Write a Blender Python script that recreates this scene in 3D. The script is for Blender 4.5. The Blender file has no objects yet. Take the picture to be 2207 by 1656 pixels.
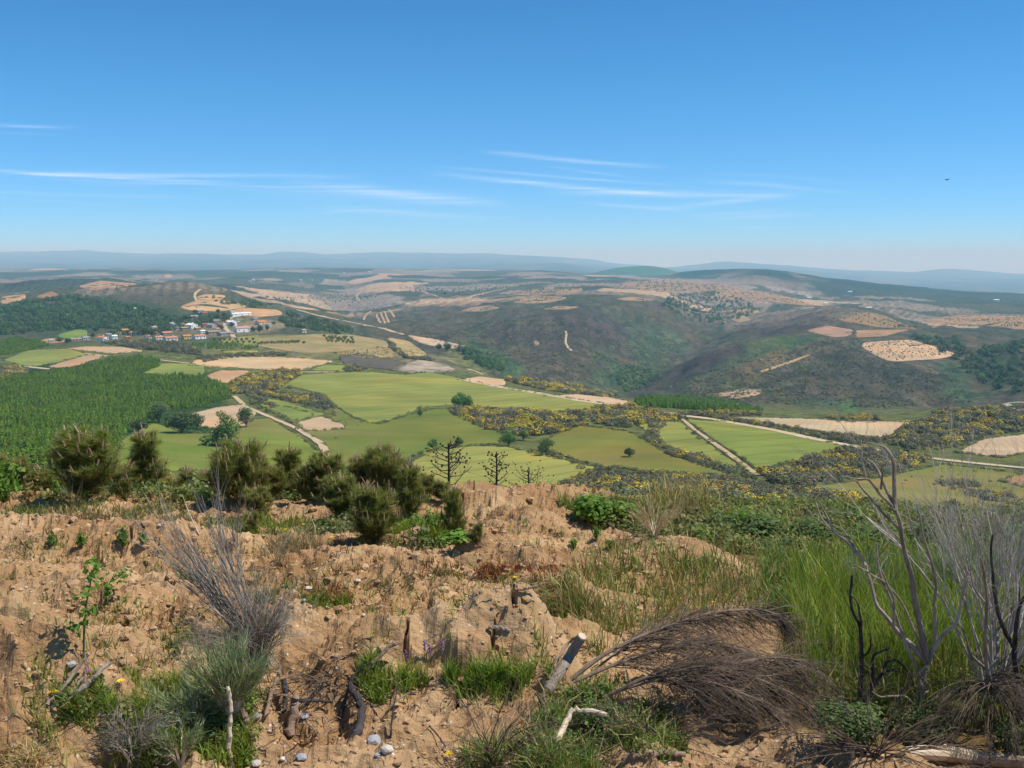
import bpy, bmesh, math, random
import numpy as np
from mathutils import Vector, Matrix, geometry

# ------------------------------------------------------------------ camera, sky, sun, exposure
SC = bpy.context.scene
COL = SC.collection
F_PX, CX, CY, HOR = 2120.0, 1103.5, 828.0, 570.0     # focal length and horizon of the photograph, in its pixels
PITCH = math.atan((CY - HOR) / F_PX)
EYE = 1.75
cam_data = bpy.data.cameras.new("camera")
cam_data.sensor_width = 36.0
cam_data.lens = F_PX / 2207.0 * 36.0
cam_data.clip_start, cam_data.clip_end = 0.1, 200000.0
cam = bpy.data.objects.new("camera", cam_data)
cam.location = (0, 0, EYE)
cam.rotation_euler = (math.pi / 2 - PITCH, 0, 0)
COL.objects.link(cam)
SC.camera = cam

SUN_AZ, SUN_EL = math.radians(94), math.radians(60)      # azimuth measured from straight ahead towards the right
world = bpy.data.worlds.new("World")
SC.world = world
world.use_nodes = True


def build_sky():
    nt = world.node_tree
    nt.nodes.clear()
    N, L = nt.nodes.new, nt.links.new
    out = N("ShaderNodeOutputWorld"); bg = N("ShaderNodeBackground")
    sky = N("ShaderNodeTexSky"); sky.sky_type = 'NISHITA'; sky.sun_disc = False
    sky.sun_elevation, sky.sun_rotation = SUN_EL, SUN_AZ
    sky.altitude, sky.air_density, sky.dust_density, sky.ozone_density = 3000, 0.8, 0.05, 6.0
    bg.inputs['Strength'].default_value = 0.136
    hs = N("ShaderNodeHueSaturation"); hs.inputs['Saturation'].default_value = 1.2
    wb = N("ShaderNodeMix"); wb.data_type = 'RGBA'; wb.blend_type = 'MULTIPLY'; wb.inputs[0].default_value = 1.0
    L(sky.outputs[0], wb.inputs[6]); wb.inputs[7].default_value = (.89, .99, .95, 1)
    L(wb.outputs[2], hs.inputs['Color'])
    # thin cirrus: long streaks given by slope over the horizon (t) and bearing (s)
    tc = N("ShaderNodeTexCoord"); sep = N("ShaderNodeSeparateXYZ")
    L(tc.outputs['Generated'], sep.inputs[0])

    def m(op, a, b=None, c=None, clamp=False):
        n = N("ShaderNodeMath"); n.operation = op; n.use_clamp = clamp
        for i, v in enumerate((a, b, c)):
            if v is None: continue
            if isinstance(v, (int, float)): n.inputs[i].default_value = v
            else: L(v, n.inputs[i])
        return n.outputs[0]
    y = m('MAXIMUM', sep.outputs['Y'], 0.05)
    s = m('DIVIDE', sep.outputs['X'], y)
    t = m('DIVIDE', sep.outputs['Z'], y)
    cv = N("ShaderNodeCombineXYZ"); L(s, cv.inputs[0]); L(t, cv.inputs[1])

    def noise(sx, sy, scale, detail, seed):
        mp = N("ShaderNodeMapping"); L(cv.outputs[0], mp.inputs[0])
        mp.inputs['Scale'].default_value = (sx, sy, 1); mp.inputs['Location'].default_value = (seed, seed * .7, 0)
        mp.inputs['Rotation'].default_value = (0, 0, math.radians(-2.5))
        n = N("ShaderNodeTexNoise"); n.inputs['Scale'].default_value = scale; n.inputs['Detail'].default_value = detail
        L(mp.outputs[0], n.inputs['Vector']); return n.outputs[0]
    wob = m('MULTIPLY', m('SUBTRACT', noise(4, 10, 1.0, 3, 3.1), 0.5), 0.012)
    fine = m('MULTIPLY_ADD', noise(6, 420, 1.0, 6, 1.7), 3.2, -1.05, clamp=True)
    patch = m('MULTIPLY_ADD', noise(5, 30, 1.0, 3, 9.4), 3.0, -0.95, clamp=True)
    total = None
    # (s0, s1, t at s0, t at s1, half width, strength)
    streaks = [(-60, 279, 210, 285, 5, .26), (-100, 366, 560, 402, 5, .42), (-60, 372, 800, 392, 6, .36), (-60, 417, 450, 428, 5, .26),
                                   (900, 378, 1500, 432, 7, .42), (1030, 336, 1440, 366, 6, .40), (600, 400, 1120, 450, 14, .34), (1150, 418, 1720, 428, 10, .34),
                                   (1380, 462, 1740, 418, 9, .24), (1480, 480, 1760, 466, 7, .22), (640, 470, 800, 455, 5, .14), (1450, 392, 1900, 424, 7, .16),
                                   (420, 408, 1080, 440, 18, .16), (80, 372, 420, 384, 8, .16)]
    rs = random.Random(3)
    for (X0, Y0, X1, Y1, w, a) in list(streaks):
        f0, f1 = rs.uniform(0, .4), rs.uniform(.6, 1.1); o0 = rs.choice((-1, 1)) * w * rs.uniform(1.6, 3); o1 = o0 + w * rs.uniform(-1.5, 2.2)
        streaks.append((X0 + (X1 - X0) * f0, Y0 + (Y1 - Y0) * f0 + o0, X0 + (X1 - X0) * f1, Y0 + (Y1 - Y0) * f1 + o1, w * .55, a * .62))
    for (X0, Y0, X1, Y1, w, a) in streaks:
        s0, s1 = (X0 - CX) / F_PX, (X1 - CX) / F_PX
        t0, t1 = (HOR - Y0) / F_PX * 1.006, (HOR - Y1) / F_PX * 1.006
        k = (t1 - t0) / (s1 - s0)
        c = m('MULTIPLY_ADD', s, k, t0 - k * s0)
        d = m('DIVIDE', m('SUBTRACT', m('ADD', t, wob), c), .72 * w / F_PX)
        g = m('POWER', 2.718, m('MULTIPLY', m('MULTIPLY', d, d), -1.0))
        mid, half = (s0 + s1) / 2, (s1 - s0) / 2
        e = m('DIVIDE', m('SUBTRACT', s, mid), half)
        e = m('SUBTRACT', 1.0, m('MULTIPLY', e, e), clamp=True)
        v = m('MULTIPLY', m('MULTIPLY', g, e), a * .52)
        total = v if total is None else m('ADD', total, v)
    total = m('MULTIPLY', total, m('MULTIPLY_ADD', fine, 0.9, 0.22))
    total = m('MULTIPLY', total, m('MULTIPLY_ADD', patch, 0.45, 0.70))
    total = m('MULTIPLY', total, m('GREATER_THAN', sep.outputs['Y'], 0.1), clamp=True)
    low = N("ShaderNodeMix"); low.data_type = 'RGBA'; low.blend_type = 'MULTIPLY'      # clearer, bluer air low over the horizon, all round
    mr = N("ShaderNodeMapRange"); mr.inputs[1].default_value = .0; mr.inputs[2].default_value = .16; mr.inputs[3].default_value = 1.0; mr.inputs[4].default_value = 0.0
    L(sep.outputs['Z'], mr.inputs[0]); L(mr.outputs[0], low.inputs[0]); L(hs.outputs[0], low.inputs[6]); low.inputs[7].default_value = (.66, .80, .98, 1)
    mix = N("ShaderNodeMix"); mix.data_type = 'RGBA'
    L(total, mix.inputs[0]); L(low.outputs[2], mix.inputs[6]); mix.inputs[7].default_value = (8.0, 8.4, 8.8, 1)
    L(mix.outputs[2], bg.inputs['Color']); L(bg.outputs[0], out.inputs[0])


build_sky()
sun_data = bpy.data.lights.new("sun", 'SUN')
sun_data.energy, sun_data.angle, sun_data.color = 4.0, math.radians(0.5), (1.0, 0.955, 0.88)
sun = bpy.data.objects.new("sun", sun_data)
COL.objects.link(sun)
SUN_DIR = Vector((math.sin(SUN_AZ) * math.cos(SUN_EL), math.cos(SUN_AZ) * math.cos(SUN_EL), math.sin(SUN_EL)))
sun.rotation_euler = SUN_DIR.to_track_quat('Z', 'Y').to_euler()
sun.location = (0, 0, 400)
vs = SC.view_settings
vs.view_transform, vs.look, vs.exposure, vs.gamma, vs.use_curve_mapping = 'Standard', 'None', 0.38, 1.0, False
SC.render.engine = 'CYCLES'
cy = SC.cycles
cy.max_bounces, cy.diffuse_bounces, cy.glossy_bounces, cy.transmission_bounces, cy.volume_bounces = 6, 2, 1, 2, 2
cy.transparent_max_bounces = 4
cy.use_denoising = True
cy.caustics_reflective = cy.caustics_refractive = False

# ------------------------------------------------------------------ numpy helpers
rng = np.random.default_rng(7)
random.seed(5)


def _hash(ix, iy, seed):
    h = (ix.astype(np.int64) * 374761393 + iy.astype(np.int64) * 668265263 + seed * 974634777) & 0xFFFFFFFF
    h = ((h ^ (h >> 13)) * 1274126177) & 0xFFFFFFFF
    h = ((h ^ (h >> 16)) * 2246822519) & 0xFFFFFFFF
    return ((h ^ (h >> 15)) & 0xFFFF) / 65535.0


def perlin(x, y, seed=0):
    x = np.asarray(x, float); y = np.asarray(y, float)
    ix, iy = np.floor(x), np.floor(y)
    fx, fy = x - ix, y - iy
    ux, uy = fx * fx * fx * (fx * (fx * 6 - 15) + 10), fy * fy * fy * (fy * (fy * 6 - 15) + 10)
    r = 0
    for dx in (0, 1):
        for dy in (0, 1):
            a = _hash(ix + dx, iy + dy, seed) * 6.2831853
            g = np.cos(a) * (fx - dx) + np.sin(a) * (fy - dy)
            r = r + g * (ux if dx else 1 - ux) * (uy if dy else 1 - uy)
    return r * 1.5


def fbm(x, y, seed=0, oct=4, gain=.5):
    r, a = 0, 1.0
    for o in range(oct):
        r = r + a * perlin(x * 2 ** o + 17.3 * o, y * 2 ** o - 9.1 * o, seed + o)
        a *= gain
    return r


def smooth(a, b, x):
    t = np.clip((x - a) / (b - a), 0, 1)
    return t * t * (3 - 2 * t)


def pchip(x, y, xi):
    x = np.asarray(x, float); y = np.asarray(y, float)
    h = np.diff(x); d = np.diff(y) / h
    m = np.zeros_like(y)
    m[0], m[-1] = d[0], d[-1]
    w1, w2 = 2 * h[1:] + h[:-1], h[1:] + 2 * h[:-1]
    ok = d[:-1] * d[1:] > 0
    with np.errstate(divide='ignore', invalid='ignore'):
        hm = (w1 + w2) / (w1 / d[:-1] + w2 / d[1:])
    m[1:-1] = np.where(ok, hm, 0)
    xi = np.clip(xi, x[0], x[-1])
    k = np.clip(np.searchsorted(x, xi) - 1, 0, len(h) - 1)
    t = (xi - x[k]) / h[k]
    t2, t3 = t * t, t * t * t
    return (2 * t3 - 3 * t2 + 1) * y[k] + (t3 - 2 * t2 + t) * h[k] * m[k] + (3 * t2 - 2 * t3) * y[k + 1] + (t3 - t2) * h[k] * m[k + 1]


CP, SP = math.cos(PITCH), math.sin(PITCH)


def ray(X, Y):
    """pixel of the photograph -> (s, e): x = s*d and z = EYE + e*d at forward distance d"""
    a = (np.asarray(X, float) - CX) / F_PX
    b = (CY - np.asarray(Y, float)) / F_PX
    q = CP + b * SP
    return a / q, (b * CP - SP) / q


def project(x, y, z):
    """world -> pixel of the photograph"""
    e = (z - EYE)
    dy = y * CP - e * SP
    du = y * SP + e * CP
    return CX + F_PX * x / dy, CY - F_PX * du / dy


def in_poly(X, Y, poly):
    X = np.asarray(X, float); Y = np.asarray(Y, float)
    r = np.zeros(X.shape, bool)
    n = len(poly)
    for i in range(n):
        x1, y1 = poly[i]; x2, y2 = poly[(i + 1) % n]
        if y1 == y2: continue
        c = ((y1 > Y) != (y2 > Y)) & (X < (x2 - x1) * (Y - y1) / (y2 - y1) + x1)
        r ^= c
    return r


# ------------------------------------------------------------------ objects
def put(o, parent=None):
    COL.objects.link(o)
    if parent is not None: o.parent = parent
    return o


def tag(o, label=None, cat=None, group=None, kind=None):
    if label: o["label"] = label
    if cat: o["category"] = cat
    if group: o["group"] = group
    if kind: o["kind"] = kind
    return o


def thing(name, label, cat, loc=(0, 0, 0), rz=0.0, group=None, scale=1.0):
    o = bpy.data.objects.new(name, None)
    o.empty_display_size = 0.2
    o.location = loc; o.rotation_euler = (0, 0, rz); o.scale = (scale,) * 3
    return tag(put(o), label, cat, group)


def dup(root, loc, rz=0.0, scale=1.0, label=None, group=None):
    r = root.copy(); COL.objects.link(r)
    r.location = loc; r.rotation_euler = (0, 0, rz); r.scale = (scale,) * 3 if np.isscalar(scale) else scale
    if label: r["label"] = label
    if group: r["group"] = group
    for ch in list(root.children):
        c = ch.copy(); COL.objects.link(c); c.parent = r
        for g in ch.children:
            d = g.copy(); COL.objects.link(d); d.parent = c
    return r


class Acc:
    """collects vertices, faces, material slots and a per-vertex tint; build() links one mesh object"""
    def __init__(s):
        s.V, s.T, s.Q, s.TM, s.QM, s.C, s.n = [], [], [], [], [], [], 0

    def add(s, V, tris=None, quads=None, mat=0, tint=(1, 1, 1)):
        V = np.asarray(V, float).reshape(-1, 3)
        s.V.append(V)
        tint = np.asarray(tint, float)
        s.C.append(np.broadcast_to(tint, (len(V), 3)) if tint.ndim == 1 else tint)
        if tris is not None and len(tris):
            t = np.asarray(tris, np.int64).reshape(-1, 3) + s.n
            s.T.append(t); s.TM.append(np.full(len(t), mat))
        if quads is not None and len(quads):
            q = np.asarray(quads, np.int64).reshape(-1, 4) + s.n
            s.Q.append(q); s.QM.append(np.full(len(q), mat))
        s.n += len(V)
        return s

    def tube(s, pts, r, n=6, mat=0, tint=(1, 1, 1), cap=True):
        P = np.asarray(pts, float)
        k = len(P)
        r = np.broadcast_to(np.asarray(r, float), (k,))
        tan = np.gradient(P, axis=0)
        tan /= np.linalg.norm(tan, axis=1)[:, None] + 1e-9
        ref = np.array([0, 0, 1.0]) if abs(tan[0][2]) < .9 else np.array([1.0, 0, 0])
        u = np.cross(tan, ref); u /= np.linalg.norm(u, axis=1)[:, None] + 1e-9
        v = np.cross(tan, u)
        a = np.arange(n) / n * 2 * math.pi
        V = (P[:, None, :] + r[:, None, None] * (np.cos(a)[None, :, None] * u[:, None, :] + np.sin(a)[None, :, None] * v[:, None, :])).reshape(-1, 3)
        i = np.arange(k - 1)[:, None] * n; j = np.arange(n)[None, :]; j2 = (j + 1) % n
        q = np.stack([i + j, i + j2, i + n + j2, i + n + j], -1).reshape(-1, 4)
        tr = None
        if cap and n > 2:
            V = np.vstack([V, P[0], P[-1]])
            jj = np.arange(n); c0, c1 = k * n, k * n + 1
            tr = np.vstack([np.stack([(jj + 1) % n, jj, np.full(n, c0)], -1), np.stack([(k - 1) * n + jj, (k - 1) * n + (jj + 1) % n, np.full(n, c1)], -1)])
        return s.add(V, tr, q, mat, tint)

    def box(s, lo, hi, mat=0, tint=(1, 1, 1)):
        (x0, y0, z0), (x1, y1, z1) = lo, hi
        V = [(x0, y0, z0), (x1, y0, z0), (x1, y1, z0), (x0, y1, z0), (x0, y0, z1), (x1, y0, z1), (x1, y1, z1), (x0, y1, z1)]
        return s.add(V, None, [(0, 3, 2, 1), (4, 5, 6, 7), (0, 1, 5, 4), (1, 2, 6, 5), (2, 3, 7, 6), (3, 0, 4, 7)], mat, tint)

    def mesh(s, name, mats, smooth=False):
        V = np.vstack(s.V)
        me = bpy.data.meshes.new(name)
        T = np.vstack(s.T) if s.T else np.zeros((0, 3), np.int64)
        Q = np.vstack(s.Q) if s.Q else np.zeros((0, 4), np.int64)
        mi = np.concatenate(s.TM + s.QM) if (s.TM or s.QM) else np.zeros(0)
        nl = len(T) * 3 + len(Q) * 4
        me.vertices.add(len(V)); me.vertices.foreach_set("co", V.astype(np.float32).ravel())
        me.loops.add(nl); me.loops.foreach_set("vertex_index", np.concatenate([T.ravel(), Q.ravel()]).astype(np.int32))
        me.polygons.add(len(T) + len(Q))
        st = np.concatenate([np.arange(len(T)) * 3, len(T) * 3 + np.arange(len(Q)) * 4]).astype(np.int32)
        me.polygons.foreach_set("loop_start", st)
        me.polygons.foreach_set("material_index", mi.astype(np.int32))
        me.polygons.foreach_set("use_smooth", np.full(len(mi), smooth))
        C = np.vstack(s.C)
        at = me.color_attributes.new("tint", 'FLOAT_COLOR', 'POINT')
        at.data.foreach_set("color", np.hstack([C, np.ones((len(C), 1))]).astype(np.float32).ravel())
        for m in (mats if isinstance(mats, (list, tuple)) else [mats]): me.materials.append(m)
        me.update(calc_edges=True)
        return me

    def build(s, name, mats, parent=None, smooth=False, loc=None):
        o = bpy.data.objects.new(name, s.mesh(name, mats, smooth))
        if loc is not None: o.location = loc
        return put(o, parent)


def tile(acc, V, T, pos, scale, rz, tint, mat=0, quads=False, tilt=None):
    """many copies of a small shape (V, T) merged into acc: scale (N,) or (N,3), tint (N,3)"""
    V = np.asarray(V, float); T = np.asarray(T)
    pos = np.asarray(pos, float); N = len(pos)
    if N == 0: return
    scale = np.asarray(scale, float)
    if scale.ndim == 1: scale = np.repeat(scale[:, None], 3, 1)
    W = V[None] * scale[:, None, :]
    c, s_ = np.cos(rz)[:, None], np.sin(rz)[:, None]
    X = W[..., 0] * c - W[..., 1] * s_
    Y = W[..., 0] * s_ + W[..., 1] * c
    W = np.stack([X, Y, W[..., 2]], -1) + pos[:, None, :]
    F = (T[None] + (np.arange(N) * len(V))[:, None, None]).reshape(-1, T.shape[1])
    tint = np.repeat(np.asarray(tint, float)[:, None, :], len(V), 1).reshape(-1, 3)
    if T.shape[1] == 4: acc.add(W.reshape(-1, 3), None, F, mat, tint)
    else: acc.add(W.reshape(-1, 3), F, None, mat, tint)


# ------------------------------------------------------------------ materials
def material(name, c1, c2, scale=1.0, c3=None, scale2=None, detail=6, bump=0.0, bscale=None, rough=.92, tint=True, trans=0.0, tcol=None, spec=.15, lo=.35, hi=.65, stretch=None, speck=None, lines=None, inst=False):
    """matte procedural surface: two colours mixed by noise in metres, a third by a coarser noise, times the mesh's tint"""
    m = bpy.data.materials.new(name); m.use_nodes = True
    nt = m.node_tree; nt.nodes.clear()
    N, L = nt.nodes.new, nt.links.new
    out = N("ShaderNodeOutputMaterial"); b = N("ShaderNodeBsdfPrincipled")
    b.inputs['Roughness'].default_value = rough
    b.inputs['Specular IOR Level'].default_value = spec
    geo = N("ShaderNodeNewGeometry")
    vec = geo.outputs['Position']
    if stretch:
        mp = N("ShaderNodeMapping"); mp.inputs['Scale'].default_value = stretch; L(vec, mp.inputs[0])
        mp.inputs['Rotation'].default_value = (0, 0, .35)
        vec = mp.outputs[0]

    def noise(sc, det):
        n = N("ShaderNodeTexNoise"); n.inputs['Scale'].default_value = sc; n.inputs['Detail'].default_value = det
        n.inputs['Roughness'].default_value = .62
        L(vec, n.inputs['Vector']); return n.outputs[0]

    def ramp(v, a, bb):
        r = N("ShaderNodeMapRange"); r.inputs[1].default_value = a; r.inputs[2].default_value = bb; L(v, r.inputs[0]); return r.outputs[0]

    def mix(f, a, bb, mode='MIX'):
        x = N("ShaderNodeMix"); x.data_type = 'RGBA'; x.blend_type = mode
        if isinstance(f, float): x.inputs[0].default_value = f
        else: L(f, x.inputs[0])
        for i, v in ((6, a), (7, bb)):
            if isinstance(v, tuple): x.inputs[i].default_value = (*v, 1)
            else: L(v, x.inputs[i])
        return x.outputs[2]
    col = mix(ramp(noise(scale, detail), lo, hi), c1, c2)
    if c3: col = mix(ramp(noise(scale2 or scale * .13, 4), .45, .68), col, c3)
    if speck:
        vo = N("ShaderNodeTexVoronoi"); vo.inputs['Scale'].default_value = speck[0]; L(vec, vo.inputs['Vector'])
        col = mix(ramp(vo.outputs['Distance'], speck[1] * 1.15, speck[1]), col, speck[2])
    if tint:
        at = N("ShaderNodeAttribute"); at.attribute_name = "tint"
        col = mix(1.0, col, at.outputs['Color'], 'MULTIPLY')
    if inst:
        ai = N("ShaderNodeAttribute"); ai.attribute_name = "itint"; ai.attribute_type = 'INSTANCER'
        col = mix(1.0, col, ai.outputs['Color'], 'MULTIPLY')
    if lines:
        wv = N("ShaderNodeTexWave"); wv.inputs['Scale'].default_value = lines[0]; wv.inputs['Distortion'].default_value = lines[2]; wv.inputs['Detail'].default_value = 1.5; wv.inputs['Detail Scale'].default_value = .25
        mp2 = N("ShaderNodeMapping"); mp2.inputs['Rotation'].default_value = (0, 0, lines[3]); L(geo.outputs['Position'], mp2.inputs[0]); L(mp2.outputs[0], wv.inputs['Vector'])
        k_ = ramp(wv.outputs['Fac'], 0.0, lines[4]); col = mix(k_, mix(1.0, col, (lines[1],) * 3, 'MULTIPLY'), col)
    L(col, b.inputs['Base Color'])
    if bump:
        bp = N("ShaderNodeBump"); bp.inputs['Strength'].default_value = 1.0; bp.inputs['Distance'].default_value = bump
        L(noise(bscale or scale * 3, 8), bp.inputs['Height']); L(bp.outputs[0], b.inputs['Normal'])
    if trans:
        tr = N("ShaderNodeBsdfTranslucent")
        if tcol:
            L(mix(1.0, col, tcol, 'MULTIPLY'), tr.inputs['Color'])
        else: L(col, tr.inputs['Color'])
        ms = N("ShaderNodeMixShader"); ms.inputs[0].default_value = trans
        L(b.outputs[0], ms.inputs[1]); L(tr.outputs[0], ms.inputs[2]); L(ms.outputs[0], out.inputs[0])
    else: L(b.outputs[0], out.inputs[0])
    return m


def proto_collection(name, meshes):
    c = bpy.data.collections.new(name)
    for i, me in enumerate(meshes):
        c.objects.link(bpy.data.objects.new("%s_%02d" % (name, i), me))
    return c


def instancer(name, coll, pos, scale, rz, idx, tint, parent=None):
    """one object that stands a small shape from coll on every point (geometry nodes)"""
    n = len(pos)
    me = bpy.data.meshes.new(name)
    me.vertices.add(n); me.vertices.foreach_set("co", np.asarray(pos, np.float32).ravel())
    for nm, ty, v in (("scl", 'FLOAT_VECTOR', scale), ("rot", 'FLOAT_VECTOR', np.column_stack([np.zeros(n), np.zeros(n), rz]))):
        me.attributes.new(nm, ty, 'POINT').data.foreach_set("vector", np.asarray(v, np.float32).ravel())
    me.attributes.new("idx", 'INT', 'POINT').data.foreach_set("value", np.asarray(idx, np.int32))
    me.attributes.new("itint", 'FLOAT_COLOR', 'POINT').data.foreach_set("color", np.hstack([tint, np.ones((n, 1))]).astype(np.float32).ravel())
    o = put(bpy.data.objects.new(name, me), parent)
    ng = bpy.data.node_groups.new(name, 'GeometryNodeTree')
    ng.interface.new_socket("Geometry", in_out='INPUT', socket_type='NodeSocketGeometry'); ng.interface.new_socket("Geometry", in_out='OUTPUT', socket_type='NodeSocketGeometry')
    N, L = ng.nodes.new, ng.links.new
    gi, go, ip, ci = N("NodeGroupInput"), N("NodeGroupOutput"), N("GeometryNodeInstanceOnPoints"), N("GeometryNodeCollectionInfo")
    ci.inputs['Collection'].default_value = coll; ci.inputs['Separate Children'].default_value = True; ci.inputs['Reset Children'].default_value = True
    L(gi.outputs[0], ip.inputs['Points']); L(ci.outputs[0], ip.inputs['Instance']); ip.inputs['Pick Instance'].default_value = True
    for nm, ty, sock in (("idx", 'INT', 'Instance Index'), ("scl", 'FLOAT_VECTOR', 'Scale')):
        a = N("GeometryNodeInputNamedAttribute"); a.data_type = ty; a.inputs['Name'].default_value = nm; L(a.outputs['Attribute'], ip.inputs[sock])
    a = N("GeometryNodeInputNamedAttribute"); a.data_type = 'FLOAT_VECTOR'; a.inputs['Name'].default_value = "rot"
    er = N("FunctionNodeEulerToRotation"); L(a.outputs['Attribute'], er.inputs[0]); L(er.outputs[0], ip.inputs['Rotation'])
    L(ip.outputs[0], go.inputs[0])
    md = o.modifiers.new("scatter", 'NODES'); md.node_group = ng
    return o

# ------------------------------------------------------------------ the wide terrain: feature lines (X, Y, distance) from near to far
LINES = [
    [(-600, 1190, 34), (0, 1190, 34), (1100, 1200, 34), (1500, 1170, 34), (2207, 1190, 34), (2800, 1190, 34)],
    [(-600, 1100, 70), (0, 1095, 70), (700, 1115, 70), (1100, 1118, 70), (1400, 1100, 70), (2207, 1120, 70), (2800, 1120, 70)],
    [(-600, 1030, 180), (0, 1025, 180), (700, 1075, 180), (1100, 1075, 180), (1400, 1052, 180), (1800, 1070, 180), (2207, 1090, 180), (2800, 1090, 180)],
    [(-600, 960, 300), (0, 965, 300), (400, 990, 300), (800, 1010, 300), (1100, 1015, 300), (1400, 1018, 285), (1700, 1025, 270), (2100, 1050, 250), (2800, 1060, 250)],
    [(-600, 905, 420), (0, 905, 420), (400, 930, 400), (800, 935, 400), (1100, 930, 400), (1400, 930, 390), (1700, 955, 360), (2000, 988, 330), (2207, 1005, 320), (2800, 1010, 320)],
    [(-600, 850, 600), (0, 845, 600), (400, 845, 600), (700, 850, 600), (1000, 852, 600), (1200, 868, 545), (1400, 885, 500), (1600, 905, 465), (1900, 928, 430), (2207, 940, 420), (2800, 950, 420)],
    [(-600, 790, 770), (0, 790, 770), (300, 778, 770), (600, 792, 760), (900, 802, 750), (1050, 815, 720), (1250, 850, 630), (1370, 866, 580), (1500, 880, 545), (1700, 895, 520), (1900, 896, 540), (2040, 880, 560), (2207, 872, 570), (2800, 865, 570)],
    [(-600, 765, 900), (0, 762, 900), (200, 745, 900), (400, 745, 900), (600, 755, 900), (800, 766, 890), (950, 780, 880), (1050, 815, 860), (1250, 850, 800), (1370, 862, 770), (1500, 872, 740), (1700, 900, 690), (1900, 905, 690), (2207, 888, 700), (2800, 880, 700)],
    [(-600, 720, 1150), (0, 717, 1150), (200, 722, 1120), (400, 712, 1120), (600, 706, 1130), (750, 715, 1130), (850, 735, 1120), (950, 762, 1100), (1050, 797, 1080), (1200, 818, 1060), (1340, 840, 980), (1450, 850, 930), (1600, 862, 880), (1800, 880, 830), (2000, 882, 830), (2207, 868, 850), (2800, 860, 850)],
    [(-600, 690, 1420), (0, 682, 1420), (200, 668, 1420), (400, 668, 1400), (520, 666, 1400), (620, 682, 1380), (720, 695, 1350), (820, 722, 1300), (920, 748, 1280), (1050, 760, 1260), (1200, 752, 1260), (1340, 800, 1180), (1450, 812, 1130), (1600, 805, 1080), (1800, 805, 1020), (2000, 800, 1000), (2207, 800, 1020), (2800, 800, 1020)],
    [(-600, 650, 1800), (0, 642, 1800), (200, 626, 1800), (330, 612, 1800), (400, 608, 1800), (470, 622, 1780), (540, 646, 1750), (640, 668, 1720), (720, 684, 1700), (820, 702, 1680), (920, 698, 1660), (1050, 690, 1650), (1200, 688, 1650), (1340, 720, 1600), (1480, 745, 1560), (1600, 740, 1500), (1800, 735, 1400), (1960, 735, 1340), (2207, 745, 1340), (2800, 745, 1340)],
    [(-600, 648, 2200), (0, 640, 2250), (150, 628, 2250), (330, 632, 2250), (400, 632, 2250), (540, 650, 2200), (640, 662, 2200), (720, 678, 2180), (820, 688, 2150), (950, 672, 2150), (1100, 655, 2150), (1300, 640, 2150), (1420, 655, 2100), (1520, 712, 2000), (1600, 705, 1950), (1800, 675, 1900), (1960, 706, 1800), (2207, 712, 1800), (2800, 712, 1800)],
    [(-600, 610, 2900), (0, 612, 2900), (120, 606, 2800), (230, 604, 2800), (330, 618, 2800), (450, 622, 2800), (600, 640, 2750), (750, 655, 2700), (850, 645, 2700), (950, 645, 2700), (1100, 640, 2750), (1300, 632, 2700), (1420, 640, 2700), (1550, 672, 2600), (1700, 668, 2500), (1850, 662, 2500), (2000, 690, 2400), (2207, 685, 2400), (2800, 685, 2400)],
    [(-600, 605, 4000), (0, 604, 4000), (200, 606, 3900), (400, 606, 3900), (600, 612, 3900), (750, 628, 3800), (850, 615, 3700), (1000, 618, 3800), (1200, 610, 3900), (1400, 612, 3900), (1600, 622, 3600), (1750, 645, 3400), (1900, 650, 3300), (2050, 652, 3300), (2207, 655, 3300), (2800, 660, 3300)],
    [(-600, 582, 6500), (0, 582, 6500), (100, 580, 6500), (300, 580, 6500), (450, 584, 6500), (600, 579, 6800), (800, 578, 7000), (900, 582, 6800), (1000, 583, 6600), (1150, 584, 6500), (1300, 594, 6000), (1420, 598, 5600), (1520, 598, 5200), (1640, 588, 5000), (1800, 602, 4900), (1900, 614, 4800), (2050, 626, 4700), (2207, 637, 4600), (2800, 645, 4600)],
    [(-600, 590, 8800), (0, 590, 8800), (600, 586, 9000), (1000, 592, 9000), (1300, 600, 8800), (1640, 610, 7000), (2207, 655, 6500), (2800, 660, 6500)],
    [(-600, 568, 14000), (0, 570, 14000), (600, 570, 14000), (900, 575, 14000), (1200, 570, 14000), (1300, 582, 14000), (1640, 592, 12000), (1900, 612, 12000), (2207, 618, 12000), (2800, 620, 12000)],
    [(-600, 558, 19000), (0, 556, 19000), (300, 556, 19000), (600, 556, 19000), (900, 556, 19000), (1150, 558, 19000), (1300, 574, 19000), (1440, 582, 18000), (1640, 582, 16000), (1900, 600, 16000), (2207, 604, 16000), (2800, 605, 16000)],
    [(-600, 546, 25000), (0, 545, 25000), (90, 542, 25000), (170, 541, 25000), (300, 548, 25000), (450, 549, 25000), (560, 550, 25000), (615, 544, 25000), (720, 549, 25000), (850, 545, 25000), (1000, 548, 25000), (1130, 551, 25000), (1250, 558, 25000), (1330, 570, 25000), (1440, 576, 24000), (1500, 571, 23000), (1560, 566, 22000), (1640, 570, 22000), (1780, 580, 22000), (1900, 586, 22000), (1960, 588, 22000), (2030, 580, 22000), (2100, 584, 22000), (2207, 591, 22000), (2400, 590, 22000), (2800, 590, 22000)],
    [(-600, 566, 32000), (0, 566, 32000), (600, 566, 32000), (1100, 568, 32000), (1330, 580, 32000), (2207, 602, 30000), (2800, 602, 30000)],
]
S_IN = np.linspace(-.60, .60, 620)
GS = np.concatenate([np.linspace(-.95, -.61, 14), S_IN, np.linspace(.61, .95, 14)])     # bearings (x / y)
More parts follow.
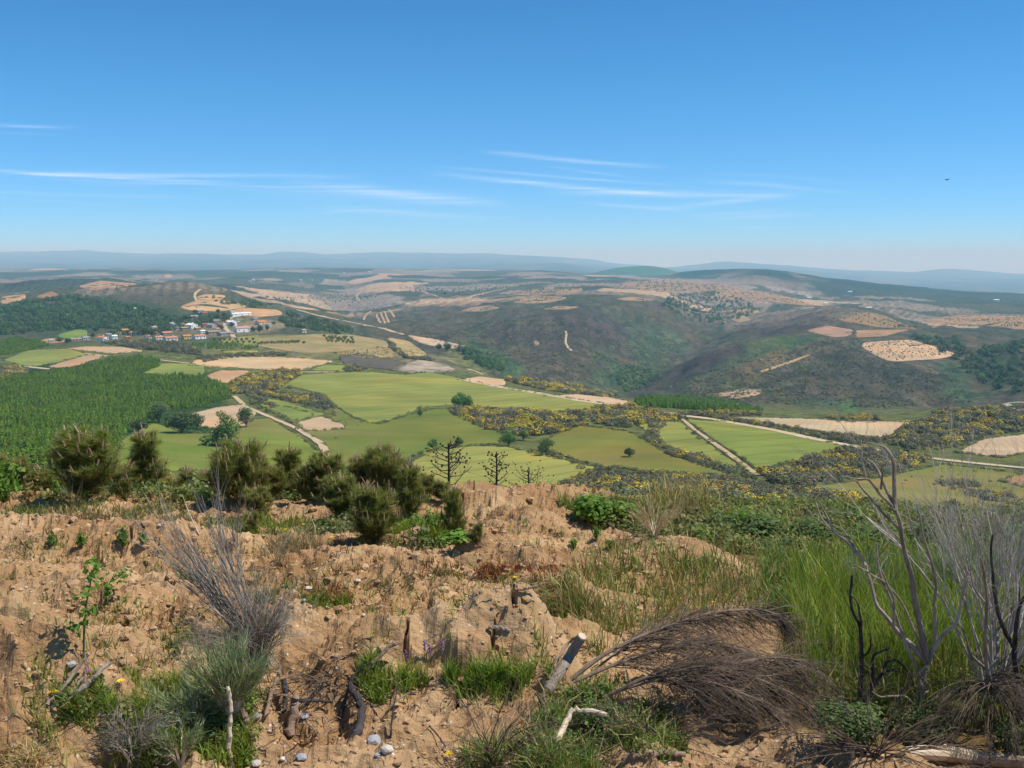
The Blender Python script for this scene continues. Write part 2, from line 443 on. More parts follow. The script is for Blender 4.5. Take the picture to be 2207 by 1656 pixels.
GD = np.concatenate([np.geomspace(34, 260, 60, endpoint=False), np.geomspace(260, 2600, 270, endpoint=False), np.geomspace(2600, 8000, 95, endpoint=False), np.geomspace(8000, 30000, 75)])
LD = np.log(GD)


def build_grid():
    K = len(LINES)
    cd, ce = np.zeros((K, len(GS))), np.zeros((K, len(GS)))
    for k, ln in enumerate(LINES):
        a = np.array(ln, float)
        s, e = ray(a[:, 0], a[:, 1])
        cd[k] = np.exp(pchip(s, np.log(a[:, 2]), GS)); ce[k] = pchip(s, e, GS)
    cz = ce * cd
    Z = np.zeros((len(GS), len(GD)))
    for i in range(len(GS)): Z[i] = pchip(np.log(cd[:, i]), cz[:, i], LD)
    return Z + EYE


GZ = build_grid()
GX, GY = GS[:, None] * GD[None, :], np.broadcast_to(GD[None, :], GZ.shape)


def zat(s, d):
    """height of the wide terrain at bearing s and forward distance d"""
    s = np.clip(np.asarray(s, float), GS[0], GS[-1]); l = np.log(np.clip(np.asarray(d, float), GD[0], GD[-1]))
    i = np.clip(np.searchsorted(GS, s) - 1, 0, len(GS) - 2); j = np.clip(np.searchsorted(LD, l) - 1, 0, len(GD) - 2)
    u = (s - GS[i]) / (GS[i + 1] - GS[i]); v = (np.exp(l) - GD[j]) / (GD[j + 1] - GD[j])
    return GZ[i, j] * (1 - u) * (1 - v) + GZ[i + 1, j] * u * (1 - v) + GZ[i, j + 1] * (1 - u) * v + GZ[i + 1, j + 1] * u * v


def hit(X, Y, dmin=60.0, dmax=24000.0):
    """where the sight line of a pixel meets the wide terrain: (s, d)"""
    s, e = ray(X, Y)
    i = min(max(int(np.searchsorted(GS, s)) - 1, 0), len(GS) - 2)
    u = float(np.clip((s - GS[i]) / (GS[i + 1] - GS[i]), 0, 1))
    f = (GZ[i] * (1 - u) + GZ[i + 1] * u) - EYE - e * GD
    ok = np.where((f[1:] >= 0) & (f[:-1] < 0) & (GD[1:] > dmin) & (GD[1:] < dmax))[0]
    if len(ok) == 0:
        k = np.where((GD > dmin) & (GD < dmax))[0]
        return float(s), float(GD[k[np.argmax((f / GD)[k])]])
    j = ok[0]
    t = f[j] / (f[j] - f[j + 1])
    return float(s), float(GD[j] + t * (GD[j + 1] - GD[j]))


def spot(X, Y, **k):
    s, d = hit(X, Y, **k)
    return np.array([s * d, d, float(zat(s, d))])


def carve(path, depth, width):
    """push a gully (depth > 0) or a spur (depth < 0) into the terrain along a line"""
    global GZ
    P = np.array([spot(X, Y)[:2] for X, Y in path])
    best = np.full(GZ.shape, 1e9); tt = np.zeros(GZ.shape)
    for k in range(len(P) - 1):
        a, b = P[k], P[k + 1]
        ab = b - a; l2 = float(ab @ ab) + 1e-9
        t = np.clip(((GX - a[0]) * ab[0] + (GY - a[1]) * ab[1]) / l2, 0, 1)
        dd = np.hypot(GX - a[0] - t * ab[0], GY - a[1] - t * ab[1])
        m = dd < best
        best = np.where(m, dd, best); tt = np.where(m, (k + t) / (len(P) - 1), tt)
    env = smooth(-.15, .3, tt) * smooth(1.15, .8, tt)
    GZ = GZ - depth * np.exp(-(best / width) ** 2) * env


for g in [([(1500, 718), (1470, 745), (1420, 780), (1345, 832)], 24, 60), ([(1800, 748), (1650, 795), (1500, 838)], 15, 45),
          ([(1350, 665), (1340, 720), (1320, 780)], 14, 45), ([(1180, 690), (1230, 760), (1270, 815)], 13, 50),
          ([(2120, 770), (2070, 820), (2040, 868)], 14, 45), ([(1960, 800), (1900, 850)], 9, 35), ([(720, 695), (860, 740), (1000, 785), (1200, 822)], 16, 55),
          ([(1940, 690), (1750, 715), (1600, 765), (1420, 818)], -14, 60), ([(1260, 650), (1265, 720), (1290, 790)], -9, 45), ([(600, 640), (700, 655), (790, 665)], 20, 110),
          ([(1000, 672), (1060, 720), (1150, 770)], 9, 50), ([(1440, 668), (1420, 720), (1390, 770)], 8, 40)]:
    carve(*g)
# small relief
far = smooth(850, 1500, GY)
GZ = GZ + .9 * fbm(GX / 70, GY / 70, 3, 3) * smooth(60, 200, GY) * (1 - far)
GZ = GZ + (6.0 * fbm(GX / 190, GY / 190, 11, 4) + 9 * (.5 - np.abs(perlin(GX / 150 + .3 * perlin(GX / 60, GY / 60, 18), GY / 170, 17))) + 1.6 * fbm(GX / 34, GY / 34, 19, 3)) * far * (1 - smooth(3000, 6000, GY)) + 9 * fbm(GX / 420, GY / 420, 12, 4) * smooth(2200, 4000, GY) * (1 - .5 * smooth(5000, 8000, GY))
GZ = GZ + 34 * fbm(GX / 1500, GY / 1500, 13, 4) * smooth(8500, 14000, GY)
# the two wooded hills on the skyline right of the middle
for (X, d, w, dw, h) in [(1375, 8000, 300, 700, 102), (1440, 8000, 190, 600, 34), (1300, 8000, 160, 600, 22), (1525, 5600, 210, 500, 42), (1640, 5000, 170, 400, 10)]:
    s0 = float(ray(X, 590)[0])
    GZ = GZ + h * np.exp(-((GX - s0 * d) / w) ** 2 - ((GY - d) / dw) ** 2)

# ------------------------------------------------------------------ ground colours: what grows where, as base colours on the terrain's vertices
PX, PY = project(GX, GY, GZ)
base = np.zeros(GZ.shape + (3,))
HEATH, MEADOW, OLIVE, WOOD, GULLY, TAN, PINK = [np.array(c) for c in ((.086, .076, .047), (.12, .135, .045), (.245, .205, .145), (.032, .055, .028), (.062, .088, .045), (.40, .285, .175), (.235, .20, .16))]
base[:] = MEADOW


def blend(mask, c):
    global base
    base = base * (1 - mask[..., None]) + np.asarray(c) * mask[..., None]


wob = fbm(GX / 60, GY / 60, 31, 3)


def blob(X, Y, rx, ry, c, a=1.0, rot=0.0):
    r = math.radians(rot)
    dx, dy = PX - X, PY - Y
    u, v = dx * math.cos(r) + dy * math.sin(r), -dx * math.sin(r) + dy * math.cos(r)
    q = (u / rx) ** 2 + (v / ry) ** 2 + .35 * wob
    vis = (GY > 60) & (GY < 8000)
    blend(np.where(vis, a * smooth(1.15, .75, q), 0), c)


# scrub on the slope below the crest, heath on the valley sides
blend(smooth(300, 200, GY) * smooth(1000, 1250, PX), (.07, .075, .035))
valley = smooth(780, 900, GY) * smooth(690, 800, PX + (GY - 1100) * .12)
blend(valley * smooth(2900, 2500, GY), HEATH)
n1 = fbm(GX / 90, GY / 90, 41, 4)
blend(valley * smooth(.05, .6, n1) * .75 * smooth(2900, 2500, GY), (.055, .080, .038))
blend(valley * smooth(.1, .55, fbm(GX / 45, GY / 120, 43, 4)) * .6 * smooth(2900, 2500, GY), (.10, .088, .068))
blend(valley * smooth(.25, .5, fbm(GX / 26, GY / 40, 44, 3)) * .5 * smooth(2900, 2500, GY), (.036, .048, .028))
blend(smooth(850, 1000, GY) * smooth(760, 640, PX) * smooth(2300, 1900, GY), (.075, .085, .045))
blend(smooth(1550, 1750, GY) * smooth(760, 640, PX) * smooth(2300, 1900, GY), (.085, .078, .056))
for (X, Y, rx, ry, c, a, rot) in [
    (1400, 770, 26, 90, GULLY, .8, -38), (1440, 735, 50, 26, (.065, .10, .047), .7, 20), (1330, 815, 60, 22, (.06, .10, .045), .7, 0), (1300, 760, 26, 60, GULLY, .5, -25),
    (1560, 790, 130, 9, GULLY, .7, -24), (1700, 745, 90, 9, (.05, .10, .035), .7, -18), (1750, 690, 60, 7, (.05, .11, .03), .8, -12), (1180, 650, 90, 16, GULLY, .7, 0), (1340, 690, 80, 26, GULLY, .5, 20),
    (1060, 775, 80, 24, (.055, .105, .04), .8, 25), (820, 632, 72, 20, (.05, .05, .045), .95, 6), (990, 660, 70, 12, (.09, .075, .06), .7, 0), (690, 650, 60, 14, (.055, .08, .045), .8, 0), (620, 652, 60, 14, (.05, .085, .045), .8, 0),
    (1890, 820, 120, 40, (.058, .058, .042), .8, 0), (2060, 830, 26, 60, (.05, .085, .04), .8, -35), (2150, 790, 60, 40, (.035, .055, .03), .8, 0), (1780, 870, 80, 12, (.05, .085, .04), .6, 0), (1830, 880, 22, 14, (.08, .14, .04), .8, 0),
    (1650, 780, 60, 16, (.13, .10, .05), .7, -25), (1650, 740, 70, 12, (.07, .11, .035), .6, -15), (1610, 820, 70, 12, (.10, .09, .03), .5, -20), (1700, 700, 110, 20, (.07, .055, .045), .9, -10), (1480, 800, 140, 18, (.062, .052, .042), .9, -24),
    (1270, 700, 90, 40, (.062, .052, .046), .7, 20), (1150, 730, 110, 24, (.065, .058, .046), .8, 6), (640, 690, 70, 14, (.11, .10, .075), .8, 12), (760, 735, 60, 10, (.07, .09, .04), .7, 8),
    (1010, 790, 60, 22, (.13, .14, .05), .9, 28), (950, 780, 50, 14, (.15, .14, .07), .8, 20), (870, 770, 50, 10, (.23, .18, .09), .8, 10),
    (330, 640, 90, 18, (.10, .09, .065), .8, 0), (420, 622, 50, 10, (.11, .09, .06), .9, 0), (90, 690, 160, 30, (.05, .075, .035), .9, 0), (240, 680, 150, 30, (.05, .075, .035), .9, 0),
    (100, 905, 420, 130, (.035, .07, .018), 1, 0), (250, 840, 260, 60, (.035, .07, .018), 1, 0),
    (640, 765, 90, 12, (.19, .17, .07), .8, 0), (580, 735, 100, 14, (.22, .18, .08), .8, 0), (480, 755, 90, 10, (.16, .15, .06), .8, 0), (490, 705, 100, 22, (.19, .17, .09), .75, 0), (390, 718, 90, 14, (.15, .14, .075), .7, 0), (570, 702, 50, 14, (.25, .20, .12), .8, 0), (250, 728, 80, 10, (.15, .14, .075), .7, 0)]:
    blob(X, Y, rx, ry, c, a, rot)
# the patchwork of fields, groves and woods on the far plateau
sel = smooth(2050, 2500, GY + 250 * fbm(GX / 500, GY / 500, 8, 2) + 500 * ((PX < 760) | (PX > 1560)))
cellx, celly = GX / 260 + .8 * fbm(GX / 500, GY / 700, 61, 2), GY / 420 + .8 * fbm(GX / 500, GY / 700, 62, 2)
cid = _hash(np.floor(cellx), np.floor(celly), 5)
far_c = np.empty_like(base)
soft = fbm(GX / 330, GY / 620, 66, 4)
pink = np.where(cid[..., None] < .5, OLIVE * .95, PINK)
far_c[:] = np.where((soft < -.12)[..., None], np.array((.078, .088, .050)), pink * (.72 + .4 * _hash(np.floor(cellx), np.floor(celly), 9))[..., None])
far_c = np.where(((cid > .62) & (cid < .78))[..., None], np.array((.05, .062, .035)), far_c)
far_c = np.where((cid > .93)[..., None], TAN, far_c)
plateau = np.clip(1 - np.abs((PX - 1200) / 520), 0, 1)
more = fbm(GX / 700, GY / 1500, 71, 3) + .5 - 1.5 * plateau * smooth(8000, 4000, GY)
far_c = np.where((more > .72)[..., None], np.array((.055, .070, .042)) * (1 + .3 * soft[..., None]), far_c)
rows = (np.abs((GX * .8 + GY * .25) / 16 % 1 - .5) < .22) & (GY < 4500)
far_c = np.where((rows & (cid < .45))[..., None], far_c * .62, far_c)
base = base * (1 - sel[..., None]) + far_c * sel[..., None]
bluec = smooth(8500, 11000, GY)
blend(bluec * .75, (.06, .07, .06))
woodR = smooth(4000, 4500, GY) * smooth(1540, 1640, PX) * smooth(7500, 6500, GY)
blend(woodR * smooth(-.5, -.1, fbm(GX / 300, GY / 300, 81, 3) + .3), (.026, .045, .026))
blend(smooth(6500, 7000, GY) * smooth(9000, 8600, GY) * smooth(1240, 1290, PX) * smooth(1500, 1440, PX), (.045, .10, .022))
blend(smooth(4900, 5200, GY) * smooth(6400, 6200, GY) * smooth(1430, 1480, PX) * smooth(1620, 1580, PX), (.022, .045, .022))
hv = (valley * smooth(2900, 2500, GY))[..., None]
base = base * (1 + hv * (.42 * fbm(GX / 22, GY / 55, 92, 4) + .30 * perlin(GX / 6, GY / 26, 93))[..., None] * np.array((1.0, .9, .75)))
base = base * (1 + .18 * fbm(GX / 14, GY / 14, 91, 3)[..., None])
base = np.clip(base, .015, .8)

ter_mat = material("ground cover of the valley", (.52, .54, .56), (1.42, 1.40, 1.36), scale=.16, detail=9, c3=(1.12, 1.04, .92), scale2=.02, bump=2.2, bscale=.3, spec=.05, lo=.38, hi=.62)


def grid_faces(n, m):
    i = np.arange(n - 1)[:, None] * m; j = np.arange(m - 1)[None, :]
    return np.stack([i + j, i + m + j, i + m + j + 1, i + j + 1], -1).reshape(-1, 4)


acc = Acc()
acc.add(np.stack([GX, GY, GZ], -1).reshape(-1, 3), None, grid_faces(*GZ.shape), 0, base.reshape(-1, 3))
tag(acc.build("valley_terrain", ter_mat, smooth=True), "wide rolling valley with scrub hills running back to blue mountains", kind="structure")

# ------------------------------------------------------------------ fields, laid a little above the terrain with their own earth edge
green1 = material("young wheat", (.212, .230, .054), (.26, .264, .064), .035, c3=(.178, .206, .050), scale2=.011, stretch=(.5, 1.6, 1), tint=True, spec=.05, bump=.12, bscale=2.5, lines=(.022, .80, 2.2, .9, .10))
green2 = material("rough meadow", (.12, .155, .030), (.16, .17, .038), .05, c3=(.205, .165, .062), scale2=.013, tint=True, spec=.05, bump=.18, bscale=1.5)
soil_f = material("ploughed field", (.46, .345, .20), (.53, .40, .245), .06, c3=(.50, .37, .235), scale2=.015, tint=True, spec=.05, bump=.12, bscale=1.2, stretch=(.6, 2.2, 1), lines=(.10, .90, 3.0, .35, .45))
straw = material("dry grass field", (.27, .215, .095), (.34, .26, .12), .07, c3=(.20, .19, .07), scale2=.02, tint=True, spec=.05, bump=.15, bscale=1.0)
road_mat = material("pale gravel track", (.46, .365, .24), (.56, .45, .31), .3, c3=(.50, .37, .21), scale2=.04, tint=True, spec=.05)
heath_m = material("dry heath", (.085, .068, .062), (.13, .105, .09), .18, c3=(.10, .10, .06), scale2=.03, tint=True, spec=.05, bump=.4, bscale=.6)
rock_m = material("pale rubble", (.30, .25, .18), (.42, .38, .31), .25, c3=(.15, .14, .07), scale2=.06, tint=True, spec=.1, bump=.4, bscale=.6)


def densify(P, closed=True, step=7.0):
    out = []
    n = len(P)
    for i in range(n if closed else n - 1):
        a, b = np.array(P[i], float), np.array(P[(i + 1) % n], float)
        k = max(1, int(np.hypot(*(b - a)) / step))
        for q in range(k): out.append(a + (b - a) * q / k)
    if not closed: out.append(np.array(P[-1], float))
    return out


def field(poly, mat, name, label, off=.35, tint=(1, 1, 1), jit=1.1, dmin=100, kind="structure"):
    # rounded, slightly uneven outline
    P = densify(poly)
    P = [(P[i - 1] + P[i] * 2 + P[(i + 1) % len(P)]) / 4 for i in range(len(P))]
    P = [p + np.array([perlin(np.array(p[0] / 9), np.array(p[1] / 5), 3), .45 * perlin(np.array(p[0] / 9), np.array(p[1] / 5), 4)]) * jit for p in P]
    sd = np.array([hit(p[0], p[1], dmin=dmin) for p in P])
    q = np.stack([sd[:, 0] * 100, np.log(sd[:, 1]) * 60], -1)
    lo, hi = q.min(0), q.max(0)
    # interior points on the terrain's own grid density
    su = np.arange(lo[0], hi[0], .30); sv = np.arange(lo[1], hi[1], .62)
    if len(su) * len(sv) > 9000:
        f = math.sqrt(len(su) * len(sv) / 9000); su = np.arange(lo[0], hi[0], .30 * f); sv = np.arange(lo[1], hi[1], .62 * f)
    U, Vv = np.meshgrid(su, sv); U, Vv = U.ravel(), Vv.ravel()
    ins = in_poly(U, Vv, [tuple(a) for a in q])
    pts = [Vector(a) for a in q] + [Vector((a, b)) for a, b in zip(U[ins], Vv[ins])]
    n = len(q)
    r = geometry.delaunay_2d_cdt(pts, [(i, (i + 1) % n) for i in range(n)], [], 1, 1e-5)
    V2 = np.array([tuple(v) for v in r[0]]); T = [tuple(f) for f in r[2] if len(f) == 3]
    s, d = V2[:, 0] / 100, np.exp(V2[:, 1] / 60)
    top = np.stack([s * d, d, zat(s, d) + off * (1 + d / 2500)], -1)
    A = Acc()
    tv = np.asarray(tint) * (1 + .15 * fbm(top[:, 0] / 34, top[:, 1] / 34, 5, 4) + .08 * perlin((top[:, 0] * .5 + top[:, 1]) / 7, (top[:, 0] - top[:, 1] * .5) / 80, 6))[:, None]
    tv = tv * (1 + np.array((.16, .03, -.05)) * smooth(-.1, .6, fbm(top[:, 0] / 55 + 9, top[:, 1] / 55, 15, 3))[:, None])
    T = np.array(T)
    a, b, c = top[T[:, 0]], top[T[:, 1]], top[T[:, 2]]
    flip = np.cross(b - a, c - a)[:, 2] < 0
    T[flip] = T[flip][:, ::-1]
    # skirt along the outline
    ed = {}
    for t in T:
        for k in range(3): ed[(t[k], t[(k + 1) % 3])] = 1
    bd = [(i, j) for (i, j) in ed if (j, i) not in ed]
    m = len(top)
    low = top - np.array([0, 0, 2.5 + off])
    A.add(np.vstack([top, low]), T, [(j, i, i + m, j + m) for i, j in bd], 0, np.vstack([tv, tv]))
    return tag(A.build(name, mat, smooth=True), label, kind=kind)


def ribbon(path, width, mat, name, label, off=.30, tint=(1, 1, 1), step=6, dmin=100):
    P = densify(path, False, step)
    P = [P[0]] + [(P[i - 1] + 2 * P[i] + P[i + 1]) / 4 for i in range(1, len(P) - 1)] + [P[-1]]
    W = np.array([spot(p[0], p[1], dmin=dmin)[:2] for p in P])
    # resample evenly in metres, then offset sideways
    seg = np.r_[0, np.cumsum(np.hypot(*np.diff(W, axis=0).T))]
    k = max(3, int(seg[-1] / 4)); k = min(k, 260)
    u = np.linspace(0, seg[-1], k)
    C = np.stack([np.interp(u, seg, W[:, 0]), np.interp(u, seg, W[:, 1])], -1)
    for _ in range(3): C[1:-1] = (C[:-2] + 2 * C[1:-1] + C[2:]) / 4
    t = np.gradient(C, axis=0); t /= np.linalg.norm(t, axis=1)[:, None] + 1e-9
    nn = np.stack([-t[:, 1], t[:, 0]], -1)
    w = width * (1 + .22 * perlin(u / 9, u * 0 + 3.3, 77)) / 2
    rows = []
    for f in (-1, -.4, .4, 1):
        p = C + nn * (w * f)[:, None]
        z = zat(p[:, 0] / p[:, 1], p[:, 1]) + off * (1 + p[:, 1] / 2500) + (.06 if abs(f) < .9 else 0)
        rows.append(np.stack([p[:, 0], p[:, 1], z], -1))
    low = [r - np.array([0, 0, 2.0]) for r in (rows[0], rows[-1])]
    V = np.stack([low[0]] + rows + [low[1]], 1).reshape(-1, 3)
    A = Acc(); A.add(V, None, grid_faces(k, 6), 0, tint)
    return tag(A.build(name, mat, smooth=False), label, kind="structure")


FIELDS = [
    ([(603, 835), (649, 809), (718, 804), (794, 803), (870, 809), (921, 803), (971, 812), (1080, 837), (1181, 852), (1303, 871), (1258, 883), (1202, 890), (1131, 881), (1048, 879), (971, 873), (908, 878), (862, 898), (809, 914), (761, 901), (723, 875), (702, 852), (641, 837)], green1, "wheat_field", "large light green wheat field in the middle of the valley", (1, 1, 1)),
    ([(540, 851), (616, 868), (702, 893), (687, 896), (634, 908), (586, 885), (540, 864)], green1, "wheat_field", "narrow green strip between broom thicket and dirt track", (.92, 1, 1)),
    ([(560, 873), (620, 878), (715, 905), (720, 878), (765, 903), (812, 917), (865, 900), (935, 882), (985, 885), (1000, 905), (1060, 925), (1085, 938), (1075, 958), (1000, 963), (930, 970), (870, 990), (790, 1015), (720, 1005), (700, 960), (640, 920)], green2, "meadow", "darker rough meadow right of the dirt track", (.95, 1, .95)),
    ([(250, 955), (330, 912), (400, 935), (450, 935), (530, 905), (580, 902), (640, 938), (688, 975), (690, 1012), (500, 1020), (250, 1010)], green2, "meadow", "green meadow left of the dirt track behind the young pines", (1.05, 1.15, .95)),
    ([(850, 1015), (930, 975), (1010, 963), (1090, 964), (1180, 985), (1285, 1008), (1235, 1032), (1180, 1054), (1100, 1064), (1000, 1070), (850, 1060)], green1, "wheat_field", "pale green wheat field behind the burnt pines", (1.18, 1.1, 1.15)),
    ([(1372, 915), (1430, 909), (1470, 912), (1500, 937), (1560, 982), (1622, 1028), (1590, 1020), (1540, 1003), (1450, 972), (1412, 945)], green1, "wheat_field", "green field left of the stony track on the right", (1, 1, 1)),
    ([(1478, 905), (1560, 910), (1700, 930), (1820, 965), (1740, 985), (1660, 1010), (1640, 1018), (1600, 990), (1535, 947)], green1, "wheat_field", "large green field right of the stony track", (.88, .97, .85)),
    ([(1190, 940), (1250, 918), (1350, 930), (1400, 955), (1440, 983), (1560, 1010), (1600, 1028), (1420, 1020), (1290, 1005), (1200, 980), (1165, 965)], green2, "meadow", "brownish meadow with one dark round bush", (1.2, 1.05, 1.05)),
    ([(1755, 1050), (1900, 1030), (2030, 1002), (2207, 1022), (2300, 1030), (2300, 1100), (2207, 1105), (2050, 1112), (1870, 1088)], green2, "meadow", "olive green pasture below the white road at the right", (1.15, 1.1, 1.1)),
    ([(303, 797), (350, 783), (440, 787), (440, 808), (380, 812), (310, 806)], green1, "wheat_field", "small green field behind the plantation", (.85, .95, .95)),
    ([(5, 777), (60, 756), (150, 752), (188, 766), (100, 786), (60, 791)], green1, "wheat_field", "green field at the left below the village wood", (.95, 1, 1.05)),
    ([(118, 724), (160, 711), (190, 713), (186, 728), (140, 731)], green1, "wheat_field", "little green plot left of the village", (.7, .95, .8)),
    ([(665, 799), (700, 786), (775, 790), (735, 801)], green1, "wheat_field", "green sliver beyond the yellow broom", (.95, 1, 1)),
    ([(475, 757), (560, 756), (555, 763), (480, 762)], green1, "wheat_field", "thin green strip below the village", (1, 1, .9)),
    ([(405, 789), (420, 776), (470, 769), (560, 770), (640, 772), (720, 779), (650, 798), (560, 796)], soil_f, "ploughed_field", "orange tan ploughed field below the village", (1.0, .95, .85)),
    ([(442, 811), (470, 799), (530, 799), (540, 801), (478, 830)], soil_f, "ploughed_field", "small reddish ploughed field above the broom", (.85, .72, .62)),
    ([(100, 791), (188, 765), (225, 768), (160, 791), (112, 794)], soil_f, "ploughed_field", "tan ploughed wedge beside the left green field", (.9, .78, .72)),
    ([(140, 752), (180, 747), (260, 748), (312, 757), (240, 763)], soil_f, "ploughed_field", "long tan field below the village hedges", (.92, .84, .78)),
    ([(80, 738), (100, 730), (140, 731), (150, 736), (110, 741)], soil_f, "ploughed_field", "brown plot beside the little green plot", (.8, .68, .6)),
    ([(412, 892), (470, 878), (530, 872), (555, 888), (530, 918), (460, 925), (420, 917)], soil_f, "ploughed_field", "pale ploughed plot behind the tall green tree", (.93, .88, .88)),
    ([(637, 912), (662, 905), (692, 898), (742, 917), (745, 925), (662, 930)], soil_f, "ploughed_field", "small kite shaped ploughed plot beside the dirt track", (.93, .88, .85)),
    ([(1530, 899), (1640, 901), (1760, 904), (1800, 908), (1880, 909), (1965, 911), (1920, 938), (1880, 945), (1760, 930), (1650, 912)], soil_f, "ploughed_field", "wide pale stubble field on the right", (.9, .92, .9)),
    ([(2060, 976), (2120, 947), (2207, 937), (2300, 932), (2300, 980), (2207, 978), (2160, 987)], soil_f, "ploughed_field", "pale ploughed field at the right edge above the road", (.9, .87, .87)),
    ([(1170, 855), (1270, 848), (1360, 867), (1330, 876), (1250, 863)], soil_f, "ploughed_field", "pale strip at the far edge of the large wheat field", (1, .93, .9)),
    ([(985, 820), (1030, 812), (1092, 819), (1090, 832), (1040, 830)], soil_f, "ploughed_field", "small pale plot at the end of the wheat field", (1, .97, .92)),
    ([(2150, 1038), (2207, 1022), (2300, 1020), (2300, 1050), (2207, 1052)], soil_f, "ploughed_field", "reddish bare patch at the right edge below the road", (.6, .48, .42)),
    ([(385, 662), (430, 645), (500, 650), (535, 662), (470, 672), (400, 668)], soil_f, "ploughed_field", "tan field on the hill above the village", (.92, .82, .7)),
    ([(490, 672), (520, 664), (600, 668), (612, 678), (560, 684), (500, 680)], soil_f, "ploughed_field", "tan field right above the long white shed", (.92, .78, .62)),
    ([(418, 642), (440, 634), (490, 637), (480, 646), (430, 649)], soil_f, "ploughed_field", "small field just under the hill top", (.98, .84, .66)),
    ([(545, 745), (560, 728), (680, 720), (760, 722), (832, 735), (840, 748), (760, 757), (650, 762)], straw, "straw_field", "straw coloured slope right of the village", (.95, .95, .95)),
    ([(720, 762), (830, 746), (852, 760), (850, 770), (780, 773)], straw, "straw_field", "small vineyard plot with faint rows", (1.05, 1, 1)),
    ([(832, 727), (880, 735), (922, 765), (880, 772), (852, 757)], straw, "straw_field", "pale vineyard slope beside the hedge bank", (1.1, 1.05, 1.0)),
    ([(500, 728), (560, 722), (570, 745), (520, 748), (470, 744), (470, 735)], straw, "straw_field", "dry orchard ground below the village", (.95, 1.0, .8)),
    ([(728, 768), (780, 762), (880, 785), (855, 800), (740, 786)], heath_m, "heath_patch", "dark heath patch above the large wheat field", (1, 1, 1)),
    ([(840, 797), (880, 782), (905, 776), (960, 785), (985, 800), (930, 803), (880, 804)], rock_m, "stony_slope", "stony slope with pale rubble above the wheat field", (.95, .95, .95)),
    ([(875, 722), (900, 726), (940, 732), (1012, 748), (962, 752), (905, 740)], soil_f, "ploughed_field", "pale bank along the edge of the deep valley", (.95, .95, 1)),
    ([(1858, 739), (1910, 735), (1960, 733), (1990, 740), (2066, 765), (2020, 774), (1920, 780), (1892, 770), (1855, 748)], soil_f, "vineyard_field", "bright tan vineyard on the dark hill at the right", (.95, .88, .85)),
    ([(1735, 713), (1782, 702), (1842, 712), (1830, 725), (1790, 727)], soil_f, "ploughed_field", "pinkish ploughed field on the right hills", (.66, .56, .60)),
    ([(1842, 712), (1960, 711), (1905, 725), (1840, 728)], soil_f, "ploughed_field", "brown field beside the pinkish one", (.66, .55, .48)),
    ([(1532, 851), (1590, 839), (1645, 839), (1640, 850), (1590, 861)], rock_m, "terraces", "pale terraces above the dark grove", (1.1, .95, .8)),
    ([(1146, 733), (1168, 740), (1160, 747), (1147, 746), (1152, 740)], soil_f, "bare_patch", "bare orange patch on the dark hillside", (.8, .7, .7)),
    ([(1800, 910), (1860, 902), (1910, 905), (1880, 912)], heath_m, "heath_patch", "scrubby top edge of the stubble field", (.7, .8, .5)),
    # far groves and fields on the facing slopes
    ([(990, 672), (1010, 664), (1060, 658), (1080, 664), (1040, 672)], soil_f, "grove_field", "pale olive grove strip on the facing slope", (.7, .6, .58)),
    ([(1100, 652), (1130, 644), (1180, 638), (1225, 642), (1200, 650), (1150, 656)], soil_f, "grove_field", "pale terraced grove above the dark hill", (.72, .6, .56)),
    ([(1165, 668), (1200, 660), (1250, 662), (1225, 667)], soil_f, "grove_field", "narrow pale grove on the shoulder of the dark hill", (.75, .62, .58)),
    ([(1322, 644), (1360, 640), (1412, 646), (1400, 649), (1345, 648)], soil_f, "grove_field", "thin row of terraces on top of the dark hill", (.72, .58, .54)),
    ([(1545, 670), (1580, 664), (1640, 668), (1630, 677), (1560, 676)], soil_f, "grove_field", "ochre plot on the slope above the gully", (.8, .62, .48)),
    ([(1570, 688), (1600, 680), (1622, 690), (1590, 697)], soil_f, "grove_field", "pale bare plot beside the gully", (.72, .62, .55)),
    ([(1985, 690), (2060, 680), (2207, 682), (2300, 684), (2300, 716), (2207, 712), (2100, 700), (2020, 700)], soil_f, "grove_field", "wide orange olive grove near the right edge", (.72, .56, .44)),
    ([(1800, 690), (1870, 672), (1900, 678), (1980, 712), (1890, 705)], soil_f, "grove_field", "brown grove along the right hill shoulder", (.52, .43, .36)),
    ([(1500, 640), (1560, 622), (1660, 630), (1760, 660), (1720, 658), (1640, 650), (1560, 650)], soil_f, "grove_field", "pinkish slope with olive rows beyond the gully", (.62, .5, .45)),
    ([(1330, 610), (1440, 602), (1560, 612), (1600, 622), (1500, 632), (1380, 626)], soil_f, "grove_field", "pale olive groves on the far ridge", (.6, .49, .44)),
    ([(1080, 634), (1150, 624), (1260, 622), (1245, 632), (1150, 638)], soil_f, "grove_field", "pinkish grove terraces on the far slope", (.62, .5, .46)),
    ([(0, 640), (60, 634), (55, 645), (0, 660)], soil_f, "ploughed_field", "tan field at the left edge beyond the wood", (.8, .68, .6)),
    ([(75, 640), (110, 627), (135, 640), (90, 652)], soil_f, "ploughed_field", "rounded brown field beyond the wood", (.66, .52, .45)),
    ([(165, 618), (215, 605), (300, 612), (270, 618), (200, 626)], soil_f, "ploughed_field", "pale bare hilltop on the left", (.72, .6, .52)),
    ([(345, 595), (365, 590), (378, 596), (360, 600)], soil_f, "ploughed_field", "small pale field far behind the village hill", (.8, .66, .55)),
]
for poly, mat, name, label, tint in FIELDS:
    if name == 'grove_field': tint = (tint[0] * .90, tint[1] * .99, tint[2] * 1.0)
    off = {"wheat_field": .22, "meadow": .14}.get(name, .18)
    field(poly, mat, name, label, off, tint)

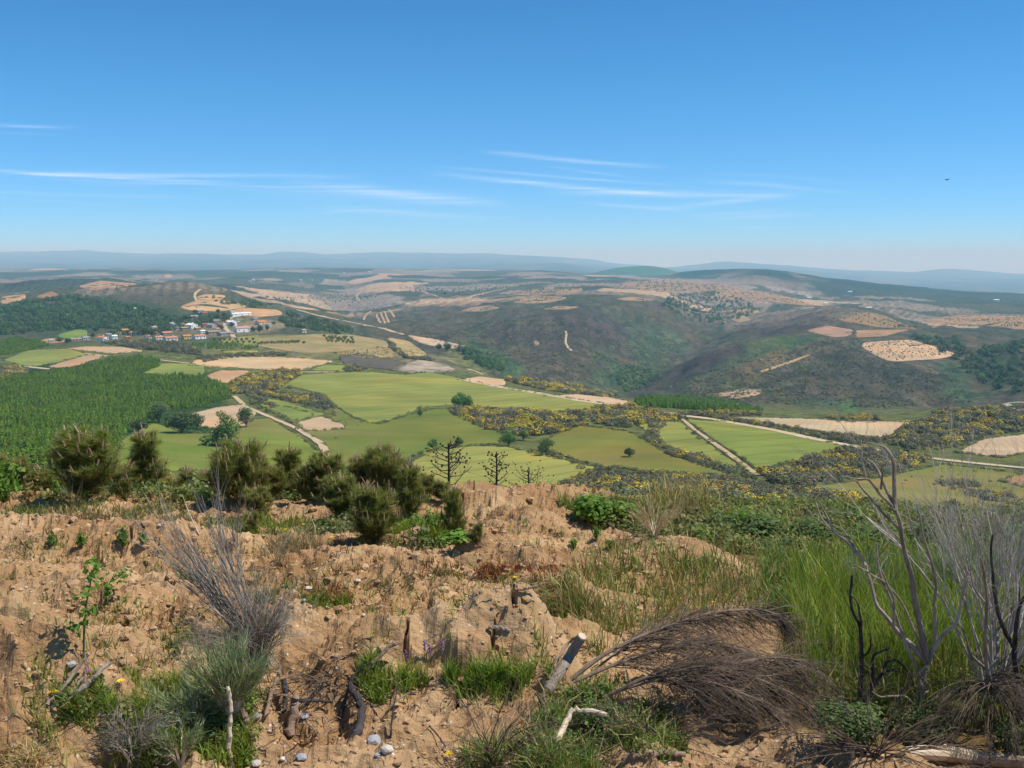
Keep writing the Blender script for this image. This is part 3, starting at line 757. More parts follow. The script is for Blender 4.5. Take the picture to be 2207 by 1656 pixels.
for path, w, name, label, tint in [
    ([(505, 855), (530, 878), (570, 895), (640, 925), (692, 957), (708, 988)], 2.9, "dirt_track", "dirt track winding down between the meadows", (.95, .9, .85)),
    ([(2330, 1022), (2207, 1010), (2100, 1000), (1990, 988), (1880, 970), (1790, 955), (1650, 925), (1530, 904), (1470, 897), (1400, 886), (1330, 875), (1250, 865), (1181, 852), (1080, 836), (1000, 820)], 6.2, "gravel_road", "pale gravel road along the far side of the fields", (1.0, .97, .93)),
    ([(1468, 903), (1500, 930), (1560, 972), (1602, 1003), (1632, 1026)], 2.0, "stony_track", "stony track between the two right green fields", (.85, .8, .75)),
    ([(345, 777), (430, 787), (560, 796), (650, 803), (720, 803)], 3.6, "dirt_track", "pale track below the orange ploughed field", (1.02, .98, .92)),
    ([(55, 791), (110, 797)], 4, "dirt_track", "short pale track left of the plantation", (1, .95, .9)),
    ([(182, 763), (232, 769)], 4, "dirt_track", "short pale track at the tip of the tan wedge", (1, .95, .9)),
    ([(640, 668), (690, 682), (730, 690), (820, 707), (870, 722)], 6, "dirt_track", "broad pale track along the valley rim", (.95, .88, .85)),
    ([(505, 728), (492, 715), (483, 706), (484, 696), (500, 684), (515, 677), (498, 670)], 5, "village_street", "pale village street climbing past the white shed", (.9, .93, .97)),
    ([(425, 650), (418, 640), (420, 632), (432, 624)], 4, "dirt_track", "small path climbing to the hill top", (.9, .85, .75)),
    ([(1219, 714), (1222, 722), (1218, 735), (1222, 748), (1232, 757)], 3.4, "footpath", "pale footpath on the dark hillside", (.95, .92, .95)),
    ([(2260, 900), (2207, 887), (2180, 877), (2162, 871), (2180, 868), (2215, 868)], 5, "asphalt_road", "grey road bend at the right edge", (.72, .8, .9)),
    ([(782, 690), (790, 678), (800, 671)], 4, "footpath", "thin pale path on the facing slope", (.85, .8, .8)),
    ([(775, 650), (766, 640), (775, 630), (800, 623), (850, 616)], 7, "dirt_track", "pale track around the dark round hill", (.78, .7, .68)),
    ([(812, 677), (815, 687), (820, 697)], 4, "terrace_strip", "first pale strip of the terraces on the facing slope", (.85, .72, .62)),
    ([(820, 674), (825, 686), (830, 698)], 4, "terrace_strip", "second pale strip of the terraces on the facing slope", (.85, .72, .62)),
    ([(828, 671), (834, 684), (838, 696)], 4, "terrace_strip", "third pale strip of the terraces on the facing slope", (.85, .72, .62)),
    ([(838, 668), (846, 676), (850, 684)], 5, "terrace_strip", "shortest pale strip of the terraces on the facing slope", (.85, .72, .62)),
    ([(860, 614), (900, 626), (945, 640)], 9, "dirt_track", "pale track falling behind the dark round hill", (.72, .62, .58)),
    ([(572, 628), (568, 636), (578, 645)], 5, "footpath", "short pale path on a distant slope", (.9, .8, .75)),
    ([(1640, 802), (1700, 782), (1745, 765)], 4, "footpath", "faint path across the right scrub hill", (.75, .65, .5)),
    ([(1000, 793), (1020, 799), (1042, 808)], 3, "footpath", "short pale path by the valley edge", (.95, .92, .88)),
    ([(950, 660), (1010, 640), (1090, 622)], 7, "dirt_track", "long straight track over the far plateau", (.74, .62, .57)),
]:
    ribbon(path, w, road_mat, name, label, tint=tint)

# ------------------------------------------------------------------ the near hilltop
def crest(x):
    return 14.6 - .42 * np.maximum(x - 1, 0) + .5 * np.sin(x * .45 + 1.0)


def plane_hit(X, Y):
    """pixel -> point on the smooth near slope"""
    s, e = ray(X, Y)
    d = EYE / np.maximum(-e - .13, .02)
    return np.array([float(s * d), float(d)])


MOUNDS = [(50, 1615, .66, .32, .58), (150, 1640, .35, .25, .08), (960, 1515, .42, .22, .20), (1130, 1510, .26, .20, .22), (650, 1490, .45, .28, .26), (820, 1540, .4, .2, .12), (1050, 1530, .3, .2, .12), (700, 1560, .5, .3, .06),
          (1560, 1580, .8, .35, .12), (1000, 1560, .9, .3, .04), (400, 1640, .4, .2, .05), (240, 1070, 1.3, .6, .06), (480, 1070, 1.3, .6, .08), (650, 1090, 1.2, .6, .05), (1050, 1115, 2.0, 1.2, .28), (1180, 1120, 1.4, 1.0, .16),
          (930, 1195, .9, .5, .16), (1010, 1180, .6, .4, .08), (700, 1250, 1.2, .5, .12), (860, 1260, 1.0, .5, .14), (1080, 1290, .9, .5, .12), (300, 1210, 1.2, .5, .16), (80, 1190, 1.2, .5, .14), (330, 1310, .9, .4, .14),
          (1300, 1330, .6, .4, .1), (1500, 1230, 1.4, .6, .14), (560, 1200, .9, .4, .08), (210, 1400, .8, .4, .10), (1250, 1260, .9, .5, .12), (20, 1400, .5, .4, .12), (1190, 1280, .5, .35, .12)]
MP = [(*plane_hit(X, Y), rx, ry, h) for X, Y, rx, ry, h in MOUNDS]
HOLES = [(20, 1450, .4, .14, .16), (290, 1290, .35, .12, .10), (760, 1590, .18, .16, .14), (1560, 1620, .5, .2, .08), (2000, 1590, .9, .35, .22), (620, 1620, .2, .12, .08), (1430, 1610, .35, .14, .12), (985, 1225, .25, .10, .08), (890, 1275, .16, .2, .12), (1325, 1390, .2, .10, .10), (120, 1610, .5, .06, .10)]
HP = [(*plane_hit(X, Y), rx, ry, h) for X, Y, rx, ry, h in HOLES]
BANKS = [(np.array([plane_hit(X, Y) for X, Y in ln]), h) for ln, h in [
    ([(545, 1520), (620, 1495), (700, 1482), (830, 1512), (960, 1500), (1060, 1530), (1185, 1505)], .25), ([(1330, 1590), (1500, 1555), (1700, 1600), (1850, 1610)], .15),
    ([(560, 1310), (750, 1285), (900, 1292), (1100, 1282), (1250, 1315)], .15), ([(-80, 1200), (150, 1182), (300, 1205), (430, 1212)], .14), ([(850, 1215), (980, 1192), (1080, 1215)], .13),
    ([(180, 1325), (330, 1315), (450, 1335), (560, 1345)], .13), ([(-60, 1440), (40, 1415), (130, 1425)], .15), ([(-60, 1330), (120, 1290), (230, 1300)], .11), ([(900, 1400), (1050, 1370), (1250, 1390)], .09), ([(1060, 1150), (1250, 1165), (1400, 1200), (1620, 1260)], .14)]]
GRASSY = [(1650, 1520), (1690, 1380), (1640, 1220), (1500, 1160), (1300, 1130), (1230, 1085), (1500, 1060), (2700, 1060), (2700, 1640), (1850, 1610), (1700, 1570)]


def znear(x, y, fine=True):
    x = np.asarray(x, float); y = np.asarray(y, float)
    yc = crest(x)
    z = -.13 * np.maximum(y, -1.5)
    over = np.maximum(y - yc, 0)
    z = z - .24 * over * smooth(0, 6, over)
    for (mx, my, rx, ry, h) in MP: z = z + h * np.exp(-((x - mx) / rx) ** 2 - ((y - my) / ry) ** 2)
    for (mx, my, rx, ry, h) in HP: z = z - h * np.exp(-((x - mx) / rx) ** 2 - ((y - my) / ry) ** 2)
    for ln, h in BANKS:
        yc_ = np.interp(x, ln[:, 0], ln[:, 1]); w_ = smooth(ln[0, 0] - .3, ln[0, 0] + .2, x) * smooth(ln[-1, 0] + .3, ln[-1, 0] - .2, x)
        dy = y - yc_ - .10 * perlin(x / .5, x * 0 + h * 50, 35)
        z = z + w_ * h * np.where(dy > 0, np.exp(-(dy / (.05 * yc_ ** .7)) ** 2), np.exp(-(dy / (.20 * yc_ ** .7)) ** 2)) * (1 + .5 * perlin(x / .45, x * 0 + 7.7, 36))
    if fine:
        PX_, PY_ = project(x, np.maximum(y, .5), z)
        soil = 1 - .75 * smooth(1250, 1500, PX_) * smooth(3.5, 6, y) * smooth(0, 1, 1)
        soil = soil * (1 - .6 * smooth(19, 24, y))
        wy = y + .55 * perlin(x / 2.2, y / 2.2, 21) + .25 * perlin(x / .8, y / .8, 22)
        f = (wy / 1.35) % 1.0
        ridge = np.where(f < .35, f / .35, (1 - f) / .65)
        z = z + soil * .13 * (smooth(0, 1, ridge) - .5) * smooth(5.0, 7.0, y)
        z = z + soil * (.085 * fbm(x / 1.1, y / .8, 23, 3) + .085 * np.abs(perlin(x / .36, y / .27, 24)))
        z = z + soil * .045 * (1 - 2.2 * np.abs(perlin(x / .19, y / .15, 25))) + soil * .020 * fbm(x / .07, y / .055, 26, 2)
        z = z + soil * .0017 * np.clip(y, 3, 5.5) * (_hash(np.round(x * 400), np.round(y * 400), 91) - .5) * (.4 + 1.2 * smooth(-.2, .5, perlin(x / .25, y / .2, 37)))
        crack = np.abs(perlin(x / .55 + .4 * perlin(x / .2, y / .2, 28), y / .4, 27))
        z = z - soil * .11 * smooth(.07, .0, crack) * smooth(-.1, .4, perlin(x / 1.3, y / 1.1, 29))
    return z


T_IN = np.concatenate([np.linspace(-1.3, -.58, 40, endpoint=False), np.linspace(-.58, .58, 620), np.linspace(.585, 1.3, 40)])
Y_IN = np.concatenate([np.linspace(-6, 2.2, 24, endpoint=False), np.geomspace(2.2 + 1.5, 12 + 1.5, 300, endpoint=False) - 1.5, np.geomspace(13.5, 44, 150) - 1.5])
NX = T_IN[:, None] * (np.maximum(Y_IN, 1.5)[None, :] + 1.5)
NY = np.broadcast_to(Y_IN[None, :], NX.shape)
NZ = znear(NX, NY)
NZ = np.where(NY > 38, NZ - .25 * (NY - 38), NZ)
q = np.zeros(NX.shape + (3,)); q[:] = 1
damp = fbm(NX / .9, NY / .7, 51, 4)
q *= (1 + .16 * damp)[..., None]
red = smooth(.1, .7, fbm(NX / 2.2, NY / 1.3, 52, 3))[..., None]
q = q * (1 - red * .4) + q * np.array((.92, .78, .66)) * red * .4
gpx, gpy = project(NX, np.maximum(NY, 1.0), NZ)
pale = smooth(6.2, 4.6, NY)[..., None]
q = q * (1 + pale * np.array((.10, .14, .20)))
gr = (in_poly(gpx, gpy, GRASSY) & (NY > 2))[..., None] * .75
q = q * (1 - gr) + np.array((.30, .34, .20)) * gr
q = np.where((NY > crest(NX) + 3)[..., None], np.array((.34, .36, .22)), q)
soil_m = material("dug clay soil", (.345, .205, .097), (.490, .325, .170), 2.6, c3=(.30, .168, .075), scale2=.8, detail=9, bump=.03, bscale=18, tint=True, spec=.08, rough=.95, speck=(16, .11, (.60, .50, .38)))
acc = Acc()
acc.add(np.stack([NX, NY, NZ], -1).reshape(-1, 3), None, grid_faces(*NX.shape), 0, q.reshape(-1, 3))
tag(acc.build("hilltop_ground", soil_m, smooth=False), "freshly dug reddish tan soil of the hilltop in the foreground", kind="structure")


def ground(X, Y):
    """pixel -> point on the near ground"""
    s, e = ray(X, Y)
    d = np.linspace(2.0, 40, 4000)
    g = znear(s * d, d) - EYE - e * d
    k = np.where(g >= 0)[0]
    d0 = d[k[0]] if len(k) else 17.0
    return np.array([float(s * d0), float(d0), float(znear(s * d0, d0))])


def at(X, Y, d):
    """pixel at forward distance d -> world point"""
    s, e = ray(X, Y)
    return np.array([float(s * d), float(d), float(EYE + e * d)])


# ------------------------------------------------------------------ shape makers
def icos(sub=1):
    bm = bmesh.new(); bmesh.ops.create_icosphere(bm, subdivisions=sub, radius=1.0)
    V = np.array([v.co[:] for v in bm.verts]); T = np.array([[v.index for v in f.verts] for f in bm.faces]); bm.free()
    return V, T


ICO1, ICO2 = icos(1), icos(2)


def lump(seed, sub=1, rough=.3, flat=.7):
    V, T = ICO1 if sub == 1 else ICO2
    n = 1 + rough * fbm(V[:, 0] * 1.4 + seed * 3.1, V[:, 1] * 1.4 + V[:, 2] * 1.7, seed, 2)
    W = V * n[:, None]; W[:, 2] *= flat
    return W, T


def leaf_cloud(r, n, size, shape='ball', stretch=(1, 1, 1), hollow=.45, up=.3, seed=0, jit=.7):
    """n leaf-sized faces spread through a crown; returns V, quads (unit crown scaled by stretch)"""
    g = np.random.default_rng(seed)
    u = g.normal(size=(n, 3)); u /= np.linalg.norm(u, axis=1)[:, None]
    rad = (hollow + (1 - hollow) * g.random(n)) ** .7
    bumpy = 1 + .28 * perlin(u[:, 0] * 1.8 + seed, u[:, 1] * 1.8 + u[:, 2] * 1.3, seed)
    c = u * (rad * bumpy)[:, None]
    if shape == 'cone':
        t = (c[:, 2] + 1) / 2
        c[:, :2] *= (1.15 - t)[:, None]
    c = c * np.asarray(stretch) * r
    nrm = u + g.normal(size=(n, 3)) * jit; nrm[:, 2] += up
    nrm /= np.linalg.norm(nrm, axis=1)[:, None]
    a = np.cross(nrm, g.normal(size=(n, 3))); a /= np.linalg.norm(a, axis=1)[:, None]
    b = np.cross(nrm, a)
    s1 = size * (.6 + .8 * g.random(n))[:, None]; s2 = s1 * (.5 + .4 * g.random(n))[:, None]
    V = np.stack([c - a * s1, c + b * s2, c + a * s1, c - b * s2], 1).reshape(-1, 3)
    return V, np.arange(n * 4).reshape(-1, 4)


def branchy(acc, p, d, L, r, lvl, g, mat=0, spread=.5, kids=(3, 5), segs=5, droop=0.0, wig=.12, n=5, tint=(1, 1, 1), tips=None, shrink=.62, curl=None):
    """a limb that tapers, wanders and forks"""
    pts = [np.array(p, float)]; d = np.array(d, float); d /= np.linalg.norm(d)
    step = L / segs
    dirs = [d]
    for i in range(segs):
        d = d + g.normal(size=3) * wig + np.array([0, 0, droop])
        if curl is not None: d = d + np.asarray(curl)
        d /= np.linalg.norm(d)
        pts.append(pts[-1] + d * step); dirs.append(d)
    end = r * (.25 if lvl == 0 else .5)
    acc.tube(pts, np.linspace(r, end, segs + 1), n if lvl > 0 else 3, mat, tint, cap=lvl > 1)
    if tips is not None and lvl == 0: tips.append((pts[-1], d))
    if lvl <= 0: return
    for k in range(g.integers(kids[0], kids[1] + 1)):
        f = .3 + .68 * g.random(); i = min(int(f * segs), segs - 1)
        q0 = pts[i] + (pts[i + 1] - pts[i]) * (f * segs - i)
        nd = dirs[i] + g.normal(size=3) * spread
        branchy(acc, q0, nd, L * shrink * (.6 + .6 * g.random()), max(r * .55 * (1 - .5 * f), .0009), lvl - 1, g, mat, spread, kids, max(3, segs - 1), droop, wig, n, tint, tips, shrink, curl)


def blades(acc, base, h, w, lean, g, tint, mat=0, curve=.35, az=None):
    """grass blades: base (N,3), h (N,), w (N,), each two quads narrowing to a tip"""
    N = len(base)
    if N == 0: return
    a = g.random(N) * 6.2832 if az is None else az
    dirx, diry = np.cos(a), np.sin(a)
    side = np.stack([-diry, dirx, np.zeros(N)], -1)
    # turn most blades broad side to any viewer around: random facing
    fa = g.random(N) * 6.2832
    side = np.stack([np.cos(fa), np.sin(fa), np.zeros(N)], -1)
    l = lean * (.3 + 1.1 * g.random(N))
    hd = np.stack([dirx, diry, np.zeros(N)], -1)
    p1 = base + hd * (l * h * .35)[:, None] + np.array([0, 0, 1.0]) * (h * .55)[:, None]
    p2 = base + hd * (l * h * (.8 + curve))[:, None] + np.array([0, 0, 1.0]) * (h * (1 - .25 * l))[:, None]
    W = side * (w / 2)[:, None]
    V = np.stack([base - W, base + W, p1 - W * .8, p1 + W * .8, p2], 1).reshape(-1, 3)
    o = np.arange(N) * 5
    Q = np.stack([o, o + 1, o + 3, o + 2], -1); T = np.stack([o + 2, o + 3, o + 4], -1)
    tt = np.repeat(tint, 5, 0)
    acc.add(V, T, Q, mat, tt)


# ------------------------------------------------------------------ plant materials
def leafmat(name, c1, c2, trans=.3, scale=3.0, tcol=(1.15, 1.2, .6), rough=.6, spec=.25, inst=False):
    return material(name, c1, c2, scale, inst=inst, tint=True, trans=trans, tcol=tcol, rough=rough, spec=spec, detail=3)


grass_m = leafmat("fresh grass", (.185, .255, .050), (.26, .31, .075), .42)
dry_m = leafmat("dry straw", (.40, .31, .15), (.52, .42, .22), .25, tcol=(1.1, 1, .8))
sorrel_m = leafmat("red sorrel", (.32, .12, .055), (.36, .20, .07), .25, tcol=(1.1, .9, .8))
needle_m = leafmat("pine needles", (.155, .215, .052), (.225, .275, .080), .36, 5.0)
shoot_m = leafmat("young pine shoots", (.46, .31, .17), (.55, .40, .24), .2, tcol=(1.1, 1, .8))
bark_m = material("brown bark", (.10, .075, .055), (.17, .13, .10), 30, bump=.004, bscale=60)
grey_wood = material("weathered grey wood", (.20, .155, .115), (.40, .335, .265), 22, bump=.003, bscale=70, stretch=(1, 1, .25))
pale_wood = material("pale barkless wood", (.55, .42, .28), (.68, .56, .40), 14, bump=.002, bscale=60)
brown_wood = material("brown dead wood", (.22, .15, .10), (.33, .24, .165), 18, bump=.003, bscale=60)
char_m = material("charred wood", (.030, .027, .026), (.085, .075, .07), 9, bump=.004, bscale=50)
twig_m = material("dry brown twigs", (.065, .046, .034), (.19, .14, .10), 8)
greytwig_m = material("dry grey twigs", (.22, .178, .135), (.40, .345, .28), 8)
broom_m = leafmat("green broom stems", (.22, .265, .125), (.30, .335, .185), .3, 6.0)
bramble_m = leafmat("bramble leaves", (.075, .125, .03), (.13, .18, .05), .3, 4.0)
bright_m = leafmat("bright spring leaves", (.12, .24, .03), (.19, .31, .05), .4, 4.0)
crown_m = leafmat("tree leaves", (.085, .115, .040), (.13, .165, .060), .22, .8)
scrub_m = leafmat("scrub leaves", (.145, .140, .080), (.20, .185, .115), .15, .6)
yellow_m = material("yellow broom flowers", (.60, .45, .02), (.70, .55, .04), 6, rough=.8)
plant_m = leafmat("plantation pines", (.095, .165, .020), (.15, .235, .032), .22, .5)
stone_m = material("grey stone", (.26, .26, .27), (.40, .39, .38), 12, bump=.004, bscale=30, rough=.85)
quartz_m = material("white quartz", (.50, .44, .35), (.66, .60, .51), 20, rough=.7)
pale_twig = material("bleached twigs", (.34, .29, .24), (.54, .48, .41), 8)
crown_i = leafmat("woodland leaves", (.085, .115, .040), (.13, .165, .060), .22, .8, inst=True)
scrub_i = leafmat("broom scrub leaves", (.135, .132, .072), (.19, .175, .105), .15, .6, inst=True)
yellow_i = material("broom scrub flowers", (.60, .44, .015), (.70, .53, .03), 6, rough=.8, inst=True)
plant_i = leafmat("plantation needles", (.135, .225, .018), (.195, .295, .028), .3, .5, inst=True)

# ------------------------------------------------------------------ scattered growth on the wide terrain
def sample_poly(poly, n, g, dmin=60, dmax=24000, even=True):
    """n points on the terrain inside a pixel outline, evenly by ground area"""
    P = [hit(X, Y, dmin, dmax) for X, Y in densify(poly, True, 14)]
    W = np.array([(s * d, d) for s, d in P])
    lo, hi = W.min(0), W.max(0)
    out = []
    tries = 0
    while sum(len(o) for o in out) < n and tries < 60:
        q_ = lo + (hi - lo) * g.random((max(n, 200), 2))
        k = in_poly(q_[:, 0], q_[:, 1], [tuple(w) for w in W])
        out.append(q_[k]); tries += 1
    q_ = np.vstack(out)[:n]
    return np.column_stack([q_, zat(q_[:, 0] / q_[:, 1], q_[:, 1])])


def area_poly(poly, dmin=60, dmax=24000):
    W = np.array([(s * d, d) for s, d in [hit(X, Y, dmin, dmax) for X, Y in densify(poly, True, 14)]])
    return abs(.5 * np.sum(W[:, 0] * np.roll(W[:, 1], -1) - np.roll(W[:, 0], -1) * W[:, 1]))


def cloud_mesh(name, mat, bloom=None, **k):
    A = Acc()
    V, Q = leaf_cloud(1.0, k.pop('n'), k.pop('size'), **k)
    up_ = k.get('stretch', (1, 1, 1))[2] * .85
    gg = np.random.default_rng(k['seed']); nq = len(Q)
    A.add(V + np.array([0, 0, up_]), None, Q, 0, (.8 + .4 * gg.random((nq, 1)) * np.ones(3)).repeat(4, 0))
    if bloom:
        V, Q = leaf_cloud(1.05, bloom, .13, stretch=k.get('stretch', (1, 1, 1)), hollow=.9, up=1.2, seed=k['seed'] + 9, jit=.4)
        m = V[:, 2].reshape(-1, 4).mean(1) > -.15
        V = V.reshape(-1, 4, 3)[m].reshape(-1, 3)
        A.add(V + np.array([0, 0, up_]), None, np.arange(len(V)).reshape(-1, 4), 1)
    return A.mesh(name, [mat, yellow_i])


BUSH = proto_collection("scrub_bush", [cloud_mesh("scrub_bush", scrub_i, n=130, size=.17, stretch=(1, 1, .8), hollow=.62, seed=i, jit=.45, up=.5) for i in range(5)] + [cloud_mesh("flowering_bush", scrub_i, bloom=150, n=110, size=.17, stretch=(1, 1, .8), hollow=.62, seed=15 + i, jit=.45, up=.5) for i in range(3)])
WOODS = proto_collection("wood_tree", [cloud_mesh("wood_tree", crown_i, n=140, size=.17, stretch=(1, 1, .9), hollow=.6, seed=30 + i, jit=.45, up=.5) for i in range(5)])
FIRS = proto_collection("plantation_pine", [cloud_mesh("plantation_pine", plant_i, n=110, size=.17, shape='cone', stretch=(.85, .85, 1.3), hollow=.6, seed=60 + i, jit=.5, up=.6) for i in range(5)])
BLOOM = [leaf_cloud(1.08, 40, .13, stretch=(1, 1, .8), hollow=.85, up=1.0, seed=40, jit=.4)]
BLOOM = [(V + np.array([0, 0, .6]), Q) for V, Q in BLOOM]


def thicket(name, label, poly, dens, rr, g, protos=BUSH, nplain=5, bloom=0.0, tone=(1, 1, 1), var=.3, flat=1.0, dmin=60, dmax=24000, nmax=9000):
    """a mass of bushes nobody could count: one object"""
    n = int(min(nmax, area_poly(poly, dmin, dmax) * dens))
    if n < 3: return
    p = sample_poly(poly, n, g, dmin, dmax)
    n = len(p)
    big = smooth(-.6, .7, fbm(p[:, 0] / 16, p[:, 1] / 16, 77, 3))
    r = (rr[0] + (rr[1] - rr[0]) * (.35 * big + .65 * g.random(n) ** 2.2)) * (.75 + .4 * big)
    p[:, 2] -= .12 * r
    hue = 1 + var * (g.random((n, 1)) * 2 - 1) + .08 * g.normal(size=(n, 3)) + .22 * fbm(p[:, 0] / 22, p[:, 1] / 22, 78, 3)[:, None] * np.array((1, .7, .4))
    hue = np.clip(hue * np.asarray(tone), .25, 2.2)
    idx = g.integers(0, nplain, n)
    if bloom > 0:
        pat = fbm(p[:, 0] / 13, p[:, 1] / 13, 5, 2) + .22 * g.normal(size=n)
        idx = np.where(pat > np.quantile(pat, 1 - bloom), nplain + g.integers(0, 3, n), idx)
    sc = np.stack([r * (.85 + .3 * g.random(n)), r * (.85 + .3 * g.random(n)), r * flat * (.75 + .5 * g.random(n))], -1)
    return tag(instancer(name, protos, p, sc, g.random(n) * 6.28, idx, hue), label, kind="stuff")


g = np.random.default_rng(11)
THK = [
    ([(490, 836), (520, 816), (580, 801), (640, 798), (652, 805), (610, 833), (590, 842), (545, 850), (505, 850)], .16, (1.0, 2.4), .34, "broom thicket with yellow flowers left of the large wheat field"),
    ([(545, 850), (620, 845), (690, 856), (722, 878), (700, 884), (640, 870)], .14, (.9, 2.1), .20, "dark broom tongue pointing into the wheat field"),
    ([(968, 888), (1000, 880), (1080, 886), (1180, 893), (1260, 890), (1340, 876), (1400, 886), (1462, 900), (1455, 910), (1400, 914), (1350, 924), (1270, 914), (1200, 935), (1130, 942), (1100, 938), (1050, 928), (1000, 908)], .17, (.9, 2.2), .34, "wide broom thicket in yellow bloom across the middle"),
    ([(1090, 822), (1140, 812), (1250, 832), (1330, 853), (1300, 857), (1180, 843)], .13, (1, 2.4), .34, "yellow broom along the far edge of the wheat field"),
    ([(1380, 945), (1415, 930), (1432, 962), (1520, 990), (1600, 1018), (1645, 1040), (1560, 1022), (1450, 985)], .20, (.7, 1.6), .10, "hedge of dark broom between meadow and green field"),
    ([(1640, 1022), (1680, 1005), (1750, 985), (1830, 966), (1960, 976), (2010, 990), (1980, 1003), (1900, 1028), (1750, 1048), (1670, 1045)], .20, (.7, 1.7), .12, "dark broom thicket below the gravel road"),
    ([(1880, 952), (1925, 940), (1970, 912), (2040, 884), (2207, 876), (2300, 876), (2300, 926), (2207, 930), (2120, 942), (2050, 972), (1960, 968)], .14, (.8, 2.0), .16, "scrub with yellow broom on the right hill"),
    ([(1520, 898), (1560, 900), (1700, 922), (1880, 946), (1900, 962), (1820, 956), (1650, 922), (1560, 908)], .16, (.7, 1.6), .10, "long broom hedge above the gravel road"),
    ([(1165, 1076), (1235, 1036), (1290, 1010), (1420, 1022), (1560, 1032), (1650, 1048), (1760, 1058), (1870, 1078), (1880, 1086), (1700, 1088), (1500, 1088), (1300, 1088)], .38, (.45, 1.2), .14, "grey green broom scrub on the slope below the crest"),
    ([(1985, 1045), (2030, 1035), (2090, 1038), (2150, 1065), (2207, 1078), (2300, 1085), (2207, 1098), (2100, 1075), (2040, 1055)], .10, (.5, 1.2), .12, "loose bushes on the olive pasture at the right"),
    ([(0, 792), (60, 797), (52, 815), (0, 822)], .15, (1.2, 2.5), .25, "yellow broom at the left edge beside the plantation"),
    ([(225, 742), (300, 735), (400, 742), (425, 755), (440, 768), (380, 762), (300, 752)], .09, (1.4, 3.0), .05, "dark hedge line below the village"),
    ([(425, 772), (500, 764), (620, 762), (615, 768), (500, 772), (440, 782)], .09, (1.2, 2.4), .05, "dark scrub strip above the orange ploughed field"),
    ([(735, 798), (760, 787), (795, 790), (792, 797), (750, 802)], .14, (1, 2.2), .3, "small broom clump on the rim of the wheat field"),
    ([(1375, 888), (1400, 890), (1440, 900), (1445, 906), (1400, 900)], .12, (.8, 1.5), .1, "dark bushes beside the road junction"),
    ([(1460, 890), (1530, 886), (1640, 892), (1640, 897), (1560, 898), (1470, 897)], .14, (.8, 1.7), .34, "yellow broom between grove and pale road"),
    ([(1780, 899), (1860, 897), (1900, 899), (1895, 907), (1850, 907), (1790, 905)], .10, (.8, 1.7), .3, "yellow broom at the top edge of the stubble field"),
    ([(835, 735), (845, 740), (865, 760), (880, 770), (940, 776), (930, 780), (870, 773), (850, 755)], .10, (1.2, 2.4), .08, "dark hedge bank beside the vineyard slope"),
    ([(545, 852), (560, 858), (600, 880), (590, 882), (555, 868), (530, 852)], .12, (.9, 2.0), .06, "bushes along the upper bend of the dirt track"),
    ([(1400, 918), (1440, 914), (1412, 935), (1395, 935)], .12, (.7, 1.5), .15, "small bush clump at the head of the hedge"),
    ([(1490, 910), (1505, 920), (1560, 968), (1620, 1020), (1612, 1022), (1550, 975), (1495, 928)], .10, (.4, .9), .02, "low bushes along the stony track"),
]
for poly, dens, rr, bl, label in THK:
    thicket("broom_thicket", label, poly, dens * 1.25, rr, g, BUSH, bloom=bl * 1.05, tone=(1.0, 1.0, .95), nmax=7000)
# weeds and small bushes along the field margins
mp_ = []
for poly, mat, name, label, tint in FIELDS:
    if min(Y for X, Y in poly) < 745: continue
    for X, Y in densify(poly, True, 1.5):
        if perlin(np.array(X / 14), np.array(Y / 9), 55) + .25 * g.normal() > -.02:
            s_, d_ = hit(X + .8 * g.normal(), Y + .5 * g.normal(), 100)
            mp_.append((s_ * d_, d_))
mp_ = np.array(mp_); mp_ = np.column_stack([mp_, zat(mp_[:, 0] / mp_[:, 1], mp_[:, 1])])
R_ = .25 + .55 * g.random(len(mp_)) ** 2
tag(instancer("field_margin_weeds", BUSH, mp_, np.stack([R_ * 1.3, R_ * 1.3, R_], -1), g.random(len(mp_)) * 6.28, np.where(g.random(len(mp_)) < .05, 6, g.integers(0, 5, len(mp_))), (.85 + .5 * g.random((len(mp_), 1))) * np.array((.95, 1.15, .7))), "weeds and low bushes along the edges of the fields", kind="stuff")
# woods and plantations
for poly, dens, rr, label, tone in [
    ([(-60, 825), (60, 812), (130, 799), (200, 791), (235, 776), (300, 772), (343, 778), (345, 790), (300, 809), (380, 813), (432, 813), (480, 830), (502, 858), (430, 878), (360, 885), (330, 905), (262, 940), (250, 1015), (-60, 1015)], .17, (1.5, 2.5), "dense plantation of bright green young pines at the left", (1, 1, 1)),
    ([(-60, 735), (60, 733), (112, 745), (60, 757), (0, 768), (-60, 770)], .11, (1.7, 2.7), "smaller plantation of bright green pines at the left edge", (1, 1, 1)),
    ([(1368, 868), (1400, 858), (1450, 856), (1530, 860), (1600, 873), (1645, 886), (1560, 888), (1440, 881), (1378, 880)], .12, (1.7, 2.6), "dense dark green pine grove beside the gravel road", (.85, .95, .9)),
    ([(380, 742), (500, 741), (560, 748), (540, 754), (400, 752)], .06, (1.4, 2.2), "row of green young trees below the village", (.9, .95, 1.1))]:
    thicket("pine_plantation", label, poly, dens * 2.0, (rr[0] * .62, rr[1] * .68), g, FIRS, tone=tone, var=.26, nmax=30000)
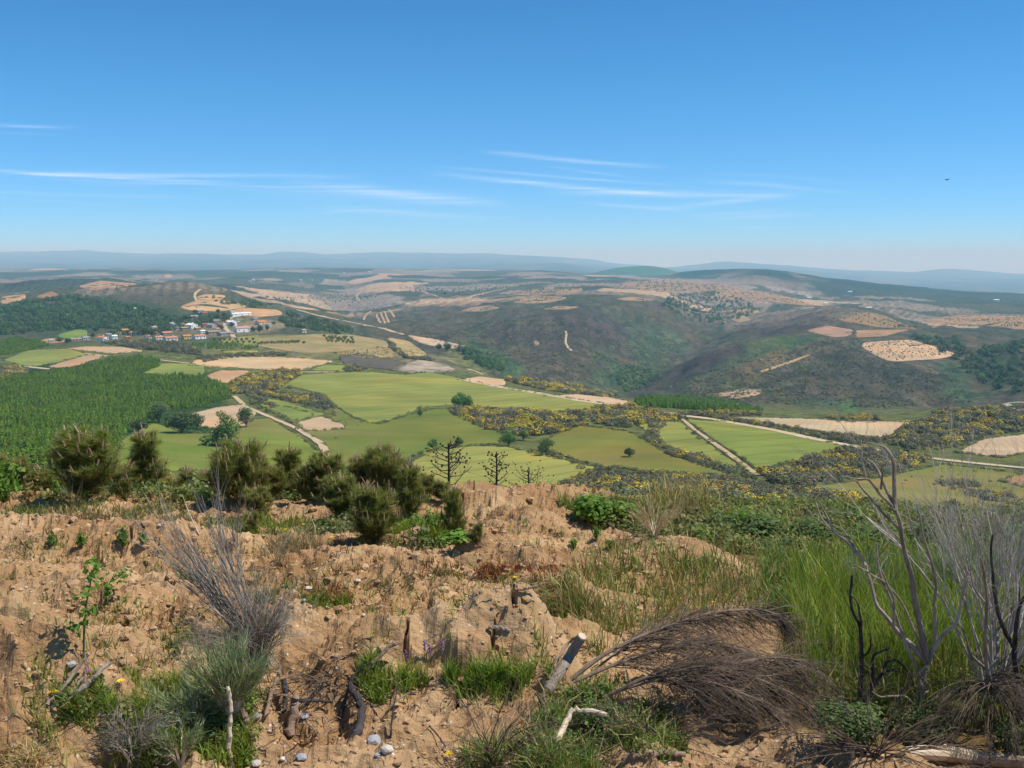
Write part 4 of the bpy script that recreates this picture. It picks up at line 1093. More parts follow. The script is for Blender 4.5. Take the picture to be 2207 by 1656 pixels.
for poly, dens, rr, label, tone in [
    ([(-60, 668), (60, 655), (150, 640), (240, 650), (330, 672), (385, 692), (300, 712), (200, 708), (90, 716), (-60, 730)], .010, (3, 5.5), "grey green oak wood on the hill left of the village", (.75, .95, .75)),
    ([(380, 690), (440, 676), (500, 690), (470, 702), (400, 706), (330, 720), (250, 728), (230, 720), (300, 708)], .008, (2.5, 4.5), "trees among the village houses", (.8, .95, .7)),
    ([(620, 676), (700, 690), (770, 715), (740, 722), (640, 708), (600, 695)], .012, (2, 4), "dark scrub on the ridge right of the village", (.8, .9, .75)),
    ([(995, 750), (1040, 765), (1100, 790), (1090, 808), (1050, 800), (1000, 775)], .011, (2.5, 4.5), "green trees on the flank of the deep valley", (.9, 1.25, .8)),
    ([(990, 745), (1010, 752), (1040, 770), (1020, 776), (985, 758)], .02, (2.5, 4.5), "dark oaks on the rim of the deep valley", (.6, .75, .6)),
    ([(2050, 765), (2207, 735), (2300, 730), (2300, 850), (2160, 850), (2080, 810)], .006, (2.5, 5), "dark oak wood on the right hill", (.6, .8, .62)),
    ([(1960, 725), (2060, 730), (2080, 760), (2030, 765), (1990, 738)], .008, (2.5, 5), "dark trees above the vineyard", (.6, .8, .62)),
    ([(1440, 640), (1540, 630), (1620, 650), (1640, 672), (1560, 700), (1480, 690), (1430, 660)], .0016, (3, 6), "scattered trees at the head of the gully", (.75, 1, .8)),
    ([(430, 640), (540, 650), (600, 660), (560, 664), (470, 655)], .004, (2, 4), "bushes between the tan fields on the hill", (.9, 1, .6)),
    ([(1310, 812), (1350, 790), (1430, 810), (1400, 838), (1345, 845)], .010, (2, 4), "green trees on the floor of the valley", (.9, 1.2, .85))]:
    thicket("far_wood", label, poly, dens * 1.3, rr, g, WOODS, tone=tone, var=.3, nmax=6000, dmin=500)
for poly, dens, rr, label, tone in [
    ([(900, 720), (1050, 692), (1200, 688), (1340, 715), (1480, 740), (1440, 800), (1340, 838), (1200, 815), (1060, 795), (960, 752)], .009, (.8, 2.2), "low dark heath bushes on the great hillside", (.85, .85, .85)),
    ([(1400, 838), (1500, 810), (1700, 740), (1850, 730), (1870, 770), (1950, 790), (2050, 800), (2100, 868), (1900, 882), (1650, 870), (1500, 855)], .016, (.8, 2.2), "dark scrub bushes covering the right hillside", (.8, .88, .78))]:
    thicket("hill_scrub", label, poly, dens * 2.2, (rr[0] * .8, rr[1] * .9), g, BUSH, tone=tone, var=.3, flat=.8, nmax=14000, dmin=640, bloom=.04)
# olive and fruit groves on the far fields: small dark crowns in rows
A = Acc(); pts = []
for poly, sp in [([(1858, 740), (1960, 734), (2064, 765), (1920, 779), (1875, 765)], (9, 8)), ([(1985, 690), (2207, 684), (2300, 686), (2300, 714), (2100, 699)], (14, 12)), ([(1800, 690), (1870, 673), (1980, 710), (1890, 704)], (13, 12)),
                 ([(1500, 638), (1560, 624), (1660, 632), (1750, 658), (1640, 648)], (22, 14)), ([(1330, 610), (1440, 603), (1590, 622), (1500, 631), (1380, 625)], (30, 18)), ([(1100, 652), (1180, 639), (1225, 643), (1150, 655)], (18, 10)),
                 ([(1165, 667), (1200, 661), (1250, 662), (1225, 666)], (14, 8)), ([(1080, 634), (1150, 625), (1260, 623), (1150, 637)], (26, 16)), ([(990, 671), (1060, 659), (1078, 664), (1040, 671)], (14, 9)), ([(722, 762), (830, 747), (850, 768), (780, 772)], (6, 5)), ([(836, 729), (880, 737), (918, 764), (880, 771)], (6, 5)),
                 ([(560, 640), (700, 630), (820, 640), (760, 660), (640, 655)], (34, 22)), ([(1532, 852), (1590, 840), (1645, 840), (1638, 849)], (6, 5)), ([(830, 618), (1000, 612), (1100, 622), (950, 640)], (40, 24)), ([(130, 640), (250, 618), (300, 614), (280, 632)], (22, 16))]:
    W = np.array([spot(X, Y)[:2] for X, Y in densify(poly, True, 14)])
    lo, hi = W.min(0), W.max(0)
    U, Vv = np.meshgrid(np.arange(lo[0], hi[0], sp[0]), np.arange(lo[1], hi[1], sp[1]))
    a = .35; U2, V2 = U.ravel() + (Vv.ravel() - lo[1]) * .15, Vv.ravel()
    k = in_poly(U2, V2, [tuple(w) for w in W])
    p = np.column_stack([U2[k], V2[k]]) + g.normal(size=(k.sum(), 2)) * sp[1] * .3; p = p[g.random(len(p)) < .7]
    if len(p) > 900: p = p[g.permutation(len(p))[:900]]
    p = np.column_stack([p, zat(p[:, 0] / p[:, 1], p[:, 1])])
    r = np.full(len(p), min(sp) * .12) * (.8 + .4 * g.random(len(p)))
    V, Q = leaf_cloud(1.0, 9, .62, stretch=(1, 1, .9), hollow=.6, seed=90)
    tile(A, V + np.array([0, 0, .8]), Q, p, r, g.random(len(p)) * 6.28, np.clip(np.array((.95, 1.05, .95)) * (1 + .25 * g.normal(size=(len(p), 1))), .4, 2))
tag(A.build("olive_groves", [crown_m]), "small dark olive trees in rows on the far slopes", kind="stuff")

# ------------------------------------------------------------------ single trees and bushes in the fields
LEAFQ = [leaf_cloud(1.0, 420, .115, stretch=(1, 1, .95), hollow=.25, seed=100 + i) for i in range(3)]


def make_tree(name, w, h, trunk_h, tone, seed, clumps=7, tall=False):
    """mesh data for a tree: trunk with limbs, crown of leaf-sized faces in clumps (local metres)"""
    gg = np.random.default_rng(seed)
    A1 = Acc()
    A1.tube([(0, 0, -.4), (0.03 * w, 0, trunk_h * .5), (0, .02 * w, trunk_h), (0, 0, h * .6)], [.05 * w, .04 * w, .034 * w, .012 * w], 7)
    A2 = Acc()
    for k in range(clumps):
        f = (k + .5) / clumps
        if tall: c = np.array([gg.normal() * .12 * w, gg.normal() * .12 * w, trunk_h + (h - trunk_h) * f]); rr = w * .5 * (1.05 - .75 * f) * (.75 + .3 * gg.random())
        else:
            a = k * 2.4 + gg.random(); rad = w * .28 * math.sqrt((k + .3) / clumps) * 1.25
            c = np.array([math.cos(a) * rad, math.sin(a) * rad, trunk_h + (h - trunk_h) * (.28 + .45 * gg.random())]); rr = w * .27 * (.8 + .5 * gg.random())
        n = 260
        V, Q = leaf_cloud(1.0, n, .115, stretch=(1, 1, .85), hollow=.4, seed=seed * 7 + k)
        tn = np.asarray(tone) * (.8 + .4 * gg.random())
        A2.add(V * rr + c, None, Q, 0, tn * (1 + .18 * gg.normal(size=(n, 1))).repeat(4, 0).clip(.5, 1.6))
        A1.tube([(0, 0, trunk_h * .8), (c[0] * .5, c[1] * .5, trunk_h * .9 + (c[2] - trunk_h) * .5), tuple(c)], [.024 * w, .016 * w, .006 * w], 5)
    return A1.mesh(name + "_trunk", bark_m), A2.mesh(name + "_crown", crown_m)


def plant_tree(name, label, cat, X, Y, wpx, hpx, meshes, w, h, group=None, dmin=60):
    p = spot(X, Y, dmin=dmin)
    m = p[1] / F_PX * 1.01
    t = thing(name, label, cat, tuple(p), random.random() * 6.28, group)
    t.scale = (wpx * m / w, wpx * m / w, hpx * m / h)
    for nm, me in zip(("trunk", "crown"), meshes):
        put(bpy.data.objects.new(nm, me), t)
    return t


TALL = make_tree("tall_tree", 6, 8, .5, (.95, 1.25, .55), 3, 9, tall=True)
ROUND = make_tree("round_tree", 7, 6, .9, (1.35, 1.9, 1.2), 5, 9)
DARK = make_tree("oak_tree", 7, 6, .9, (.72, .82, .68), 8, 8)
GREY = make_tree("grey_tree", 7, 7, 1.0, (1.3, 1.45, 1.25), 12, 8)
for (nm, lab, X, Y, w, h, ms, mw, mh) in [
    ("leafy_tree", "tall dense green tree in front of the pale ploughed plot", 484, 962, 66, 74, TALL, 6, 8),
    ("grey_green_tree", "smaller grey green tree right of the tall dense tree", 531, 922, 36, 46, GREY, 7, 7),
    ("oak_tree", "broad dark oak at the lower edge of the plantation", 392, 934, 66, 48, DARK, 7, 6),
    ("grey_green_tree", "greyish tree left of the broad dark oak", 342, 912, 46, 44, GREY, 7, 7),
    ("oak_tree", "small dark oak right of the broad one", 425, 925, 30, 36, DARK, 7, 6),
    ("round_tree", "round light green tree standing in the large wheat field", 988, 880, 36, 34, ROUND, 7, 6),
    ("round_tree", "slightly smaller round tree leaning on its twin in the wheat field", 1009, 881, 26, 28, ROUND, 7, 6),
    ("grey_green_tree", "light grey green tree at the upper corner of the pale wheat field", 1097, 962, 36, 36, ROUND, 7, 6),
    ("grey_green_tree", "grey tree on the edge of the pale wheat field", 1177, 982, 40, 38, GREY, 7, 7),
    ("dark_bush", "single dark round bush alone in the brownish meadow", 1356, 986, 24, 22, DARK, 7, 6),
    ("round_tree", "small round tree behind the burnt pines on the meadow edge", 931, 968, 24, 22, ROUND, 7, 6),
    ("small_tree", "thin young tree on the boundary of the wheat field", 906, 899, 12, 18, ROUND, 7, 6),
    ("small_tree", "small green tree right of the one behind the burnt pines", 990, 962, 20, 22, ROUND, 7, 6),
    ("oak_tree", "dark oak on the valley rim beside the pale bank, the left of two", 946, 756, 14, 16, DARK, 7, 6),
    ("oak_tree", "larger dark oak on the valley rim, the right of two", 964, 758, 20, 20, DARK, 7, 6),
    ("grey_green_tree", "grey green tree by the hedge at the end of the meadow", 1128, 950, 26, 24, GREY, 7, 7),
    ("pine_tree", "small dark pine in the olive pasture at the right", 2052, 1108, 36, 34, DARK, 7, 6),
    ("pine_tree", "dark green pine at the foot of the olive pasture", 1866, 1106, 38, 36, DARK, 7, 6),
    ("yellow_bush_tree", "dark tree on the lower right of the plantation", 300, 932, 36, 30, DARK, 7, 6),
]:
    plant_tree(nm, lab, "bush" if "bush" in nm and "tree" not in nm else "tree", X, Y, w, h, ms, mw, mh)
# single bushes
bush_me = []
for i in range(4):
    A = Acc(); V, Q = leaf_cloud(1.0, 170, .15, stretch=(1, 1, .8), hollow=.5, seed=200 + i, jit=.5)
    A.add(V + np.array([0, 0, .6]), None, Q, 0, (1.0, 1.05, .8) if i != 2 else (.85, .8, .8))
    if i == 3: A.add(BLOOM[0][0], None, BLOOM[0][1], 1)
    bush_me.append(A.mesh("field_bush", [scrub_m, yellow_m]))


def bush(X, Y, w, k, label, group=None, name="field_bush"):
    p = spot(X, Y)
    o = bpy.data.objects.new(name, bush_me[k]); o.location = tuple(p)
    r = w / 2 * p[1] / F_PX; o.scale = (r, r, r * .95); o.rotation_euler = (0, 0, random.random() * 6.28)
    put(o); tag(o, label, "bush", group)


for X, Y, w in [(722, 897, 8), (733, 908, 5), (745, 912, 5), (738, 886, 4), (663, 876, 6), (685, 879, 8), (697, 888, 5), (779, 911, 7), (771, 918, 5), (812, 905, 5), (725, 876, 6), (660, 871, 6)]:
    bush(X, Y, w, random.choice((0, 1)), "tiny dark bush dotted over the slope beside the large wheat field", "tiny bushes on the wheat field slope")
for i, (X, Y, w) in enumerate([(545, 872, 20), (560, 882, 16), (575, 888, 14), (612, 901, 14), (620, 908, 12), (628, 913, 10), (590, 893, 9)]):
    bush(X, Y, w, i % 3, "dark round bush beside the dirt track above the kite shaped plot", "bushes along the dirt track")
for i, (X, Y, w) in enumerate([(1592, 990, 9), (1605, 997, 10), (1614, 1004, 9), (1622, 1011, 12), (1636, 1016, 16), (1543, 952, 6), (1560, 966, 6), (1482, 927, 12), (1496, 938, 16), (1508, 948, 16), (1546, 974, 8), (1556, 982, 8)]):
    bush(X, Y, w, i % 3, "small dark bush on the verge of the stony track between the right green fields", "bushes along the stony track")
for X, Y, w, k, lab in [(721, 893, 9, 3, "small yellow flowering bush left on the slope by the wheat field"), (757, 899, 10, 3, "yellow green bush right on the slope by the wheat field"), (1146, 978, 20, 3, "bright yellow broom on the edge of the pale wheat field"), (1208, 990, 24, 3, "larger yellow broom right of the grey tree"),
                      (640, 905 + 22, 12, 2, "grey dead bush in the meadow left of the track"), (606, 1003, 18, 2, "grey bush low in the left meadow"), (724, 946, 7, 0, "lone dark bush in the dark meadow right of the track"), (1914, 1066, 12, 3, "lone yellow broom bush in the olive pasture"), (2110, 1065, 14, 3, "yellow broom near the bush line of the pasture"),
                      (1252, 1012, 22, 1, "dark bush at the right tip of the pale wheat field"), (1238, 1000, 18, 1, "bush on the upper edge of the pale wheat field"), (1190, 985, 26, 2, "greyish bush under the grey tree"), (625, 838, 14, 0, "dark round bush on the upper left rim of the wheat field"), (1472, 905, 26, 1, "dark bush at the road junction")]:
    bush(X, Y, w, k, lab)
for X, Y in [(1960, 1010), (1985, 1012), (2010, 1018), (1952, 1038), (1946, 1045), (1965, 1030), (2030, 1030), (2065, 1025), (2100, 1018), (1850, 1070), (2050, 1010), (2120, 1012), (2150, 1018), (2135, 1040), (2165, 1055), (2180, 1060)]:
    bush(X, Y, random.uniform(5, 10), random.choice((0, 1)), "tiny dark bush dotted over the olive pasture at the right", "tiny bushes on the olive pasture")
# orchard trees
ORCH = make_tree("orchard_tree", 5, 5, .8, (1.0, 1.25, .7), 31, 5)
ORD = "first second third fourth fifth sixth seventh eighth ninth tenth eleventh twelfth thirteenth".split()
for row in range(3):
    for k in range(8):
        X, Y = 700 + k * 8 + row * 3 + random.uniform(-2.5, 2.5), 722 + row * 4.5 + k * .6 + random.uniform(-2, 2)
        plant_tree("orchard_tree", "%s tree from the left in the %s row of the orchard on the straw slope" % (ORD[k], ("upper", "middle", "lower")[row]), "tree", X, Y + 6, 8, 8.5, ORCH, 5, 5, "orchard trees on the straw slope")
for k in range(13):
    plant_tree("orchard_tree", "%s tree from the left in the row above the strip of reddish soil" % ORD[k], "tree", 556 + k * 7.3 + random.uniform(-1.5, 1.5), 744 - k * .35 + random.uniform(-.7, .7), random.uniform(7, 11), random.uniform(7, 10), ORCH, 5, 5, "trees in the row right of the village")
for k in range(16):
    plant_tree("orchard_tree", "%s tree from the left in the %s row of the dry orchard below the village" % (ORD[k % 8], ("upper", "lower")[k // 8]), "tree", 460 + (k % 8) * 12 + (k // 8) * 5 + random.uniform(-2, 2), 735 + (k // 8) * 6 + random.uniform(-1, 1), 8, 8, ORCH, 5, 5, "orchard trees below the village")
VILLAGE_TREES = []
for i, (X, Y, w, h) in enumerate([(309, 722, 24, 20), (327, 726, 22, 18), (292, 716, 16, 14), (560, 718, 14, 18), (576, 714, 9, 14), (546, 716, 12, 12), (476, 712, 14, 12), (500, 706, 12, 12), (468, 690, 14, 14), (483, 684, 12, 11), (452, 690, 16, 12), (424, 704, 14, 14), (386, 700, 16, 13), (364, 716, 12, 10), (145, 742, 10, 14), (165, 735, 10, 9), (128, 738, 16, 10), (240, 722, 12, 10), (200, 728, 10, 10), (206, 716, 14, 12), (316, 700, 18, 12), (420, 676, 9, 9), (470, 676, 10, 10), (655, 741, 8, 6), (356, 690, 20, 14), (344, 706, 12, 10), (402, 690, 14, 10), (590, 700, 10, 7), (606, 690, 12, 8), (620, 706, 12, 8)]):
    VILLAGE_TREES.append((plant_tree("village_tree", "dark bushy tree standing among the village houses", "tree", X, Y, w, h, DARK, 7, 6, "trees among the village houses"), X, Y))

# ------------------------------------------------------------------ the village
plaster = material("house plaster", (.92, .92, .92), (1.0, 1.0, 1.0), 1.2, bump=.01)
tiles_m = material("clay roof tiles", (.80, .80, .80), (1.1, 1.1, 1.1), 2.5, bump=.05, bscale=6)
pane_m = material("dark window pane", (.03, .035, .04), (.05, .055, .06), 2, rough=.25, spec=.5)
door_m = material("wooden door", (.12, .075, .045), (.17, .11, .07), 4)
WHITE, CREAM, GREYW, STONE, YEL = (.88, .87, .84), (.66, .60, .48), (.50, .49, .47), (.33, .28, .22), (.70, .55, .22)
ORANGE, PINKR, BROWN, GREYR, WROOF, REDR = (.58, .22, .085), (.50, .24, .16), (.27, .15, .11), (.36, .35, .35), (.78, .78, .76), (.36, .12, .075)


def house(label, X, Y, wpx, wall, roof, hpx=5.5, depth=.7, rz=0.0, pitch=.34, gable_front=False, cat="house", name="house", windows=3, chimney=True, dmin=100):
    p = spot(X, Y, dmin=dmin); m = p[1] / F_PX
    W, H = wpx * m * 1.02, hpx * m * 1.1
    if name == 'house': rz = rz + .85
    D = W * depth
    if gable_front: W, D = W, W * 1.2
    t = thing(name, label, cat, (p[0], p[1] + D * .3, p[2] - .6), rz)
    along = not gable_front
    A = Acc(); rise = (D if along else W) / 2 * pitch
    hw, hd, z1 = W / 2, D / 2, H + .6
    if along: V = [(-hw, -hd, -1), (hw, -hd, -1), (hw, hd, -1), (-hw, hd, -1), (-hw, -hd, z1), (hw, -hd, z1), (hw, hd, z1), (-hw, hd, z1), (-hw, 0, z1 + rise), (hw, 0, z1 + rise)]; T = [(4, 8, 7), (5, 6, 9)]
    else: V = [(-hw, -hd, -1), (hw, -hd, -1), (hw, hd, -1), (-hw, hd, -1), (-hw, -hd, z1), (hw, -hd, z1), (hw, hd, z1), (-hw, hd, z1), (0, -hd, z1 + rise), (0, hd, z1 + rise)]; T = [(4, 5, 8), (6, 7, 9)]
    A.add(V, T, [(0, 1, 5, 4), (1, 2, 6, 5), (2, 3, 7, 6), (3, 0, 4, 7)], 0, wall)
    A.build("wall", plaster, t)
    R = Acc(); o, th = .35, .22
    for sgn in (-1, 1):
        if along:
            e = [(-hw - o, sgn * (hd + o), z1 - o * pitch + .03), (hw + o, sgn * (hd + o), z1 - o * pitch + .03), (hw + o, 0, z1 + rise + .03), (-hw - o, 0, z1 + rise + .03)]
        else:
            e = [(sgn * (hw + o), -hd - o, z1 - o * pitch + .03), (sgn * (hw + o), hd + o, z1 - o * pitch + .03), (0, hd + o, z1 + rise + .03), (0, -hd - o, z1 + rise + .03)]
        if (sgn > 0) == along: e = e[::-1]
        up = [(a, b, c + th) for a, b, c in e]
        R.add(e + up, None, [(3, 2, 1, 0), (4, 5, 6, 7), (0, 1, 5, 4), (1, 2, 6, 5), (2, 3, 7, 6), (3, 0, 4, 7)], 0, roof)
    rf = R.build("roof", tiles_m, t)
    if chimney:
        Cc = Acc(); cx = hw * .5; Cc.box((cx - .35, .3, z1 + rise * .5), (cx + .35, 1.0, z1 + rise + 1.0), 0, wall); Cc.build("chimney", plaster, rf)
    fy = -hd - .04
    for k in range(windows):
        x = -hw + (k + .5) * W / windows
        B = Acc()
        if k == windows // 2:
            B.box((x - .5, fy - .05, .3), (x + .5, fy + .02, 2.6), 0); B.build("door", door_m, t)
        else:
            B.box((x - .5, fy - .05, z1 * .48), (x + .5, fy + .02, z1 * .48 + 1.3), 0); B.build("window", pane_m, t)
    return t


HOUSES = [
    ("long white shed with a flat pale roof above the village", 518, 681, 47, WHITE, WROOF, 4.5, .22, .05),
    ("white gabled house left of the village street", 498, 703, 14, WHITE, WROOF, 8, .7, .3, .34, True),
    ("large house with a wide pinkish orange roof at the right of the village", 520, 716, 32, WHITE, (.60, .27, .19), 8, .55, -.1),
    ("house with a bright orange roof on the right rim of the village", 562, 699, 22, CREAM, ORANGE, 4.5, .6, .1),
    ("small grey stone hut left of the orange roof on the right rim", 549, 691, 11, GREYW, GREYR, 4, .7, 0),
    ("lone small cream barn in the straw slope far right of the village", 653, 717, 13, CREAM, (.42, .33, .24), 5, .6, .2),
    ("white house with its gable facing the valley in mid village", 411, 708, 17, WHITE, WROOF, 6.5, .7, .1, .4, True),
    ("white and grey house at the upper left of the village", 369, 704, 20, (.62, .62, .64), GREYR, 5.5, .7, .5),
    ("small white outhouse touching the white and grey house", 381, 699, 8, WHITE, WROOF, 5, .7, .5),
    ("reddish stone house at the top of the village", 439, 681, 13, STONE, REDR, 6, .7, 0),
    ("grey roofed house at the very top of the village", 430, 674, 13, GREYW, GREYR, 4, .7, 0),
    ("grey stone barn left below the top of the village", 416, 687, 19, STONE, GREYR, 4.5, .6, .2),
    ("house with a dark red roof right of the white gable", 441, 706, 14, STONE, REDR, 6, .7, 0),
    ("grey house with dark windows beside the dark red roof", 455, 707, 12, GREYW, GREYR, 6, .8, .2, .34, True),
    ("low orange roofed barn left of the white gable", 396, 711, 15, STONE, ORANGE, 3.5, .6, 0),
    ("narrow orange roof right under the white gable", 425, 711, 12, STONE, (.62, .25, .10), 3, .6, 0),
    ("flat white building in the lower middle of the village", 435, 718, 13, WHITE, WROOF, 4, .6, .2),
    ("wide white house with an orange roof in the lower row", 428, 731, 26, WHITE, ORANGE, 6, .5, .05),
    ("yellow walled house with a bright orange roof in the lower row", 401, 731, 18, YEL, (.68, .22, .06), 6, .6, 0),
    ("house with a brownish red roof and white front in the lower row", 366, 735, 26, WHITE, PINKR, 6, .6, -.1),
    ("low orange roofed house left end of the lower row", 341, 732, 18, WHITE, (.56, .26, .13), 4.5, .6, 0),
    ("orange roofed house behind the lower row", 357, 722, 22, STONE, (.52, .24, .14), 4, .6, .1),
    ("small pinkish roof left of the lower row", 331, 722, 13, STONE, PINKR, 4, .6, 0),
    ("ruined stone house without roof tiles right of the lower row", 455, 721, 22, STONE, (.33, .24, .18), 5, .6, 0),
    ("broken grey barn at the right end of the ruins", 478, 724, 18, (.36, .34, .32), (.30, .28, .27), 5, .6, .2),
    ("grey stone house beside the village street", 464, 698, 14, STONE, (.30, .27, .25), 6, .7, 0),
    ("white house with a gable and orange roof at the left end of the village", 219, 735, 15, WHITE, ORANGE, 6.5, .8, .3, .36, True),
    ("pale grey house right of the left gable", 233, 727, 11, GREYW, GREYR, 5.5, .7, 0),
    ("plain white house in the left part of the village", 245, 731, 12, WHITE, WROOF, 6, .7, .1),
    ("orange roofed house right of the plain white one", 253, 724, 12, WHITE, ORANGE, 4.5, .7, .1),
    ("bright orange roof higher up in the left part of the village", 267, 717, 15, STONE, (.60, .27, .13), 5, .7, .1),
    ("white house with a small orange roof near the big dark trees", 293, 723, 12, WHITE, (.58, .26, .12), 6, .7, .4),
    ("tiny orange shed below the bright orange roof", 274, 730, 9, STONE, ORANGE, 3, .7, 0),
    ("pinkish brown barn far left before the wood", 161, 736, 22, (.42, .31, .25), (.36, .24, .2), 4, .6, 0),
    ("grey and white house near the pinkish barn", 183, 733, 13, (.6, .6, .6), GREYR, 4.5, .7, 0),
    ("tiny white house at the left end by the plantation", 109, 738, 10, WHITE, GREYR, 3.5, .7, 0),
    ("small white building above the big dark trees", 331, 711, 14, WHITE, (.55, .33, .25), 5, .7, .2),
    ("long tan wall ruin behind the big dark trees", 305, 711, 22, CREAM, (.40, .34, .26), 3.5, .3, 0),
    ("tiny white chapel alone in the oak wood", 291, 669, 6, WHITE, WROOF, 4, .8, 0),
    ("small orange house under the white gable by the street", 489, 697, 9, STONE, ORANGE, 5, .7, 0),
    ("small white house squeezed between the white gable and the upper grey house", 392, 704, 9, WHITE, ORANGE, 4.5, .7, 0),
    ("cream house with a brown roof right under the top of the village", 447, 689, 11, CREAM, BROWN, 4.5, .7, 0),
    ("little stone cottage with a red roof left of the street bend", 474, 705, 9, STONE, REDR, 4, .7, .1),
    ("white cottage with an orange roof left of the street bend", 468, 714, 10, WHITE, ORANGE, 4.5, .7, 0),
    ("grey cottage above the low orange barn", 381, 711, 10, GREYW, BROWN, 4, .7, .1),
    ("white walled barn with a brown roof at the lower left of the lower row", 318, 730, 12, WHITE, BROWN, 4, .7, 0),
    ("small white house with an orange roof above the little orange shed", 282, 722, 9, WHITE, ORANGE, 4.5, .7, 0),
    ("cream cottage at the end of the street below the wide house", 498, 722, 10, CREAM, PINKR, 4, .7, 0),
    ("low white shed beside the house on the right rim", 580, 703, 9, WHITE, GREYR, 3, .6, 0),
    ("white stone house among trees at the right of the street", 512, 700, 9, GREYW, GREYR, 5, .7, 0),
]
for a in HOUSES: house(*a)
seen = set()
for t, X, Y in VILLAGE_TREES:
    for hs in sorted(HOUSES, key=lambda h: (h[1] - X) ** 2 + 4 * (h[2] - Y) ** 2):
        side = ("left of" if X < hs[1] else "right of") if abs(X - hs[1]) > 1.5 * abs(Y - hs[2]) else ("behind" if Y < hs[2] else "in front of")
        if (side, hs[0]) in seen: continue
        seen.add((side, hs[0])); t["label"] = " ".join(("dark tree %s the %s" % (side, hs[0])).split()[:16]); break
for a in [
    ("bright white farmhouse far right beyond the ochre field", 1780, 657, 9, WHITE, WROOF, 3, .6, 0), ("long pale shed beyond the right hill", 1872, 666, 12, WHITE, WROOF, 2.5, .4, 0), ("white far house nearest the right edge", 2148, 650, 11, WHITE, WROOF, 3, .6, 0),
    ("first white house of the far right hamlet", 1716, 633, 7, WHITE, (.5, .3, .2), 3, .6, 0), ("reddish house of the far right hamlet", 1727, 639, 10, CREAM, PINKR, 3, .6, 0), ("lower white house of the far right hamlet", 1745, 645, 9, WHITE, WROOF, 3, .6, 0), ("white house by the woods of the far right hamlet", 1832, 632, 9, WHITE, WROOF, 3, .6, 0),
    ("white farm on the far left plain", 546, 606, 5, WHITE, WROOF, 2.5, .6, 0), ("left white house in the far middle hamlet", 648, 606, 5, WHITE, WROOF, 2.5, .6, 0), ("right pale house in the far middle hamlet", 670, 605, 6, CREAM, PINKR, 2.5, .6, 0), ("distant white house under the skyline, the left one", 741, 590, 4, WHITE, WROOF, 2.2, .6, 0),
    ("brightest distant white house under the skyline", 796, 589, 5, WHITE, WROOF, 2.5, .6, 0), ("distant white house under the skyline, the right one", 818, 593, 4, WHITE, WROOF, 2.2, .6, 0), ("white barn on the far left plain beside the farm", 538, 608, 6, WHITE, PINKR, 2.5, .6, 0)]:
    house(*a, name="far_house", windows=0, chimney=False, dmin=1500)


# ------------------------------------------------------------------ power pylons
steel = material("grey steel", (.42, .44, .46), (.50, .52, .54), 3, rough=.5, spec=.4)


def pylon(label, X, Y, hpx):
    p = spot(X, Y); H = hpx * p[1] / F_PX
    t = thing("power_pylon", label, "pylon", tuple(p))
    b = H * .09
    for sx, sy in ((-1, -1), (1, -1), (1, 1), (-1, 1)):
        A = Acc(); A.tube([(sx * b, sy * b, 0), (sx * b * .25, sy * b * .25, H * .75), (0, 0, H)], [.09, .08, .06], 4); A.build("leg", steel, t)
    A = Acc()
    for k in range(7):
        z0, z1 = H * k / 9, H * (k + 1) / 9
        for s_ in (-1, 1):
            w0, w1 = b * (1 - z0 / H), b * (1 - z1 / H)
            A.tube([(-w0 * s_, -w0, z0), (w1 * s_, -w1, z1)], .05, 3); A.tube([(-w0, w0 * s_, z0), (-w1, -w1 * s_, z1)], .05, 3)
    A.build("lattice", steel, t)
    for f in (.72, .86):
        A = Acc(); A.tube([(-H * .17, 0, H * f), (H * .17, 0, H * f)], .08, 4); A.build("crossarm", steel, t)


pylon("thin grey lattice pylon below the village, the left of two", 443, 757, 18)
pylon("grey lattice pylon above the orange ploughed field, the right of two", 633, 769, 22)

